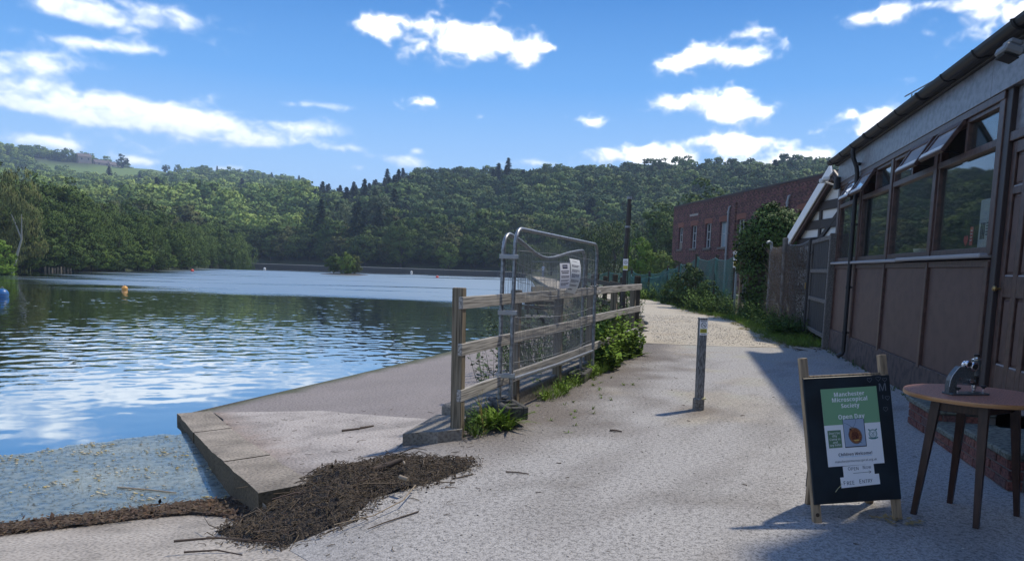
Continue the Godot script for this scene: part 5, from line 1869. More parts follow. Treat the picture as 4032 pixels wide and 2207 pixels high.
	em.box(X(Vector3(0, 0.003, 0), 0, 0, 0.6), Vector3(0.018, 0.003, 0.0003), 0.0)
	em.box(X(Vector3(0.001, 0.0, 0), 0, 0, -0.9), Vector3(0.014, 0.003, 0.0003), 0.0)
	em.box(X(Vector3(0, -0.008, 0)), Vector3(0.010, 0.0025, 0.0003), 0.0)
	for s in [-1.0, 1.0]:
		em.box(X(Vector3(s * 0.024, 0.026, 0), 0, 0, s * 0.5), Vector3(0.013, 0.007, 0.0003), 0.0)
		em.box(X(Vector3(s * 0.021, -0.027, 0), 0, 0, s * 0.35), Vector3(0.022, 0.007, 0.0003), 0.0)
	em.box(X(Vector3(0, -0.0305, 0)), Vector3(0.028, 0.006, 0.0003), 0.0)
	obj("emblem", em, teal, p, X(Vector3(lx.call(0.85), ly.call(0.615), 0.0007)))
	# hand-lettered slips below it
	var ent := thing("paper_slip", "lower white paper slip hand-lettered FREE ENTRY on the chalkboard", "paper slip")
	ent.transform = fx * Transform3D(Basis(Vector3(0, 0, 1), 0.04), Vector3(0.025, 0.245, 0.0150)).scaled_local(Vector3(1.06, 1.06, 1.0))
	flat_sheet("sheet", 0, 0, 0.245, 0.062, 0, white, ent)
	words("F", -0.099, -0.003, 0.0115, ink, ent, 0.0008)
	words("REE", -0.062, -0.006, 0.046, ink, ent, 0.0008)
	words("E", 0.0, -0.003, 0.0125, ink, ent, 0.0008)
	words("NTRY", 0.045, -0.005, 0.064, ink, ent, 0.0008, false, 0.03)
	var now := thing("paper_slip", "upper white paper slip hand-lettered OPEN NOW with an arrow", "paper slip")
	now.transform = fx * Transform3D(Basis(Vector3(0, 0, 1), 0.025), Vector3(0.022, 0.308, 0.0140)).scaled_local(Vector3(1.06, 1.06, 1.0))
	flat_sheet("sheet", 0, 0, 0.195, 0.066, 0, white, now)
	words("O", -0.058, 0.017, 0.0165, ink, now, 0.0008)
	words("PEN", -0.023, 0.0145, 0.044, ink, now, 0.0008)
	words("N", 0.035, 0.017, 0.015, ink, now, 0.0008)
	words("OW", 0.064, 0.015, 0.032, ink, now, 0.0008)
	var ar := B.new()
	ar.box(X(Vector3(0.02, -0.012, 0.0008)), Vector3(0.115, 0.0022, 0.0006), 0.0)
	ar.box(X(Vector3(0.070, -0.0085, 0.0009), 0, 0, -0.5), Vector3(0.016, 0.0022, 0.0006), 0.0)
	ar.box(X(Vector3(0.070, -0.0155, 0.0010), 0, 0, 0.5), Vector3(0.016, 0.0022, 0.0006), 0.0)
	obj("arrow", ar, ink, now)
	# dead leaves blown against its foot
	var dl := B.new()
	for i in 26:
		var q := Vector3(2.44 + R(-0.09, 0.16), 0.012 + R(0, 0.02), -4.70 + R(-0.05, 0.06))
		var d := Vector3(R(-1, 1), R(-0.1, 0.3), R(-1, 1)).normalized()
		dl.leaf(q, d, d.cross(Vector3.UP).normalized(), R(0.03, 0.07), R(0.01, 0.02), Vector3.UP)
	tag(obj("dead_leaves", dl, mat("dead leaf", Color(0.34, 0.25, 0.10), 0.8)), "", "", "", "stuff")

func frustum(b: B, p: Vector3, q: Vector3, w0: float, w1: float, ax: Vector3):
	var d := (q - p).normalized()
	var x := (ax - d * ax.dot(d)).normalized()
	var z := x.cross(d)
	var c := [[-1, -1], [1, -1], [1, 1], [-1, 1]]
	for i in 4:
		var a: Array = c[i]
		var e: Array = c[(i + 1) % 4]
		b.quad(p + (x * a[0] + z * a[1]) * w0, p + (x * e[0] + z * e[1]) * w0, q + (x * e[0] + z * e[1]) * w1, q + (x * a[0] + z * a[1]) * w1, x * (a[0] + e[0]) + z * (a[1] + e[1]))
	b.quad(p + (x + z) * w0, p + (x - z) * w0, p + (-x - z) * w0, p + (-x + z) * w0, -d)
	b.quad(q + (x + z) * w1, q + (x - z) * w1, q + (-x - z) * w1, q + (-x + z) * w1, d)

func round_table():
	var top := mat("speckled table top", Color(0.56, 0.225, 0.15), 0.42, {"tex": noise_tex(111, 0.06, [[0.15, grey(0.5)], [0.5, grey(0.85)], [0.8, grey(1)]], 512, FastNoiseLite.TYPE_SIMPLEX_SMOOTH, 4), "scale": Vector3.ONE * 2.2, "spec": 0.6})
	var edge_m := mat("table edging", Color(0.40, 0.20, 0.08), 0.3)
	var leg_m := mat("dark table wood", Color(0.055, 0.026, 0.017), 0.35, {"tex": grain(112, 0.6), "scale": Vector3(4, 0.6, 4)})
	var c := Vector3(2.995, 0, -4.9)
	var t := thing("round_table", "small round table with a speckled pinkish top and splayed dark legs", "table", c)
	var b := B.new()
	b.lathe(X(Vector3(0, 0.8, 0)), [[0.417, 0.0], [0.417, 0.0055], [0.0, 0.0055]], 64)
	obj("table_top", b, top, t)
	b = B.new()
	b.lathe(X(Vector3(0, 0.776, 0)), [[0.30, -0.002], [0.41, 0.0], [0.4195, 0.004], [0.4205, 0.020], [0.418, 0.0275], [0.30, 0.0275]], 64)
	obj("edging", b, edge_m, t)
	var feet := [Vector3(-0.335, 0, 0.01), Vector3(-0.075, 0, 0.26), Vector3(0.355, 0, -0.01), Vector3(0.055, 0, -0.26)]
	var tops := []
	for f in feet:
		var p: Vector3 = f * 0.74 + Vector3(0, 0.775, 0)
		tops.append(p)
		b = B.new()
		frustum(b, p, f, 0.027, 0.016, (feet[1] - feet[0]).normalized())
		obj("leg", b, leg_m, t)
	for i in 4:
		bar("apron", tops[i] + Vector3(0, -0.045, 0), tops[(i + 1) % 4] + Vector3(0, -0.045, 0), 0.075, 0.02, leg_m, t)

func microscope():
	var enamel := mat("grey enamel", Color(0.085, 0.10, 0.105), 0.38, {"coat": 0.5, "tex": noise_tex(121, 0.05, [[0.2, grey(0.75)], [0.7, grey(1)]], 256), "scale": Vector3.ONE * 6})
	var chrome := mat("chrome", Color(0.62, 0.63, 0.65), 0.16, {"metal": 1.0})
	var blk := mat("black bakelite", Color(0.014, 0.014, 0.015), 0.3)
	var label_m := mat("faded label", Color(0.26, 0.24, 0.20), 0.7)
	var m := thing("microscope", "old grey enamel microscope standing on the round table", "microscope", Vector3(2.905, 0.8056, -4.86), 0.175)
	m.scale = Vector3(1.12, 1.12, 1.12)
	var u := 0.000345
	var P := func(x: float, y: float) -> Vector2: return Vector2((x - 965.0) * u, (955.0 - y) * u)
	var bx := X(Vector3(0, 0.006, 0))
	var b := B.new()
	b.box(bx, Vector3(0.243, 0.011, 0.085), 0.003)
	obj("base_plate", b, enamel, m)
	b = B.new()
	var arm := PackedVector2Array()
	for q in [[610, 948], [608, 820], [618, 720], [650, 640], [700, 570], [740, 522], [775, 490], [1045, 490], [1045, 765], [850, 765], [832, 700], [800, 664], [765, 690], [746, 740], [742, 840], [760, 948]]:
		arm.append(P.call(q[0], q[1]))
	b.slab(Transform3D(), arm, 0.036)
	obj("arm", b, enamel, m)
	b = B.new()
	var rim := []
	for q in [[610, 820], [620, 718], [652, 636], [702, 566], [742, 518], [778, 487], [930, 486]]:
		var v: Vector2 = P.call(q[0], q[1])
		rim.append(Vector3(v.x, v.y, 0.017))
	b.tube(rim, 0.0022, 6)
	obj("arm_rim", b, mat("worn rim", Color(0.45, 0.47, 0.48), 0.35), m)
	var tx: float = (P.call(1100, 0) as Vector2).x
	var yy := func(y: float) -> float: return (955.0 - y) * u
	b = B.new()
	b.lathe(X(Vector3(tx, 0, 0.004)), [[0.018, yy.call(655)], [0.0245, yy.call(640)], [0.0245, yy.call(385)], [0.020, yy.call(380)]], 24)
	obj("body_tube", b, enamel, m)
	b = B.new()
	b.lathe(X(Vector3(tx, 0, 0.004)), [[0.0235, yy.call(382)], [0.0285, yy.call(378)], [0.0285, yy.call(368)], [0.022, yy.call(360)], [0.015, yy.call(352)], [0.0145, yy.call(330)]], 24)
	obj("collar", b, chrome, m)
	b = B.new()
	b.lathe(X(Vector3(tx, 0, 0.004)), [[0.013, yy.call(335)], [0.0165, yy.call(328)], [0.0175, yy.call(292)], [0.015, yy.call(286)], [0.009, yy.call(288)]], 24)
	obj("eyepiece", b, blk, m)
	b = B.new()
	b.lathe(X(Vector3(tx, 0, 0.004)), [[0.012, yy.call(800)], [0.02, yy.call(780)], [0.023, yy.call(740)], [0.021, yy.call(700)], [0.0225, yy.call(690)], [0.0225, yy.call(655)]], 24)
	obj("nosepiece", b, blk, m)
	b = B.new()
	b.lathe(X(Vector3(tx, 0, 0.004)), [[0.0085, yy.call(892)], [0.0105, yy.call(885)], [0.0105, yy.call(850)], [0.013, yy.call(840)], [0.013, yy.call(805)], [0.012, yy.call(795)]], 20)
	obj("objective", b, chrome, m)
	b = B.new()
	b.lathe(X(Vector3(tx, 0.0115, 0.004)), [[0.03, 0.0], [0.03, 0.0015], [0.0, 0.002]], 24)
	obj("stage_disc", b, blk, m)
	# focusing knobs, one pair each side
	for e in [[1000, 482, 0.0265, 0.036, 1.0], [885, 442, 0.021, 0.030, 1.0], [1000, 482, 0.0265, -0.036, -1.0]]:
		var v: Vector2 = P.call(e[0], e[1])
		b = B.new()
		var rot := Basis(Vector3(1, 0, 0), PI / 2 * e[4])
		b.lathe(Transform3D(rot, Vector3(v.x, v.y, 0.0)), [[0.006, 0.0], [0.006, 0.02], [e[2] * 0.9, 0.022], [e[2], 0.027], [e[2], 0.037], [e[2] * 0.82, 0.042], [e[2] * 0.6, 0.0405]], 28)
		var kn := obj("focus_knob", b, chrome, m)
		b = B.new()
		b.lathe(Transform3D(rot, Vector3(v.x, v.y, 0.0)), [[e[2] * 0.62, 0.0395], [e[2] * 0.55, 0.0415], [0.004, 0.0425], [0.0, 0.044]], 24)
		obj("knob_cap", b, blk, kn)
	b = B.new()
	var v2: Vector2 = P.call(972, 712)
	b.lathe(Transform3D(Basis(Vector3(1, 0, 0), PI / 2), Vector3(v2.x, v2.y, 0)), [[0.005, 0.0], [0.011, 0.022], [0.0125, 0.028], [0.0115, 0.036], [0.006, 0.037]], 20)
	obj("fine_knob", b, chrome, m)
	board("label_plate", X(Vector3(tx + 0.016, yy.call(500), 0.0245), 0.65), Vector3(0.018, 0.036, 0.001), label_m, m, 0.0)
	# stage clips on screws
	for e in [[762, 832, 0.02], [1262, 808, 0.012], [1172, 786, -0.03]]:
		var v: Vector2 = P.call(e[0], e[1])
		b = B.new()
		b.lathe(X(Vector3(v.x, 0.011, e[2])), [[0.0035, 0.0], [0.0035, v.y - 0.016]], 10)
		obj("clip_screw", b, chrome, m)
		b = B.new()
		b.lathe(X(Vector3(v.x, v.y - 0.006, e[2])), [[0.006, -0.009], [0.010, -0.004], [0.0165, 0.0], [0.0165, 0.006], [0.013, 0.008], [0.0, 0.008]], 20)
		obj("clip_head", b, blk, m)

func bollard():
	var steel := mat("bollard steel", Color(0.27, 0.28, 0.29), 0.5, {"metal": 0.55, "tex": noise_tex(131, 0.03, [[0.15, grey(0.5)], [0.6, grey(1)]], 512, FastNoiseLite.TYPE_SIMPLEX_SMOOTH, 5), "scale": Vector3(5, 0.8, 5)})
	var b0 := Vector3(2.10, 0.0, -8.454)
	var t := thing("bollard", "square galvanised steel bollard standing in the middle of the yard", "bollard", b0, 0.06)
	t.rotation.z = 0.012
	board("shaft", X(Vector3(0, 0.53, 0)), Vector3(0.083, 0.98, 0.083), steel, t, 0.005)
	board("cap", X(Vector3(0, 1.022, 0)), Vector3(0.092, 0.012, 0.092), steel, t, 0.003)
	board("socket", X(Vector3(-0.006, 0.055, 0)), Vector3(0.105, 0.15, 0.105), mats["old concrete"], t, 0.008)
	board("lock_plate", X(Vector3(0.035, 0.138, 0.02), 0.1, 0.25, 0.05), Vector3(0.05, 0.012, 0.075), mats["straw"], t, 0.003)
	var b := B.new()
	b.lathe(Transform3D(Basis(Vector3(1, 0, 0), PI / 2), Vector3(-0.02, 0.125, 0.045)), [[0.012, 0.0], [0.012, 0.012], [0.008, 0.016]], 10)
	obj("bolt", b, mats["galvanised wire"], t)
	# its sticker: a struck-out mark in a ring above a yellow field
	var st := thing("warning_sticker", "white and yellow prohibition sticker near the bollard's top", "sticker")
	st.transform = t.transform * X(Vector3(0, 0.92, 0.0422))
	var g := RandomNumberGenerator.new()
	g.seed = 31
	flat_sheet("sheet", 0, 0, 0.086, 0.165, 0, mats["poster paper"], st)
	var ink: Material = mats["ink"]
	flat_sheet("yellow_field", 0, -0.036, 0.074, 0.045, 0.0006, mat("sign yellow", Color(0.55, 0.52, 0.06), 0.5), st)
	for i in 4:
		flat_sheet("printed_line", 0.0, -0.022 - 0.009 * i, 0.058 - 0.006 * (i % 2), 0.0035, 0.0012, ink, st)
	flat_sheet("printed_line", 0.0, 0.070, 0.07, 0.008, 0.0006, ink, st)
	flat_sheet("printed_line", 0.0, -0.070, 0.05, 0.005, 0.0006, ink, st)
	b = B.new()
	var pts := []
	for i in 29:
		pts.append(Vector3(cos(TAU * i / 28.0) * 0.028, 0.027 + sin(TAU * i / 28.0) * 0.028, 0.0006))
	b.tube(pts, 0.0028, 5, false)
	b.tube([Vector3(-0.02, 0.047, 0.0006), Vector3(0.02, 0.007, 0.0006)], 0.0026, 5)
	b.tube([Vector3(-0.012, 0.016, 0.0006), Vector3(-0.006, 0.034, 0.0006), Vector3(0.004, 0.018, 0.0006), Vector3(0.012, 0.038, 0.0006), Vector3(0.014, 0.02, 0.0006)], 0.0024, 5)
	obj("ring_mark", b, ink, st)

# ---------------------------------------------------------------- the far side of the path
func brick_tex() -> ImageTexture:
	var im := Image.create(256, 256, false, Image.FORMAT_RGB8)
	im.fill(Color(0.52, 0.44, 0.42))
	var g := RandomNumberGenerator.new()
	g.seed = 55
	for r in 8:
		for c in range(-1, 4):
			var x := c * 64 + (32 if r % 2 else 0)
			var f := g.randf_range(0.62, 1.05)
			var col := Color(f, f * g.randf_range(0.78, 0.95), f * g.randf_range(0.75, 0.95))
			for wrap in [0, 256]:
				var rc := Rect2i(x + 2 + wrap, r * 32 + 3, 60, 26).intersection(Rect2i(0, 0, 256, 256))
				if rc.size.x > 0:
					im.fill_rect(rc, col)
	return ImageTexture.create_from_image(im)

func warehouse():
	var p0 := Vector3(13.96, 0, -68.59)
	var d := Vector3(-0.1201, 0, -0.9928)
	var n := Vector3(-0.9928, 0, 0.1201)
	var brick := mat("old red brick", Color(0.22, 0.13, 0.112), 0.92, {"tex": brick_tex(), "scale": Vector3(1.1, 1.65, 1.1), "over": noise_tex(141, 0.02, [[0.2, grey(0.78)], [0.5, grey(0.93)], [0.8, grey(1)]], 512, FastNoiseLite.TYPE_SIMPLEX_SMOOTH, 5), "scale2": Vector3.ONE * 0.12})
	var arch := mat("bright red brick", Color(0.34, 0.135, 0.09), 0.9, {"tex": noise_tex(142, 0.08, [[0.2, grey(0.6)], [0.7, grey(1)]], 256), "scale": Vector3.ONE})
	var cope := mat("dark coping", Color(0.07, 0.062, 0.06), 0.9)
	var wood := mat("flaking window paint", Color(0.46, 0.47, 0.47), 0.7)
	var glass := mat("grimy window glass", Color(0.02, 0.025, 0.03), 0.12)
	var sill := mat("sooty stone", Color(0.13, 0.115, 0.10), 0.9)
	var boardm := mat("boarded window", Color(0.20, 0.17, 0.14), 0.9)
	var t := thing("brick_warehouse", "old red brick warehouse with tall windows behind the green mesh fence", "building")
	var at := func(s: float, o: float, y: float) -> Transform3D: return Transform3D(Basis(-d, Vector3.UP, n), p0 + d * s + n * o + Vector3(0, y, 0))
	var bx := func(called: String, s0: float, s1: float, o0: float, o1: float, y0: float, y1: float, m: Material, par: Node) -> MeshInstance3D:
		var b := B.new()
		b.box(Transform3D(Basis(), Vector3(-(s0 + s1) * 0.5, (y0 + y1) * 0.5, (o0 + o1) * 0.5)), Vector3(absf(s1 - s0), y1 - y0, absf(o1 - o0)), 0.003)
		return obj(called, b, m, par, at.call(0.0, 0.0, 0.0))
	var wins := [[-1.8, 1.05, 3.32, 5.15], [-5.05, 1.25, 3.32, 5.17], [-8.2, 1.25, 3.32, 5.17], [-11.3, 1.5, 3.32, 5.17], [-14.4, 1.25, 3.32, 5.17], [-17.6, 1.25, 3.32, 5.17], [-20.6, 1.2, 3.9, 5.2], [-23.3, 1.3, 3.7, 5.2], [-26.6, 1.3, 3.7, 5.2]]
	bx.call("wall", 0.0, -34.0, -0.35, 0.0, -0.3, 3.32, brick, t)
	bx.call("wall", 0.0, -34.0, -0.35, 0.0, 5.2, 7.0, brick, t)
	var s := 0.0
	for w in wins:
		bx.call("wall", s, w[0] + w[1] * 0.5, -0.35, 0.0, 3.32, 5.2, brick, t)
		if w[2] > 3.33:
			bx.call("wall", w[0] + w[1] * 0.5, w[0] - w[1] * 0.5, -0.35, 0.0, 3.32, w[2], brick, t)
		if w[3] < 5.2:
			bx.call("wall", w[0] + w[1] * 0.5, w[0] - w[1] * 0.5, -0.35, 0.0, w[3], 5.2, brick, t)
		s = w[0] - w[1] * 0.5
	bx.call("wall", s, -34.0, -0.35, 0.0, 3.32, 5.2, brick, t)
	bx.call("end_wall", 0.0, 0.35, -14.0, 0.0, -0.3, 7.0, brick, t)
	bx.call("end_wall", -34.0, -33.65, -14.0, -0.35, -0.3, 7.0, brick, t)
	bx.call("rear_wall", 0.35, -34.0, -14.35, -14.0, -0.3, 7.0, brick, t)
	bx.call("roof", 0.3, -33.9, -13.9, -0.3, 6.4, 6.5, cope, t)
	for e in [[0.05, -34.0]]:
		bx.call("coping", e[0] + 0.32, e[1], -0.40, 0.06, 7.0, 7.10, cope, t)
	for e in [[0.3, -3.2], [-6.2, -9.0], [-11.0, -14.5], [-16.8, -20.0], [-22.5, -26.0]]:
		bx.call("brick_patch", e[0], e[1], 0.0, 0.03, 6.84, 6.995, mat("sooty brick", Color(0.09, 0.05, 0.045), 0.95), t)
	for k in wins.size():
		var w: Array = wins[k]
		var hw: float = w[1] * 0.5
		var wn := Node3D.new()
		wn.name = "window"
		t.add_child(wn, true)
		var y0: float = w[2]
		var y1: float = w[3]
		bx.call("glass", w[0] + hw, w[0] - hw, -0.24, -0.22, y0, y1, glass, wn)
		for e in [[hw, hw - 0.07], [-hw + 0.07, -hw], [0.03, -0.03]]:
			bx.call("bar", w[0] + e[0], w[0] + e[1], -0.22, -0.16, y0, y1, wood, wn)
		for f in ([0.0, 0.33, 0.66, 0.97] if k != 3 else [0.0, 0.52, 0.97]):
			bx.call("bar", w[0] + hw - 0.07, w[0] - hw + 0.07, -0.21, -0.17, lerpf(y0, y1, f), lerpf(y0, y1, f) + 0.045, wood, wn)
		if k == 0:
			bx.call("boarding", w[0] + hw, w[0] - hw, -0.15, -0.12, y0, y0 + 0.55, boardm, wn)
		if k == 3:
			bx.call("blind", w[0] + hw - 0.08, w[0] + 0.04, -0.219, -0.212, y0 + 0.06, y1 - 0.08, mat("pale blind", Color(0.24, 0.30, 0.33), 0.9), wn)
		bx.call("sill", w[0] + hw + 0.12, w[0] - hw - 0.12, -0.12, 0.10, y0 - 0.17, y0, sill, wn)
		var b := B.new()
		for i in 13:
			var f := (i - 6) / 6.0
			b.box(Transform3D(Basis(Vector3(0, 0, 1), -f * 0.30), Vector3(-w[0] + f * (hw + 0.12), y1 + 0.21 - f * f * 0.05, 0.012)), Vector3(0.098, 0.40, 0.03), 0.004)
		obj("brick_arch", b, arch, wn, at.call(0.0, 0.0, 0.0))
	bx.call("stone_plaque", -3.9, -5.8, -0.02, 0.03, 5.95, 6.12, mat("pale stone", Color(0.32, 0.29, 0.26), 0.9), t)
	bx.call("pier", -12.8, -13.5, 0.0, 0.10, -0.2, 6.4, brick, t)
	var pm := mat("grey pipe", Color(0.26, 0.27, 0.28), 0.6)
	for e in [[-12.35, 5.85], [-21.4, 5.85]]:
		var b := B.new()
		var q := func(o: float, y: float) -> Vector3: return p0 + d * e[0] + n * o + Vector3(0, y, 0)
		b.tube([q.call(-0.05, e[1] + 0.35), q.call(0.08, e[1] + 0.3), q.call(0.14, e[1]), q.call(0.14, 0.1)], 0.075, 8)
		var pp := obj("rain_pipe", b, pm, t)
		for y in [5.7, 4.2, 2.7]:
			b = B.new()
			b.tube([q.call(0.14, y), q.call(0.14, y + 0.14)], 0.1, 8)
			obj("collar", b, pm, pp)

func timber_gable():
	var a := Vector3(7.70, 2.50, -21.14)
	var b := Vector3(7.63, 3.69, -19.03)
	var run := (b - a)
	var dirh := Vector3(run.x, 0, run.z).normalized()
	var slope := run.normalized()
	var apex := b + run * 0.22
	var out := Vector3(-dirh.z, 0, dirh.x)
	if out.x > 0:
		out = -out
	var t := thing("timber_gable", "black and white half-timbered gable with a white roof edge behind the gate", "building")
	var white: Material = mats["white paint"]
	var dark := mat("tarred timber", Color(0.028, 0.022, 0.020), 0.7)
	var far := apex + (apex - a) * Vector3(1, -1, 1)
	far.y = a.y
	var infill := B.new()
	infill.flat(a + Vector3(0, -0.06, 0), far + Vector3(0, -0.06, 0), apex + Vector3(0, -0.06, 0), out)
	for e in [[a, far]]:
		infill.quad(Vector3(a.x, 0, a.z), Vector3(far.x, 0, far.z), far + Vector3(0, -0.06, 0), a + Vector3(0, -0.06, 0), out)
	obj("white_wall", infill, white, t)
	bar("roof_edge", a - slope * 0.25 + out * 0.20 + Vector3(0, 0.06, 0), apex + out * 0.20 + Vector3(0, 0.06, 0), 0.26, 0.05, mat("bright white board", Color(0.80, 0.80, 0.78), 0.6), t)
	bar("bargeboard", a - slope * 0.2 + out * 0.15 + Vector3(0, -0.09, 0), apex + out * 0.15 + Vector3(0, -0.09, 0), 0.17, 0.05, mats["brown paint"], t)
	bar("bargeboard", far + out * 0.15 + Vector3(0, -0.05, 0), apex + out * 0.15 + Vector3(0, -0.05, 0), 0.20, 0.05, mats["brown paint"], t)
	for y in [1.1, 1.75, 2.36, 2.78, 3.22]:
		var f := clampf((y - a.y) / (apex.y - a.y), 0, 1)
		bar("beam", (a.lerp(apex, f)) * Vector3(1, 0, 1) + Vector3(0, y, 0) + out * 0.025, far.lerp(apex, f) * Vector3(1, 0, 1) + Vector3(0, y, 0) + out * 0.025, 0.22, 0.04, dark, t)
	for f in [0.02, 0.32, 0.62, 0.92]:
		var p := a.lerp(far, f * 0.98)
		var top := lerpf(a.y, apex.y, 1.0 - absf(f * 0.98 - 0.5) * 2.0) - 0.1
		bar("post", Vector3(p.x, 0, p.z) + out * 0.028, Vector3(p.x, top, p.z) + out * 0.028, 0.14, 0.04, dark, t, dirh)
	bar("brace", a.lerp(far, 0.32) * Vector3(1, 0, 1) + Vector3(0, 2.4, 0) + out * 0.031, a.lerp(far, 0.62) * Vector3(1, 0, 1) + Vector3(0, 3.2, 0) + out * 0.031, 0.12, 0.04, dark, t)
	for sgn in [0, 1]:
		var e: Vector3 = a if sgn == 0 else far
		var r := B.new()
		r.quad(e + out * 0.2, apex + out * 0.2, apex - out * 4.0, e - out * 4.0, Vector3(0, 1, 0))
		r.quad(e + out * 0.2 - Vector3(0, 0.1, 0), apex + out * 0.2 - Vector3(0, 0.1, 0), apex - out * 4.0 - Vector3(0, 0.1, 0), e - out * 4.0 - Vector3(0, 0.1, 0), Vector3(0, -1, 0))
		obj("roof_slope", r, mats["roofing felt"], t)

func yard_gate():
	var old := mat("black gate timber", Color(0.030, 0.027, 0.026), 0.8, {"tex": grain(151, 0.5), "scale": Vector3(3, 0.3, 3)})
	var grey_w := mat("grey gate rail", Color(0.15, 0.14, 0.13), 0.85, {"tex": grain(152, 0.5), "scale": Vector3(0.3, 3, 3)})
	var a := Vector3(7.23, 0, -18.86)
	var b := Vector3(6.50, 0, -15.90)
	var d := (b - a).normalized()
	var n := Vector3(-d.z, 0, d.x)
	if n.x > 0:
		n = -n
	var t := thing("yard_gate", "tall dark boarded gate between heavy posts at the clubhouse's far corner", "gate")
	var fx := func(p: Vector3) -> Transform3D: return Transform3D(Basis(d, Vector3.UP, d.cross(Vector3.UP)), p)
	board("gate_post", fx.call(a + Vector3(0, 1.15, 0)), Vector3(0.22, 2.5, 0.20), old, t, 0.015)
	board("gate_post", fx.call(b + Vector3(0, 1.15, 0)), Vector3(0.15, 2.45, 0.14), grey_w, t, 0.01)
	var l := a.distance_to(b) - 0.24
	for i in 20:
		var s := 0.13 + l * (i + 0.5) / 20.0
		board("gate_board", fx.call(a + d * s + Vector3(0, 1.27, 0) + n * R(-0.003, 0.003)), Vector3(l / 20.0 - 0.007, 2.14, 0.022), old, t, 0.003)
	for y in [2.30, 1.61, 0.97, 0.25]:
		board("gate_rail", fx.call(a + d * (0.13 + l * 0.5) + Vector3(0, y, 0) + n * 0.03), Vector3(l, 0.085, 0.035), grey_w, t)
	for s in [0.16, 0.13 + l - 0.04]:
		board("gate_stile", fx.call(a + d * s + Vector3(0, 1.27, 0) + n * 0.032), Vector3(0.07, 2.16, 0.035), grey_w, t)
	var hg := B.new()
	for y in [2.05, 0.45]:
		hg.box(fx.call(a + d * 0.16 + n * 0.055 + Vector3(0, y, 0)), Vector3(0.34, 0.05, 0.012), 0.003)
	obj("hinge", hg, mats["black plastic"], t)
	board("latch", fx.call(a + d * 0.06 + n * 0.12 + Vector3(0, 1.25, 0)), Vector3(0.05, 0.16, 0.03), mats["brass"], t, 0.01)

# strands knotted between two lines of posts
func netting(posts: Array, tops: Array, foot: float, gap: float, r: float, sagg: float, wob: float) -> B:
	var b := B.new()
	for k in posts.size() - 1:
		var p: Vector3 = posts[k]
		var q: Vector3 = posts[k + 1]
		var l := p.distance_to(q)
		var m := maxi(2, int(l / gap))
		var top := func(f: float) -> float: return lerpf(tops[k], tops[k + 1], f) - sagg * sin(PI * f)
		var off := func(f: float, v: float) -> Vector3: return Vector3(bumps.get_noise_2d((p.x + f * l) * 40.0, v * 70.0), 0, bumps.get_noise_2d(f * l * 50.0 + 99.0, v * 60.0)) * wob
		for i in m:
			var f := float(i) / m
			var pts := []
			for j in 6:
				var v := j / 5.0
				pts.append(p.lerp(q, f) + Vector3(0, lerpf(foot, top.call(f), v), 0) + off.call(f, v))
			b.tube(pts, r, 3, false)
		var rows := int(1.9 / gap)
		for j in rows + 1:
			var v := float(j) / rows
			var pts := []
			for i in 9:
				var f := i / 8.0
				pts.append(p.lerp(q, f) + Vector3(0, lerpf(foot, top.call(f), v), 0) + off.call(f, v))
			b.tube(pts, r * (2.2 if j == rows else 1.0), 3, false)
	return b

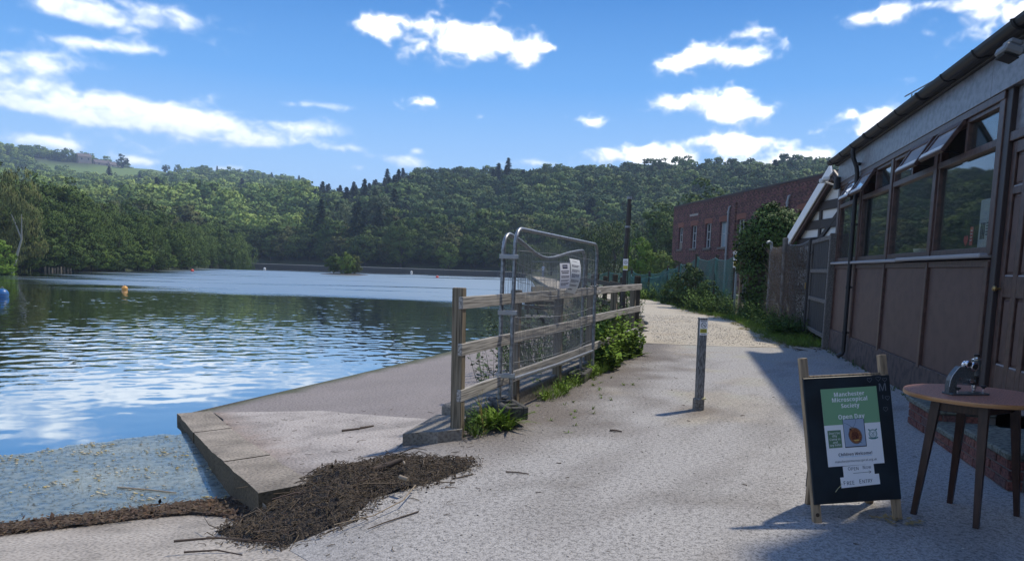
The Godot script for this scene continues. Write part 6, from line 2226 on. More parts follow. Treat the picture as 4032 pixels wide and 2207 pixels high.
func far_fences():
	var teal := mat("teal netting", Color(0.03, 0.125, 0.115), 0.6)
	var oldpost := mats["dark post"] as Material
	var pipe := mat("fence pipe", Color(0.22, 0.25, 0.27), 0.5, {"metal": 0.5})
	var ps := [Vector3(7.95, 0, -27.9), Vector3(7.85, 0, -30.2), Vector3(7.7, 0, -32.6), Vector3(7.55, 0, -35.3), Vector3(7.6, 0, -38.5), Vector3(7.35, 0, -42.0), Vector3(6.9, 0, -45.5), Vector3(6.0, 0, -49.0), Vector3(4.9, 0, -52.0), Vector3(4.0, 0, -54.5)]
	var tp := [2.12, 2.06, 2.12, 1.80, 1.62, 1.30, 1.42, 1.28, 1.15, 1.05]
	var f := thing("mesh_fence", "sagging green plastic mesh fence strung on old posts beside the path", "fence")
	for i in ps.size():
		var b := B.new()
		var h: float = tp[i] + 0.12
		b.box(X(ps[i] + Vector3(0, h * 0.5 - 0.1, 0), R(0, 1), R(-0.05, 0.05), R(-0.05, 0.05)), Vector3(0.10, h + 0.2, 0.10), 0.015)
		obj("post", b, oldpost, f)
	obj("netting", netting(ps, tp, 0.05, 0.075, 0.0075, 0.16, 0.14), teal, f).set_meta("kind", "stuff")
	# a second loose fold of it where it has slumped
	var fold := netting([Vector3(7.45, 0, -38.0), Vector3(7.2, 0, -41.8), Vector3(6.8, 0, -45.2)], [1.5, 1.1, 1.25], 0.1, 0.05, 0.0085, 0.2, 0.3)
	obj("slumped_netting", fold, teal, f).set_meta("kind", "stuff")
	# galvanised hooked posts either side of the ivy, and the wire fence hung with dead creeper
	for e in [[Vector3(7.88, 0, -27.5), 2.22, "hooked steel fence post at the end of the green mesh"], [Vector3(7.72, 0, -23.4), 2.46, "hooked steel fence post between the ivy and the creeper fence"]]:
		var t := thing("steel_post", e[2], "fence post", e[0], 0.0, "hooked steel fence posts")
		var b := B.new()
		var h: float = e[1]
		b.tube([Vector3(0, -0.2, 0), Vector3(0, h - 0.14, 0), Vector3(-0.02, h - 0.04, 0.02), Vector3(-0.09, h, 0.05), Vector3(-0.17, h - 0.03, 0.09)], 0.042, 10)
		obj("post", b, pipe, t)
		for y in [h * 0.78, h * 0.32]:
			b = B.new()
			b.tube([Vector3(-0.06, y, 0.04), Vector3(0.16, y - 0.02, -0.05)], 0.014, 6)
			obj("clip", b, mats["galvanised wire"], t)
	var wf := thing("creeper_fence", "wire fence choked with dead brown creeper beside the gate", "fence")
	var wps := [Vector3(7.70, 0, -23.3), Vector3(7.48, 0, -21.4), Vector3(7.25, 0, -19.1)]
	var b2 := B.new()
	b2.box(X(wps[1] + Vector3(0, 1.2, 0), 0.2, 0.0, 0.02), Vector3(0.16, 2.6, 0.14), 0.02)
	obj("post", b2, mats["grey gate rail"], wf)
	obj("wire_mesh", netting(wps, [2.3, 2.34, 2.36], 0.05, 0.085, 0.004, 0.08, 0.03), mats["galvanised wire"], wf).set_meta("kind", "stuff")
	var cr := B.new()
	for i in 2300:
		var f2 := rng.randf()
		var k := 0 if rng.randf() < 0.5 else 1
		var p: Vector3 = (wps[k] as Vector3).lerp(wps[k + 1], f2) + Vector3(R(-0.09, 0.09), R(0.05, 2.15), R(-0.09, 0.09))
		var up := Vector3(R(-0.35, 0.35), R(0.2, 1.0), R(-0.35, 0.35)).normalized() * R(0.12, 0.45)
		p.y = minf(p.y, 2.28 - up.y)
		cr.tube([p, p + up * 0.5 + RV() * 0.03, p + up], [R(0.003, 0.008), 0.004, 0.002], 3, false)
	obj("dead_creeper", cr, mat("dead creeper stem", Color(0.135, 0.105, 0.085), 0.95), wf).set_meta("kind", "stuff")
	var lv := B.new()
	for i in 2600:
		var k := 0 if rng.randf() < 0.5 else 1
		var p: Vector3 = (wps[k] as Vector3).lerp(wps[k + 1], rng.randf()) + Vector3(R(-0.11, 0.11), R(0.0, 2.25), R(-0.11, 0.11))
		var dd := RV()
		var sd := dd.cross(Vector3(0.3, 1, 0.2)).normalized()
		lv.col = Color(1, 1, 1) * R(0.5, 1.3)
		lv.leaf(p, dd, sd, R(0.03, 0.07), R(0.012, 0.025), (RV() + Vector3(-0.5, 0.5, 0.6)).normalized())
	obj("withered_leaves", lv, mat("withered leaf", Color(0.13, 0.11, 0.075), 0.95, {"vc": true}), wf).set_meta("kind", "stuff")
	# the warning plate and the broken board leaning by the ivy
	var sg := thing("warning_plate", "small yellow warning plate on the end of the green mesh", "sign", Vector3(7.80, 1.96, -27.28), -0.55)
	board("plate", X(Vector3.ZERO), Vector3(0.22, 0.56, 0.008), mats["poster paper"], sg, 0.002)
	var tri := B.new()
	tri.slab(X(Vector3(0, 0.13, 0.006)), PackedVector2Array([Vector2(-0.09, -0.09), Vector2(0.09, -0.09), Vector2(0, 0.09)]), 0.003)
	obj("triangle", tri, mat("warning yellow", Color(0.62, 0.44, 0.03), 0.5), sg)
	board("mark", X(Vector3(0, 0.12, 0.009)), Vector3(0.016, 0.08, 0.003), mats["ink"], sg, 0.0)
	board("panel", X(Vector3(0, -0.13, 0.006)), Vector3(0.19, 0.20, 0.003), mats["warning yellow"], sg, 0.0)
	for i in 3:
		board("printed_line", X(Vector3(0, -0.07 - 0.05 * i, 0.009)), Vector3(0.14, 0.02, 0.003), mats["ink"], sg, 0.0)
	var bb := thing("broken_board", "splintered board with peeling white paint leaning against the ivy", "board", Vector3(7.84, 0, -26.25), 0.25)
	for e in [[-0.16, 2.05, 0.05], [0.17, 2.1, -0.02]]:
		board("edge_board", X(Vector3(e[0], e[1] * 0.5, 0), 0, 0, e[2] - 0.04), Vector3(0.10, e[1], 0.05), mats["raw pine"], bb, 0.006)
	var sh := B.new()
	sh.slab(X(Vector3(0, 0, 0.0), 0, 0, -0.03), PackedVector2Array([Vector2(-0.11, 0.5), Vector2(0.13, 0.45), Vector2(0.13, 1.35), Vector2(0.04, 1.62), Vector2(0.0, 1.4), Vector2(-0.06, 1.5), Vector2(-0.11, 1.2)]), 0.012)
	obj("peeling_panel", sh, white_or("peeling white", Color(0.5, 0.5, 0.48)), bb)
	var sp := B.new()
	for i in 9:
		var p := Vector3(R(-0.15, 0.15), R(1.3, 1.9), 0.02)
		sp.tube([p, p + Vector3(R(-0.1, 0.1), R(0.1, 0.4), R(0, 0.1))], [0.02, 0.003], 4)
	obj("splinters", sp, mats["straw"], bb)

func white_or(key: String, c: Color) -> Material:
	return mat(key, c, 0.8)

func pole():
	var m := mat("creosoted pole", Color(0.075, 0.066, 0.06), 0.85, {"tex": grain(161, 0.45), "scale": Vector3(4, 0.2, 4)})
	var t := thing("wooden_pole", "tall dark wooden pole rising behind the fence's far end", "pole", Vector3(2.36, 0, -16.63))
	var b := B.new()
	b.tube([Vector3(0, -0.3, 0), Vector3(0.01, 1.6, 0), Vector3(0.04, 3.05, 0)], [0.052, 0.047, 0.040], 12)
	obj("pole", b, m, t)
	b = B.new()
	b.tube([Vector3(0.028, 2.40, 0), Vector3(0.029, 2.44, 0)], 0.06, 12)
	obj("band", b, mats["galvanised wire"], t)
	b = B.new()
	b.tube([Vector3(0.038, 3.0, 0), Vector3(0.04, 3.055, 0)], 0.055, 12)
	obj("cap", b, mats["galvanised wire"], t)
	b = B.new()
	b.tube([Vector3(0.075, 0.2, 0.01), Vector3(0.08, 2.9, 0.01)], 0.008, 6)
	obj("cable", b, mats["black plastic"], t)
	var s := thing("pole_notice", "small white and yellow notice on the wooden pole", "notice", Vector3(2.372, 1.62, -16.565), -0.05)
	board("plate", X(Vector3.ZERO), Vector3(0.105, 0.24, 0.004), mats["poster paper"], s, 0.001)
	board("yellow_field", X(Vector3(0, -0.06, 0.003)), Vector3(0.095, 0.075, 0.002), mats["sign yellow"], s, 0.0)
	b = B.new()
	var pts := []
	for i in 17:
		pts.append(Vector3(cos(TAU * i / 16.0) * 0.034, 0.05 + sin(TAU * i / 16.0) * 0.034, 0.003))
	b.tube(pts, 0.004, 4, false)
	b.tube([Vector3(-0.012, 0.03, 0.003), Vector3(0.0, 0.07, 0.003), Vector3(0.014, 0.035, 0.003)], 0.004, 4)
	obj("ring_mark", b, mats["ink"], s)

# ---------------------------------------------------------------- weeds and grass
func weed(b: B, p: Vector3, h: float, spread: float, stems: int, lf: float, lw: float, tone := 1.0, lean := 0.5):
	for s in stems:
		var a := R(0, TAU)
		var r := spread * sqrt(rng.randf()) * 0.45
		var base := p + Vector3(cos(a) * r, 0, sin(a) * r)
		var top := base + Vector3(cos(a) * spread * lean * rng.randf(), h * R(0.55, 1.0), sin(a) * spread * lean * rng.randf())
		var mid := (base + top) * 0.5 + Vector3(R(-1, 1), 0.4, R(-1, 1)) * 0.06 * h
		b.col = Color(0.8, 0.8, 0.6) * tone
		b.tube([base, mid, top], [0.006 * h + 0.001, 0.004 * h + 0.001, 0.001], 3, false)
		var m := int(h * 16.0) + 5
		for i in m:
			var t := (i + rng.randf()) / m
			var q := base.lerp(mid, t * 2.0) if t < 0.5 else mid.lerp(top, t * 2.0 - 1.0)
			var aa := R(0, TAU)
			var d := Vector3(cos(aa), R(-0.1, 0.75), sin(aa)).normalized()
			var sd := d.cross(Vector3(R(-0.4, 0.4), 1, R(-0.4, 0.4))).normalized()
			b.col = Color(R(0.85, 1.1), 1, 0.9) * tone * R(0.75, 1.25)
			b.leaf(q, d, sd, lf * R(0.6, 1.2) * (1.15 - 0.5 * t), lw * R(0.7, 1.2), (Vector3.UP + d * 0.5 + RV() * 0.5).normalized())

func rosette(b: B, p: Vector3, count: int, ln: float, w: float, rise: float, tone := 1.0):
	for i in count:
		var a := R(0, TAU)
		var d := Vector3(cos(a), R(0.3, 1.0) * rise, sin(a)).normalized() * ln * R(0.6, 1.1)
		var sd := Vector3(-sin(a), 0, cos(a))
		b.col = Color(R(0.9, 1.1), 1, 0.9) * tone * R(0.75, 1.25)
		b.blade(p + Vector3(cos(a), 0, sin(a)) * 0.02, d, sd, w * R(0.7, 1.2), Vector3(cos(a) * 0.1, -ln * 0.35 * R(0.3, 1.2), sin(a) * 0.1), 4)

func tuft(b: B, p: Vector3, count: int, h: float, spread: float, tone := 1.0):
	for i in count:
		var a := R(0, TAU)
		var o := Vector3(cos(a), 0, sin(a))
		b.col = Color(R(0.85, 1.25), 1, 0.8) * tone * R(0.7, 1.25)
		b.blade(p + o * spread * 0.4 * rng.randf(), Vector3(0, h * R(0.5, 1.0), 0) + o * spread * 0.3, Vector3(-o.z, 0, o.x), R(0.0025, 0.005), o * spread * R(0.1, 0.7) + Vector3(0, -h * 0.15, 0), 3)

func plant(called: String, label: String, cat: String, b: B, m: Material, group := "") -> Node3D:
	var t := thing(called, label, cat, Vector3.ZERO, 0.0, group)
	obj("foliage", b, m, t)
	return t

func greenery():
	var fresh := leafmat("weed leaf", Color(0.13, 0.215, 0.03))
	var mid := leafmat("nettle leaf", Color(0.082, 0.145, 0.034))
	var dark := leafmat("bramble leaf", Color(0.050, 0.090, 0.030))
	var greyg := leafmat("grey green leaf", Color(0.085, 0.12, 0.075))
	var grass := leafmat("verge grass", Color(0.15, 0.235, 0.042))
	var straw := leafmat("dry grass", Color(0.24, 0.21, 0.09))
	# by the first post
	var b := B.new()
	for i in 9:
		rosette(b, Vector3(-0.13 + R(-0.12, 0.16), 0.0, -7.25 + R(-0.14, 0.16)), 20, 0.33, 0.015, 1.9, 1.3)
	plant("ragwort", "bright green spiky-leaved weed between the first fence post and the foot block", "weed", b, fresh)
	b = B.new()
	weed(b, Vector3(-0.33, 0, -6.78), 0.34, 0.22, 9, 0.05, 0.012, 0.9)
	tuft(b, Vector3(-0.30, 0, -6.85), 60, 0.2, 0.25, 0.8)
	plant("wispy_weed", "wispy low weed at the foot of the first fence post", "weed", b, mid)
	b = B.new()
	for i in 3:
		weed(b, Vector3(-0.22 + 0.03 * i, 0, -7.0), 0.55, 0.25, 2, 0.02, 0.006, 1.3)
	plant("dry_seed_stalk", "thin dry seed stalks standing beside the first fence post", "weed", b, straw)
	# behind and below the steel panels
	b = B.new()
	var q := at_fence(2.5, 0.62)
	weed(b, Vector3(q.x, quay_y(q.x, q.z), q.z), 0.74, 0.5, 16, 0.085, 0.026, 1.0)
	plant("mullein", "grey-green leafy plant growing behind the steel panels", "plant", b, greyg)
	b = B.new()
	for i in 40:
		var p := at_fence(R(2.0, 5.2), R(-0.20, 0.0))
		tuft(b, p, 24, R(0.1, 0.26), 0.2, R(0.7, 1.2))
	for i in 16:
		weed(b, at_fence(R(2.2, 5.0), R(-0.16, 0.05)), R(0.12, 0.3), 0.2, 5, 0.05, 0.014)
	tag(plant("fence_foot_grass", "grass and small weeds along the bottom of the fence", "grass", b, grass), "", "", "", "stuff")
	b = B.new()
	for i in 30:
		var p := at_fence(R(0.4, 4.6), R(-0.85, -0.15))
		tuft(b, p, 9, R(0.02, 0.06), 0.06, R(0.7, 1.1))
	tag(plant("bank_grass", "sparse short grass on the bank in front of the fence", "grass", b, grass), "", "", "", "stuff")
	# the thicket at the fence's far end
	var lab := ["yellow-green leafy bush pushing through the fence nearest the steel panel", "tall bright green bush at the middle of the fence-end thicket", "bright green bush at the fence's last post", "low bright weed spilling onto the yard from the fence-end thicket", "broad-leaved dock beside the fence's last post", "rear bright green bush behind the fence-end thicket"]
	var spots := [[5.5, -0.06, 0.72, 0.36], [6.15, -0.08, 0.85, 0.38], [6.9, -0.08, 0.76, 0.38], [5.25, -0.2, 0.40, 0.3], [7.4, -0.12, 0.42, 0.3], [6.6, 0.25, 0.85, 0.45]]
	for i in 6:
		b = B.new()
		var p := at_fence(spots[i][0], spots[i][1])
		if i == 4:
			for k in 5:
				rosette(b, p + Vector3(R(-0.15, 0.15), 0, R(-0.15, 0.15)), 12, 0.3, 0.05, 1.5, 0.9)
		weed(b, p, spots[i][2], spots[i][3], 26, 0.12, 0.036, 1.0, 0.7)
		plant("fence_bush", lab[i], "bush", b, fresh if i != 5 else mid)
	# darker shrubs on the bank between the two fences
	for i in 7:
		b = B.new()
		var p := at_fence([4.6, 5.6, 6.8, 8.3, 10.0, 12.0, 14.5][i], [0.75, 1.1, 0.8, 1.0, 1.3, 1.5, 1.6][i])
		p.y = -0.1
		weed(b, p, [0.85, 1.0, 1.05, 1.15, 1.1, 1.2, 1.2][i], 1.0, 46, 0.10, 0.022, 0.9, 0.6)
		plant("bank_shrub", ["dark bank shrub nearest the steel panel, seen between the rails", "second dark bank shrub behind the fence rails", "third dark bank shrub behind the fence rails", "dark shrub on the bank behind the fence's last post", "dark shrub on the bank beside the second fence's start", "dark shrub on the bank along the middle of the second fence", "farthest dark shrub on the bank along the second fence"][i], "shrub", b, greyg if i % 3 == 1 else dark, "shrubs on the bank between the two fences")
	# grass edge of the path on the right, thinning into gravel
	b = B.new()
	var line := [Vector3(6.2, 0, -16.2), Vector3(6.3, 0, -18.3), Vector3(6.9, 0, -21.5), Vector3(7.25, 0, -23.5), Vector3(7.1, 0, -26.0), Vector3(6.75, 0, -29.0), Vector3(6.9, 0, -38.0), Vector3(6.4, 0, -45.0)]
	for i in 620:
		var k := rng.randi() % 4 if rng.randf() < 0.75 else 4 + rng.randi() % 3
		var p: Vector3 = (line[k] as Vector3).lerp(line[k + 1], rng.randf()) + Vector3(R(-0.35, 0.75) if k < 3 else R(-0.25, 0.5), 0, R(-0.3, 0.3))
		tuft(b, p, 22, R(0.08, 0.26), 0.22, R(0.7, 1.3))
	tag(plant("verge_grass", "rough grass along the right-hand edge of the path", "grass", b, grass), "", "", "", "stuff")
	b = B.new()
	for i in 150:
		var k := rng.randi() % 5
		var p: Vector3 = (line[k] as Vector3).lerp(line[k + 1], rng.randf()) + Vector3(R(-0.6, 0.0), 0, R(-0.4, 0.4))
		tuft(b, p, 16, R(0.03, 0.10), 0.2, R(0.8, 1.2))
	tag(plant("dry_verge_grass", "yellowed trodden grass at the edge of the gravel", "grass", b, straw), "", "", "", "stuff")
	b = B.new()
	for i in 130:
		var k := 1 + rng.randi() % 6
		var p: Vector3 = (line[k] as Vector3).lerp(line[k + 1], rng.randf()) + Vector3(R(0.15, 1.0), 0, R(-0.3, 0.3))
		weed(b, p, R(0.3, 0.75), 0.6, 9, 0.09, 0.028, R(0.7, 1.2), 0.8)
	tag(plant("undergrowth", "tangled undergrowth below the mesh fence", "undergrowth", b, mid), "", "", "", "stuff")
	# bushes standing out of it
	tree("bramble_bush", "shore", 1, Vector3(7.15, -0.1, -31.6), 1.95, 0.95, "dark leaf", "large dark bramble bush in front of the green mesh fence", "", "bush")
	tree("bramble_bush", "shore", 3, Vector3(7.30, -0.1, -29.2), 1.2, 1.0, "mid leaf", "rounded green bush just right of the large dark bramble", "", "bush")
	tree("bramble_bush", "shore", 0, Vector3(7.25, -0.1, -34.9), 1.25, 1.1, "mid leaf", "rounded green bush just left of the large dark bramble", "", "bush")
	var bs := [[Vector3(7.45, 0, -29.6), 1.0, 1.1, "mid", "tangled bush right of the dark bramble under the mesh fence"], [Vector3(7.4, 0, -27.9), 0.9, 1.0, "mid", "weedy bush beneath the warning plate"], [Vector3(7.2, 0, -34.6), 1.0, 1.1, "mid", "bushy weed left of the dark bramble under the mesh fence"],
		[Vector3(6.9, 0, -39.5), 0.62, 1.0, "fresh", "bright broad-leaved dock at the far bend of the path"], [Vector3(6.3, 0, -42.5), 0.6, 1.0, "fresh", "bright low weeds where the path turns out of sight"], [Vector3(5.2, 0, -46.0), 0.7, 1.2, "mid", "farthest low weed under the slumped mesh"], [Vector3(7.35, 0, -21.2), 0.42, 0.8, "mid", "low weeds at the foot of the creeper fence"], [Vector3(7.05, 0, -19.3), 0.34, 0.6, "fresh", "bright nettles beside the left gate post"]]
	for e in bs:
		b = B.new()
		var m := {"dark": dark, "mid": mid, "fresh": fresh}[e[3]] as Material
		weed(b, e[0], e[1], e[2], int(60 * e[2]), 0.10, 0.034, 1.0, 0.9)
		if e[3] == "fresh":
			for k in 6:
				rosette(b, e[0] + Vector3(R(-0.4, 0.4), 0, R(-0.4, 0.4)), 12, 0.55, 0.08, 1.2)
		plant("path_bush", e[4], "bush", b, m)
	# moss and weeds against the clubhouse plinth and the gate
	b = B.new()
	for i in 46:
		var s := R(-7.6, 0.4)
		tuft(b, wp(s, R(0.04, 0.16), 0.0), 8, R(0.02, 0.09), 0.07, R(0.6, 1.0))
	for i in 5:
		weed(b, wp(R(-5, 0), 0.1, 0), 0.12, 0.12, 4, 0.03, 0.01)
	tag(plant("plinth_weeds", "small weeds along the foot of the clubhouse", "weeds", b, mid), "", "", "", "stuff")
	# ivy: a mound of it over a stump, dark inside
	var iv := thing("ivy_mass", "big mushroom-shaped mass of dark glossy ivy beside the wire fence", "ivy")
	var core := B.new()
	core.tube([Vector3(8.2, -0.2, -26.2), Vector3(8.25, 1.4, -26.0), Vector3(8.45, 2.4, -25.7)], [0.34, 0.24, 0.2], 8)
	obj("stem", core, mats["bark"], iv)
	b = B.new()
	var blobs := [[Vector3(8.55, 2.72, -25.4), 1.1, 0.85], [Vector3(8.15, 2.55, -25.9), 0.8, 0.7], [Vector3(9.0, 2.45, -25.2), 0.85, 0.65], [Vector3(8.5, 3.2, -25.6), 0.62, 0.52], [Vector3(8.15, 1.4, -25.95), 0.55, 0.95], [Vector3(8.25, 0.6, -26.0), 0.5, 0.75], [Vector3(8.35, 3.45, -25.7), 0.34, 0.34], [Vector3(7.95, 2.0, -26.2), 0.45, 0.5]]
	for k in blobs:
		var c: Vector3 = k[0]
		for i in int(1500.0 * k[1] * k[1] + 700):
			var d := (RV() + Vector3(0, 0.15, 0)).normalized()
			var p := c + Vector3(d.x * k[1], d.y * k[2], d.z * k[1]) * (0.72 + 0.36 * rng.randf())
			p += Vector3(0, bumps.get_noise_3d(p.x * 90.0, p.y * 90.0, p.z * 90.0), 0) * 0.3
			var ld := (d * 0.4 + Vector3(R(-1, 1), R(-1.3, 0.2), R(-1, 1))).normalized()
			var sd := ld.cross(d + RV() * 0.4).normalized()
			b.col = Color(R(0.9, 1.15), 1, 0.9) * R(0.6, 1.35)
			b.leaf(p, ld, sd, R(0.07, 0.13), R(0.03, 0.055), (d + RV() * 0.5).normalized())
	obj("foliage", b, mat("ivy leaf", Color(0.055, 0.105, 0.026), 0.6, {"vc": true, "back": Color(0.35, 0.35, 0.35), "spec": 0.25}), iv)

# ---------------------------------------------------------------- wrack, scum and sticks
func twigs(b: B, count: int, where: Callable, l0: float, l1: float, r0: float, r1: float, lift: float):
	for i in count:
		var p: Vector3 = where.call()
		var a := R(0, TAU)
		var l := R(l0, l1)
		var d := Vector3(cos(a), R(-0.12, 0.25) * lift, sin(a)) * l
		var bend := Vector3(R(-1, 1), R(-0.2, 0.6) * lift, R(-1, 1)) * l * 0.22
		var r := R(r0, r1)
		var f := R(0.3, 1.9)
		b.col = Color(f, f * R(0.85, 1.0), f * R(0.7, 1.0))
		b.tube([p - d * 0.5, p + bend, p + d * 0.5], [r, r, r * 0.5], 4, false)

func wrack():
	var out := PackedVector2Array([Vector2(-1.86, -4.78), Vector2(-1.66, -5.12), Vector2(-1.50, -5.55), Vector2(-1.15, -5.86), Vector2(-0.82, -5.92), Vector2(-0.25, -5.88), Vector2(-0.32, -5.62), Vector2(-0.55, -5.25), Vector2(-0.85, -4.90), Vector2(-0.95, -4.45), Vector2(-1.25, -4.24), Vector2(-1.62, -4.52)])
	var inside := func(p: Vector2) -> float:
		var d := 1e9
		for i in out.size():
			d = minf(d, p.distance_to(Geometry2D.get_closest_point_to_segment(p, out[i], out[(i + 1) % out.size()])))
		return d if Geometry2D.is_point_in_polygon(p, out) else -d
	var top := func(x: float, z: float) -> float:
		var d: float = clampf(inside.call(Vector2(x, z)), 0.0, 0.5)
		var g := maxf(ground_y(x, z), slip_y(x, z))
		return g - 0.01 + (0.11 * sqrt(d / 0.5) + 0.10 * maxf(0.0, blotch(x, z, 2.6))) * (0.75 + 0.5 * blotch(x * 1.4, z * 1.4, 1.0))
	var heap := thing("wrack_heap", "heap of dark rotting water weed and twigs raked onto the slipway", "debris heap")
	var wet := mat("rotted weed", Color(0.036, 0.027, 0.020), 0.8, {"vc": true, "world": true, "tex": noise_tex(171, 0.05, [[0.2, grey(0.45)], [0.7, grey(1)]], 512), "bump": noise_tex(172, 0.06, [], 512), "relief": 1.6, "scale": Vector3.ONE * 1.6})
	obj("mound", patch(out, 0.05, top, func(x, z): return Color(1, 1, 1) * R(0.6, 1.5), 0.1), wet, heap)
	var pick := func() -> Vector3:
		while true:
			var p := Vector2(R(-1.9, -0.2), R(-6.0, -4.2))
			if inside.call(p) > -0.16 * pow(rng.randf(), 2.5):
				return Vector3(p.x, top.call(p.x, p.y) + R(-0.01, 0.035), p.y)
		return Vector3.ZERO
	var tw := mat("dead twig", Color(0.10, 0.078, 0.056), 0.9, {"vc": true})
	var b := B.new()
	twigs(b, 4600, pick, 0.015, 0.075, 0.0011, 0.0034, 2.6)
	twigs(b, 80, pick, 0.15, 0.36, 0.002, 0.005, 1.3)
	obj("twigs", b, tw, heap).set_meta("kind", "stuff")
	b = B.new()
	for i in 1500:
		var p: Vector3 = pick.call()
		var d := RV()
		var f := R(0.4, 1.6)
		b.col = Color(f, f * 0.92, f * 0.8)
		b.leaf(p, d, d.cross(Vector3(0.2, 1, 0.4)).normalized(), R(0.012, 0.04), R(0.004, 0.012), (RV() * 0.6 + Vector3.UP).normalized())
	obj("scraps", b, mat("weed scrap", Color(0.050, 0.038, 0.027), 0.85, {"vc": true}), heap).set_meta("kind", "stuff")
	# sticks one can pick out
	var pale := mat("bleached stick", Color(0.26, 0.21, 0.15), 0.85)
	var brown: Material = mat("bark stick", Color(0.075, 0.055, 0.042), 0.9)
	var sticks := [["long pale bent stem curving off the heap's right foot", [Vector3(-0.62, 0.06, -5.0), Vector3(-0.66, 0.05, -4.7), Vector3(-0.80, 0.03, -4.45), Vector3(-1.0, 0.02, -4.3)], 0.005, true],
		["straight stick lying on the tarmac below the heap", [Vector3(-0.55, 0.008, -4.62), Vector3(-0.72, 0.009, -4.40), Vector3(-0.80, 0.008, -4.28)], 0.005, false],
		["short thick branch stub sticking up at the top of the heap", [Vector3(-0.96, 0.07, -5.30), Vector3(-0.85, 0.10, -5.36), Vector3(-0.77, 0.13, -5.40)], 0.026, false],
		["pale chip of wood lying on the heap's near slope", [Vector3(-0.72, 0.12, -4.98), Vector3(-0.66, 0.12, -4.93)], 0.017, true],
		["short white stick lying across the heap", [Vector3(-0.73, 0.16, -5.22), Vector3(-0.71, 0.17, -5.13)], 0.008, true],
		["dark stick lying alone on the pink apron", [Vector3(-1.68, -0.115, -7.55), Vector3(-1.53, -0.108, -7.62), Vector3(-1.40, -0.10, -7.75)], 0.012, false],
		["small dark twig on the tarmac right of the heap", [Vector3(-0.02, 0.008, -5.60), Vector3(0.06, 0.01, -5.59), Vector3(0.15, 0.008, -5.56)], 0.006, false],
		["tiny dark scrap of bark in the middle of the yard", [Vector3(0.95, 0.008, -7.18), Vector3(1.01, 0.012, -7.17), Vector3(1.06, 0.008, -7.14)], 0.010, false],
		["long dark stick lying on the slipway left of the heap", [Vector3(-1.92, -0.10, -4.28), Vector3(-1.70, -0.09, -4.33), Vector3(-1.48, -0.08, -4.28)], 0.008, false],
		["forked dark twig at the bottom of the slipway", [Vector3(-1.75, -0.06, -4.02), Vector3(-1.58, -0.055, -4.05), Vector3(-1.42, -0.05, -3.98)], 0.006, false],
		["pale stick floating in the scum by the coping", [Vector3(-3.25, WATER + 0.006, -6.22), Vector3(-3.0, WATER + 0.008, -6.18), Vector3(-2.72, WATER + 0.006, -6.12)], 0.009, true],
		["stick caught where the wrack meets the coping wall", [Vector3(-2.08, -0.35, -5.72), Vector3(-1.98, -0.27, -5.80), Vector3(-1.92, -0.22, -5.86)], 0.008, true]]
	for s in sticks:
		var p0: Vector3 = s[1][0]
		var t := thing("stick", s[0], "stick", p0)
		var sb := B.new()
		var pts := []
		for v in s[1]:
			var w: Vector3 = v
			if w.y > -0.15 and w.x > -1.95 and s[2] < 0.013 and w.z < -3.0 and w.y < 0.06:
				w.y = maxf(w.y, maxf(ground_y(w.x, w.z), slip_y(w.x, w.z) if w.z > -5.3 else -9.0) + s[2])
				if w.z < -5.3 and w.x < -0.9:
					w.y = quay_y(w.x, w.z) + s[2]
			pts.append(w - p0)
		var rad := []
		for i in pts.size():
			rad.append(s[2] * (1.0 - 0.5 * i / pts.size()))
		sb.tube(pts, rad, 7)
		obj("stem", sb, pale if s[3] else brown, t)
		if s[2] > 0.0055 and s[2] < 0.02 and pts.size() > 2:
			sb = B.new()
			sb.tube([pts[1], pts[1] + Vector3(R(-0.04, 0.04), 0.012, 0.06)], [s[2] * 0.5, 0.001], 5)
			obj("side_shoot", sb, pale if s[3] else brown, t)
	# loose bits strewn over the paving
	b = B.new()
	twigs(b, 90, func():
		var p := Vector2(R(-2.2, -0.2), R(-6.6, -3.6))
		var y := maxf(ground_y(p.x, p.y), slip_y(p.x, p.y)) if p.y > -5.0 else quay_y(p.x, p.y)
		return Vector3(p.x, y + 0.006, p.y), 0.02, 0.10, 0.0012, 0.003, 0.1)
	twigs(b, 70, func():
		var p := Vector2(R(-3.3, -0.8), R(-9.0, -6.0))
		return Vector3(p.x, (quay_y(p.x, p.y) + 0.006) if (p.x + 3.94) * 0.864 - (p.y + 8.93) * 0.504 > 0.05 else -2.0, p.y), 0.02, 0.09, 0.0012, 0.003, 0.1)
	twigs(b, 80, func():
		var p := Vector2(R(-0.2, 4.0), R(-13.0, -3.4))
		return Vector3(p.x, 0.006, p.y), 0.01, 0.05, 0.0014, 0.004, 0.1)
	twigs(b, 60, func():
		return wp(R(-0.6, 1.6), R(0.05, 0.9), 0.012), 0.05, 0.3, 0.003, 0.008, 0.3)
	tag(obj("litter_of_twigs", b, tw), "fine scattered twigs on the paving", "", "", "stuff")
	# the drift of weed along the water's edge
	var drift := PackedVector2Array([Vector2(-4.9, -4.35), Vector2(-3.58, -5.20), Vector2(-3.26, -5.40), Vector2(-2.91, -5.58), Vector2(-2.56, -5.80), Vector2(-2.10, -5.96), Vector2(-1.82, -5.62), Vector2(-1.78, -5.05), Vector2(-2.0, -5.30), Vector2(-2.30, -5.42), Vector2(-2.54, -5.36), Vector2(-2.87, -5.16), Vector2(-3.39, -4.90), Vector2(-4.8, -4.05)])
	var dr := thing("wrack_drift", "band of reddish brown weed washed up along the slipway's water edge", "drift weed")
	obj("bed", patch(drift, 0.06, func(x, z): return maxf(slip_y(x, z), WATER - 0.01) + 0.012 + 0.02 * blotch(x, z, 3.0), func(x, z): return Color(R(0.9, 1.6), R(0.8, 1.3), R(0.7, 1.1)), 0.05), wet, dr)
	b = B.new()
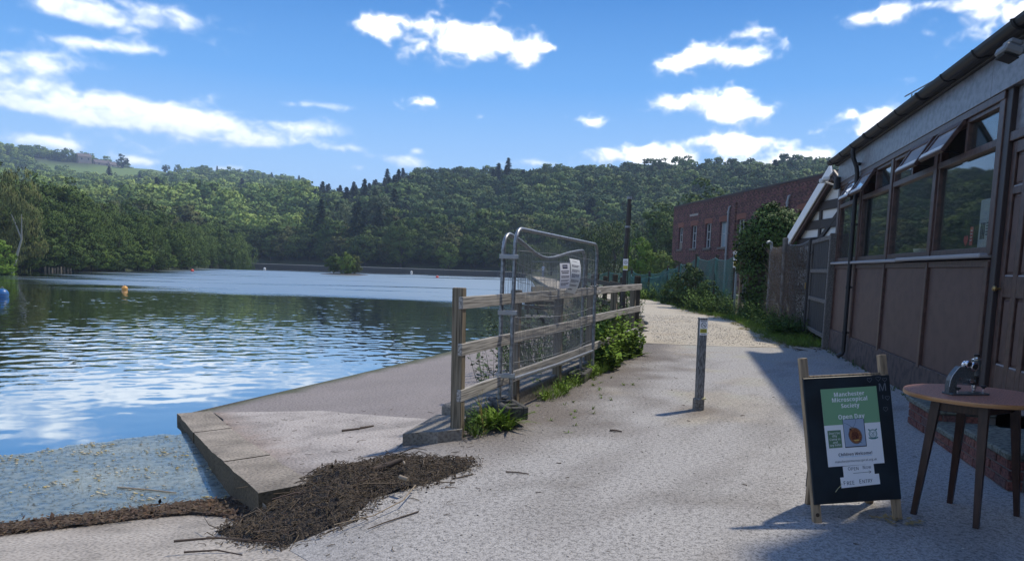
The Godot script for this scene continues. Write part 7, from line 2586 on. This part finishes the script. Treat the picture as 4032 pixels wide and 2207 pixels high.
	var pick2 := func() -> Vector3:
		while true:
			var p := Vector2(R(-4.6, -1.75), R(-6.05, -4.1))
			if Geometry2D.is_point_in_polygon(p + Vector2(R(-0.06, 0.06), R(-0.06, 0.06)), drift):
				return Vector3(p.x, maxf(slip_y(p.x, p.y), WATER) + R(0.008, 0.034), p.y)
		return Vector3.ZERO
	twigs(b, 1500, pick2, 0.03, 0.12, 0.0014, 0.004, 0.7)
	obj("twigs", b, mat("red brown twig", Color(0.10, 0.072, 0.050), 0.9, {"vc": true}), dr).set_meta("kind", "stuff")
	b = B.new()
	for i in 2200:
		var p: Vector3 = pick2.call()
		var d := (RV() * Vector3(1, 0.4, 1)).normalized()
		var f := R(0.4, 1.7)
		b.col = Color(f * 1.1, f * 0.85, f * 0.65)
		if rng.randf() < 0.03:
			b.col = Color(3.0, 2.6, 1.2)
		b.leaf(p, d, d.cross(Vector3(0.2, 1, 0.4)).normalized(), R(0.02, 0.055), R(0.006, 0.018), (RV() * 0.5 + Vector3.UP).normalized())
	obj("scraps", b, mat("red brown scrap", Color(0.085, 0.060, 0.042), 0.85, {"vc": true}), dr).set_meta("kind", "stuff")
	# scum on the water in the corner
	var scum := PackedVector2Array()
	var corners := [Vector2(-9.0, -4.6), Vector2(-6.6, -5.9), Vector2(-4.86, -7.05), Vector2(-4.34, -7.65), Vector2(-3.85, -8.1), Vector2(-3.55, -8.28)]
	for i in corners.size() - 1:
		scum.append_array(PackedVector2Array(ragged(corners[i], corners[i + 1], 0.1, 0.06)))
	scum.append_array(PackedVector2Array([Vector2(-3.55, -8.28), Vector2(-2.12, -5.86), Vector2(-3.5, -5.1), Vector2(-9.0, -1.8)]))
	var film := StandardMaterial3D.new()
	film.resource_name = "scum film"
	film.transparency = BaseMaterial3D.TRANSPARENCY_ALPHA
	film.albedo_color = Color(lin(0.28, 0.31, 0.30).r, lin(0.28, 0.31, 0.30).g, lin(0.28, 0.31, 0.30).b, 0.72)
	film.roughness = 0.34
	film.uv1_triplanar = true
	film.uv1_world_triplanar = true
	film.uv1_scale = Vector3.ONE * 0.42
	film.albedo_texture = noise_tex(181, 0.02, [[0.2, Color(0.8, 0.84, 0.84, 0.55)], [0.5, Color(0.92, 0.96, 0.95, 0.8)], [0.8, Color(1, 1, 0.96, 0.95)]], 1024, FastNoiseLite.TYPE_SIMPLEX_SMOOTH, 6)
	var sc := thing("scum", "", "")
	tag(sc, "greenish scum with cream froth floating in the corner of the slipway", "", "", "stuff")
	obj("film", patch(scum, 0.3, func(x, z): return WATER + 0.005 + 0.002 * blotch(x, z, 2.0), func(x, z): return Color.WHITE, 0.0), film, sc).set_meta("kind", "stuff")
	b = B.new()
	var pick3 := func() -> Vector3:
		while true:
			var p := Vector2(R(-6.5, -2.1), R(-8.3, -4.2))
			if Geometry2D.is_point_in_polygon(p, scum):
				return Vector3(p.x, WATER + 0.009, p.y)
		return Vector3.ZERO
	for i in 4200:
		var p: Vector3 = pick3.call()
		var a := R(0, TAU)
		var d := Vector3(cos(a), R(-0.03, 0.08), sin(a))
		var f := R(0.3, 1.2)
		b.col = Color(f, f, f * 0.8)
		b.leaf(p, d, Vector3(-d.z, 0, d.x), R(0.01, 0.045), R(0.002, 0.006), (Vector3.UP + RV() * 0.3).normalized())
	obj("flecks", b, mat("scum fleck", Color(0.12, 0.115, 0.075), 0.7, {"vc": true}), sc).set_meta("kind", "stuff")
	b = B.new()
	var groups := []
	for i in 34:
		groups.append(pick3.call())
	for i in 760:
		var c: Vector3 = groups[rng.randi() % 34] if rng.randf() < 0.8 else pick3.call()
		var p := c + Vector3(R(-0.16, 0.16), 0, R(-0.10, 0.10))
		if not Geometry2D.is_point_in_polygon(Vector2(p.x, p.z), scum):
			continue
		var r := R(0.004, 0.015)
		b.col = Color(1, 1, 1) * R(0.6, 1.15) if rng.randf() < 0.6 else Color(1.0, 0.86, 0.5) * R(0.6, 1.1)
		b.lathe(Transform3D(Basis(Vector3.UP, R(0, 3)).scaled(Vector3(R(0.8, 2.0), R(0.4, 0.8), 1.0)), p), [[r, 0.0], [r * 0.85, r * 0.5], [r * 0.4, r * 0.85], [0.0, r * 0.9]], 7, false)
	obj("froth", b, mat("cream froth", Color(0.50, 0.47, 0.36), 0.8, {"vc": true}), sc).set_meta("kind", "stuff")

# ---------------------------------------------------------------- out on the lake and beyond it
func buoy(label: String, at: Vector3, r: float, c: Color):
	var key := "buoy %.2f %.2f %.2f" % [c.r, c.g, c.b]
	var m := mat(key, c, 0.4)
	var t := thing("buoy", label, "buoy", Vector3(at.x, WATER, at.z), 0.0, "mooring buoys on the lake")
	var b := B.new()
	var prof := []
	for i in 13:
		var a := -PI * 0.5 + PI * i / 12.0
		prof.append([maxf(0.0, cos(a)) * r, r * 0.45 + sin(a) * r])
	b.lathe(Transform3D(), prof, 20, false)
	obj("float", b, m, t)
	b = B.new()
	var pts := []
	for i in 13:
		pts.append(Vector3(cos(TAU * i / 12.0) * r * 0.2, r * 1.52 + sin(TAU * i / 12.0) * r * 0.2, 0))
	b.tube(pts, r * 0.05, 5, false)
	obj("eye", b, mats["galvanised wire"], t)
	b = B.new()
	b.lathe(Transform3D(), [[r * 0.99, r * 0.40], [r * 1.015, r * 0.45], [r * 0.99, r * 0.50]], 20, false)
	obj("band", b, mats["black plastic"], t)

func far_things():
	buoy("blue buoy cut by the left edge of the picture", Vector3(-21.25, 0, -31.95), 0.24, Color(0.015, 0.10, 0.28))
	buoy("orange buoy on the dark water", Vector3(-20.83, 0, -41.2), 0.16, Color(0.62, 0.30, 0.06))
	buoy("red buoy near the left bank trees", Vector3(-39.3, 0, -94.2), 0.20, Color(0.62, 0.07, 0.04))
	buoy("red buoy before the right part of the far wall", Vector3(-9.97, 0, -100.0), 0.20, Color(0.62, 0.07, 0.04))
	buoy("white buoy farthest left along the far wall", Vector3(-41.4, 0, -128.0), 0.22, Color(0.6, 0.6, 0.58))
	buoy("white buoy just left of the island bushes", Vector3(-28.2, 0, -119.6), 0.18, Color(0.6, 0.6, 0.58))
	buoy("white buoy midway between island and red buoy", Vector3(-18.9, 0, -141.9), 0.22, Color(0.6, 0.6, 0.58))
	buoy("small white buoy close behind the first fence post", Vector3(-4.5, 0, -59.3), 0.10, Color(0.6, 0.6, 0.58))
	# the low wall that holds the lake
	var stone := mat("lake wall stone", Color(0.06, 0.058, 0.052), 0.9)
	var cap := mat("lake wall coping", Color(0.42, 0.40, 0.36), 0.9)
	var w := thing("lake_wall", "long low dark wall with a pale coping along the far shore", "wall")
	var pts := [Vector3(-62, 0, -166), Vector3(-45, 0, -160.5), Vector3(-30, 0, -157), Vector3(-15, 0, -153), Vector3(-3.2, 0, -149), Vector3(1.9, 0, -138)]
	for i in 5:
		var a: Vector3 = pts[i]
		var b: Vector3 = pts[i + 1]
		bar("wall", a + Vector3(0, -0.45, 0), b + Vector3(0, -0.45, 0), 1.3, 0.5, stone, w)
		bar("coping", a + Vector3(0, 0.24, 0), b + Vector3(0, 0.24, 0), 0.07, 0.62, cap, w)
	var gull := thing("gull", "white gull standing on the far wall near the left bank", "bird", Vector3(-56.0, 0.28, -164.0), 1.2)
	var gb := B.new()
	gb.tube([Vector3(-0.32, 0.20, 0), Vector3(-0.12, 0.24, 0), Vector3(0.1, 0.27, 0), Vector3(0.2, 0.36, 0), Vector3(0.24, 0.42, 0), Vector3(0.30, 0.42, 0), Vector3(0.36, 0.40, 0)], [0.01, 0.09, 0.11, 0.06, 0.055, 0.04, 0.008], 8)
	gb.tube([Vector3(0.02, 0.2, 0.03), Vector3(0.03, 0.0, 0.03)], 0.01, 4)
	gb.tube([Vector3(0.02, 0.2, -0.03), Vector3(0.03, 0.0, -0.03)], 0.01, 4)
	obj("body", gb, mats["white paint"], gull)
	# stakes holding the left bank
	var sk := thing("bank_stakes", "short row of old stakes at the foot of the left bank", "stakes")
	for i in 9:
		var px := 112.0 + i * 8.0
		var a := atan((px - 1288.0) / 1935.0)
		var r := shore_r(px, 66.0) - 0.9
		bar("stake", Vector3(r * sin(a), WATER - 0.5, -r * cos(a)), Vector3(r * sin(a) + R(-0.05, 0.05), WATER + R(0.3, 0.5), -r * cos(a)), 0.13, 0.13, mats["weathered post"], sk, Vector3.RIGHT)
	# the distant barrier, boat, bench and walker seen through the mesh
	var pa := polar(1330, 77)
	var pb := polar(1428, 75)
	pa.y = -0.05
	pb.y = -0.05
	var far_panel := thing("far_barrier", "distant steel barrier standing across the far path, seen through the mesh", "fence panel")
	var tube_m: Material = mats["galvanised tube"]
	for i in 4:
		var b := B.new()
		var p := pa.lerp(pb, i / 3.0)
		b.tube([p, p + Vector3(0, 2.0, 0)], 0.03, 6)
		obj("upright", b, tube_m, far_panel)
	for y in [2.0, 1.1, 0.2]:
		var b := B.new()
		b.tube([pa + Vector3(0, y, 0), pb + Vector3(0, y, 0)], 0.028, 6)
		obj("rail", b, tube_m, far_panel)
	var bn := thing("waterside_bench", "pale-topped bench on the quay seen through the steel mesh", "bench", Vector3(0.78, quay_y(0.78, -20.0), -20.0), 0.08)
	for i in 3:
		board("seat_plank", X(Vector3(0, 0.55, -0.12 + 0.12 * i)), Vector3(0.95, 0.04, 0.11), mats["weathered rail"], bn)
	for s in [-0.38, 0.38]:
		board("leg", X(Vector3(s, 0.26, 0)), Vector3(0.08, 0.54, 0.34), mats["dark post"], bn)
	for i in 2:
		board("back_plank", X(Vector3(0, 0.76 + 0.13 * i, -0.22)), Vector3(0.95, 0.10, 0.03), mats["dark post"], bn)
	for s in [-0.38, 0.38]:
		board("back_post", X(Vector3(s, 0.6, -0.20)), Vector3(0.06, 0.7, 0.05), mats["dark post"], bn)
	# hilltop farm
	var wallm := mat("farm wall", Color(0.42, 0.33, 0.28), 0.9)
	var roofm := mat("farm roof", Color(0.16, 0.14, 0.14), 0.9)
	for e in [[218, 742, 10.0, 6.5, 5.0, "pinkish farmhouse at the top of the hill field"], [262, 760, 13.0, 5.0, 3.0, "grey-roofed barn right of the hilltop farmhouse"], [292, 762, 9.0, 5.0, 3.2, "small barn farthest right on the hilltop"], [530, 600, 7.0, 5.0, 4.5, "small white-gabled house among the hillside trees"]]:
		var p := polar(e[0], e[1])
		var t := thing("farmhouse", e[5], "house", p, 0.35 + e[0] * 0.002)
		var wd: float = e[2]
		var dp: float = e[3]
		var h: float = e[4]
		var m: Material = mats["white paint"] if e[0] == 530 else wallm
		var b := B.new()
		b.box(X(Vector3(0, h * 0.5 - 1.0, 0)), Vector3(wd, h + 2.0, dp), 0.02)
		for s in [-1.0, 1.0]:
			b.flat(Vector3(s * wd * 0.5, h, -dp * 0.5), Vector3(s * wd * 0.5, h, dp * 0.5), Vector3(s * wd * 0.5, h + 2.4, 0), Vector3(s, 0, 0))
		obj("wall", b, m, t)
		b = B.new()
		for s in [-1.0, 1.0]:
			b.quad(Vector3(-wd * 0.53, h - 0.2, s * dp * 0.56), Vector3(wd * 0.53, h - 0.2, s * dp * 0.56), Vector3(wd * 0.53, h + 2.5, 0), Vector3(-wd * 0.53, h + 2.5, 0), Vector3(0, 1, s))
		obj("roof", b, roofm, t)
		for x in [-0.25, 0.25]:
			board("window", X(Vector3(x * wd, h * 0.6, dp * 0.5 + 0.02)), Vector3(1.0, 1.3, 0.05), mats["ink"], t, 0.0)
		board("chimney", X(Vector3(wd * 0.38, h + 2.6, 0)), Vector3(0.9, 1.6, 0.8), m, t, 0.02)
	walker()

# a figure as one skin: a smooth union of tapered bones, meshed as surface nets
func walker():
	var bones := [[Vector3(0.0, 0.95, 0), Vector3(0.0, 1.25, 0), 0.135, 0.14], [Vector3(-0.15, 1.38, 0), Vector3(0.15, 1.38, 0), 0.075, 0.075], [Vector3(0, 1.2, 0), Vector3(0, 1.40, 0), 0.15, 0.11], [Vector3(0, 1.42, 0), Vector3(0, 1.52, 0.01), 0.055, 0.05], [Vector3(0, 1.60, 0.015), Vector3(0, 1.66, 0.01), 0.092, 0.095],
		[Vector3(-0.19, 1.37, 0), Vector3(-0.24, 1.12, -0.03), 0.055, 0.042], [Vector3(-0.24, 1.12, -0.03), Vector3(-0.21, 0.88, 0.06), 0.04, 0.03], [Vector3(0.19, 1.37, 0), Vector3(0.24, 1.12, 0.02), 0.055, 0.042], [Vector3(0.24, 1.12, 0.02), Vector3(0.14, 1.08, 0.22), 0.04, 0.032],
		[Vector3(-0.09, 0.92, 0), Vector3(-0.10, 0.50, 0.06), 0.095, 0.06], [Vector3(-0.10, 0.50, 0.06), Vector3(-0.10, 0.08, -0.03), 0.06, 0.042], [Vector3(-0.10, 0.05, -0.05), Vector3(-0.11, 0.04, 0.12), 0.042, 0.035], [Vector3(0.09, 0.92, 0), Vector3(0.10, 0.50, -0.02), 0.095, 0.06], [Vector3(0.10, 0.50, -0.02), Vector3(0.10, 0.08, -0.12), 0.06, 0.042], [Vector3(0.10, 0.05, -0.14), Vector3(0.11, 0.04, 0.02), 0.042, 0.035]]
	var cell := 0.035
	var lo := Vector3(-0.42, -0.07, -0.32)
	var nx := 25
	var ny := 54
	var nz := 21
	var field := PackedFloat32Array()
	field.resize(nx * ny * nz)
	var dist := func(p: Vector3) -> float:
		var s := 0.0
		for e in bones:
			var a: Vector3 = e[0]
			var ab: Vector3 = e[1] - a
			var t := clampf((p - a).dot(ab) / ab.length_squared(), 0, 1)
			s += exp(-((p - a - ab * t).length() - lerpf(e[2], e[3], t)) * 48.0)
		return -log(maxf(s, 1e-30)) / 48.0
	for z in nz:
		for y in ny:
			for x in nx:
				field[(z * ny + y) * nx + x] = dist.call(lo + Vector3(x, y, z) * cell)
	var at := {}
	for z in nz - 1:
		for y in ny - 1:
			for x in nx - 1:
				var sum := Vector3.ZERO
				var c := 0
				for e in [[0, 0, 0, 1, 0, 0], [0, 1, 0, 1, 1, 0], [0, 0, 1, 1, 0, 1], [0, 1, 1, 1, 1, 1], [0, 0, 0, 0, 1, 0], [1, 0, 0, 1, 1, 0], [0, 0, 1, 0, 1, 1], [1, 0, 1, 1, 1, 1], [0, 0, 0, 0, 0, 1], [1, 0, 0, 1, 0, 1], [0, 1, 0, 0, 1, 1], [1, 1, 0, 1, 1, 1]]:
					var f0 := field[((z + e[2]) * ny + y + e[1]) * nx + x + e[0]]
					var f1 := field[((z + e[5]) * ny + y + e[4]) * nx + x + e[3]]
					if (f0 < 0.0) != (f1 < 0.0):
						sum += Vector3(x + e[0], y + e[1], z + e[2]).lerp(Vector3(x + e[3], y + e[4], z + e[5]), f0 / (f0 - f1))
						c += 1
				if c:
					at[Vector3i(x, y, z)] = lo + sum / c * cell
	var b := B.new()
	var dress := func(p: Vector3) -> Color:
		if p.y > 1.66 or (p.y > 1.58 and p.z < -0.03):
			return Color(0.05, 0.04, 0.035)
		if p.y > 1.47 or (p.y < 1.16 and absf(p.x) > 0.18 and p.y > 0.8) or p.z > 0.16 and p.y > 1.0:
			return Color(0.40, 0.26, 0.20)
		if p.y > 0.92:
			return Color(0.42, 0.48, 0.58)
		return Color(0.25, 0.28, 0.36) if p.y > 0.1 else Color(0.04, 0.04, 0.04)
	for q in at:
		for ax in 3:
			var u := Vector3i.ZERO
			var v := Vector3i.ZERO
			u[(ax + 1) % 3] = 1
			v[(ax + 2) % 3] = 1
			var d := Vector3i.ZERO
			d[ax] = 1
			var f0 := field[(q.z * ny + q.y) * nx + q.x]
			var r: Vector3i = q + d
			if r.x >= nx or r.y >= ny or r.z >= nz:
				continue
			var f1 := field[(r.z * ny + r.y) * nx + r.x]
			if (f0 < 0.0) == (f1 < 0.0) or not (at.has(q - u) and at.has(q - v) and at.has(q - u - v)):
				continue
			var c := [at[q], at[q - u], at[q - u - v], at[q - v]]
			var nn := []
			for p in c:
				var e := 0.01
				nn.append(Vector3(dist.call(p + Vector3(e, 0, 0)) - dist.call(p - Vector3(e, 0, 0)), dist.call(p + Vector3(0, e, 0)) - dist.call(p - Vector3(0, e, 0)), dist.call(p + Vector3(0, 0, e)) - dist.call(p - Vector3(0, 0, e))).normalized())
			for t in [[0, 1, 2], [0, 2, 3]]:
				var k := b.v.size()
				b.t3(c[t[0]], c[t[1]], c[t[2]], nn[t[0]], nn[t[1]], nn[t[2]])
				for i in 3:
					b.k[k + i] = dress.call(b.v[k + i])
	var p := polar(1360, 104)
	p.y = 0.0
	var t := thing("person", "distant walker in a pale blue top on the far path, seen through the mesh", "person", p, 0.4)
	obj("body", b, mat("walker", Color.WHITE, 0.8, {"vc": true}), t)

func _ready():
	rng.seed = 12345
	make_view()
	terrain()
	water()
	paving()
	clubhouse()
	wall_fittings()
	brick_steps()
	timber_fence()
	kerbs()
	steel_barrier()
	chalk_board()
	round_table()
	microscope()
	bollard()
	forest()
	warehouse()
	timber_gable()
	yard_gate()
	far_fences()
	pole()
	greenery()
	wrack()
	loose_grit()
	far_things()
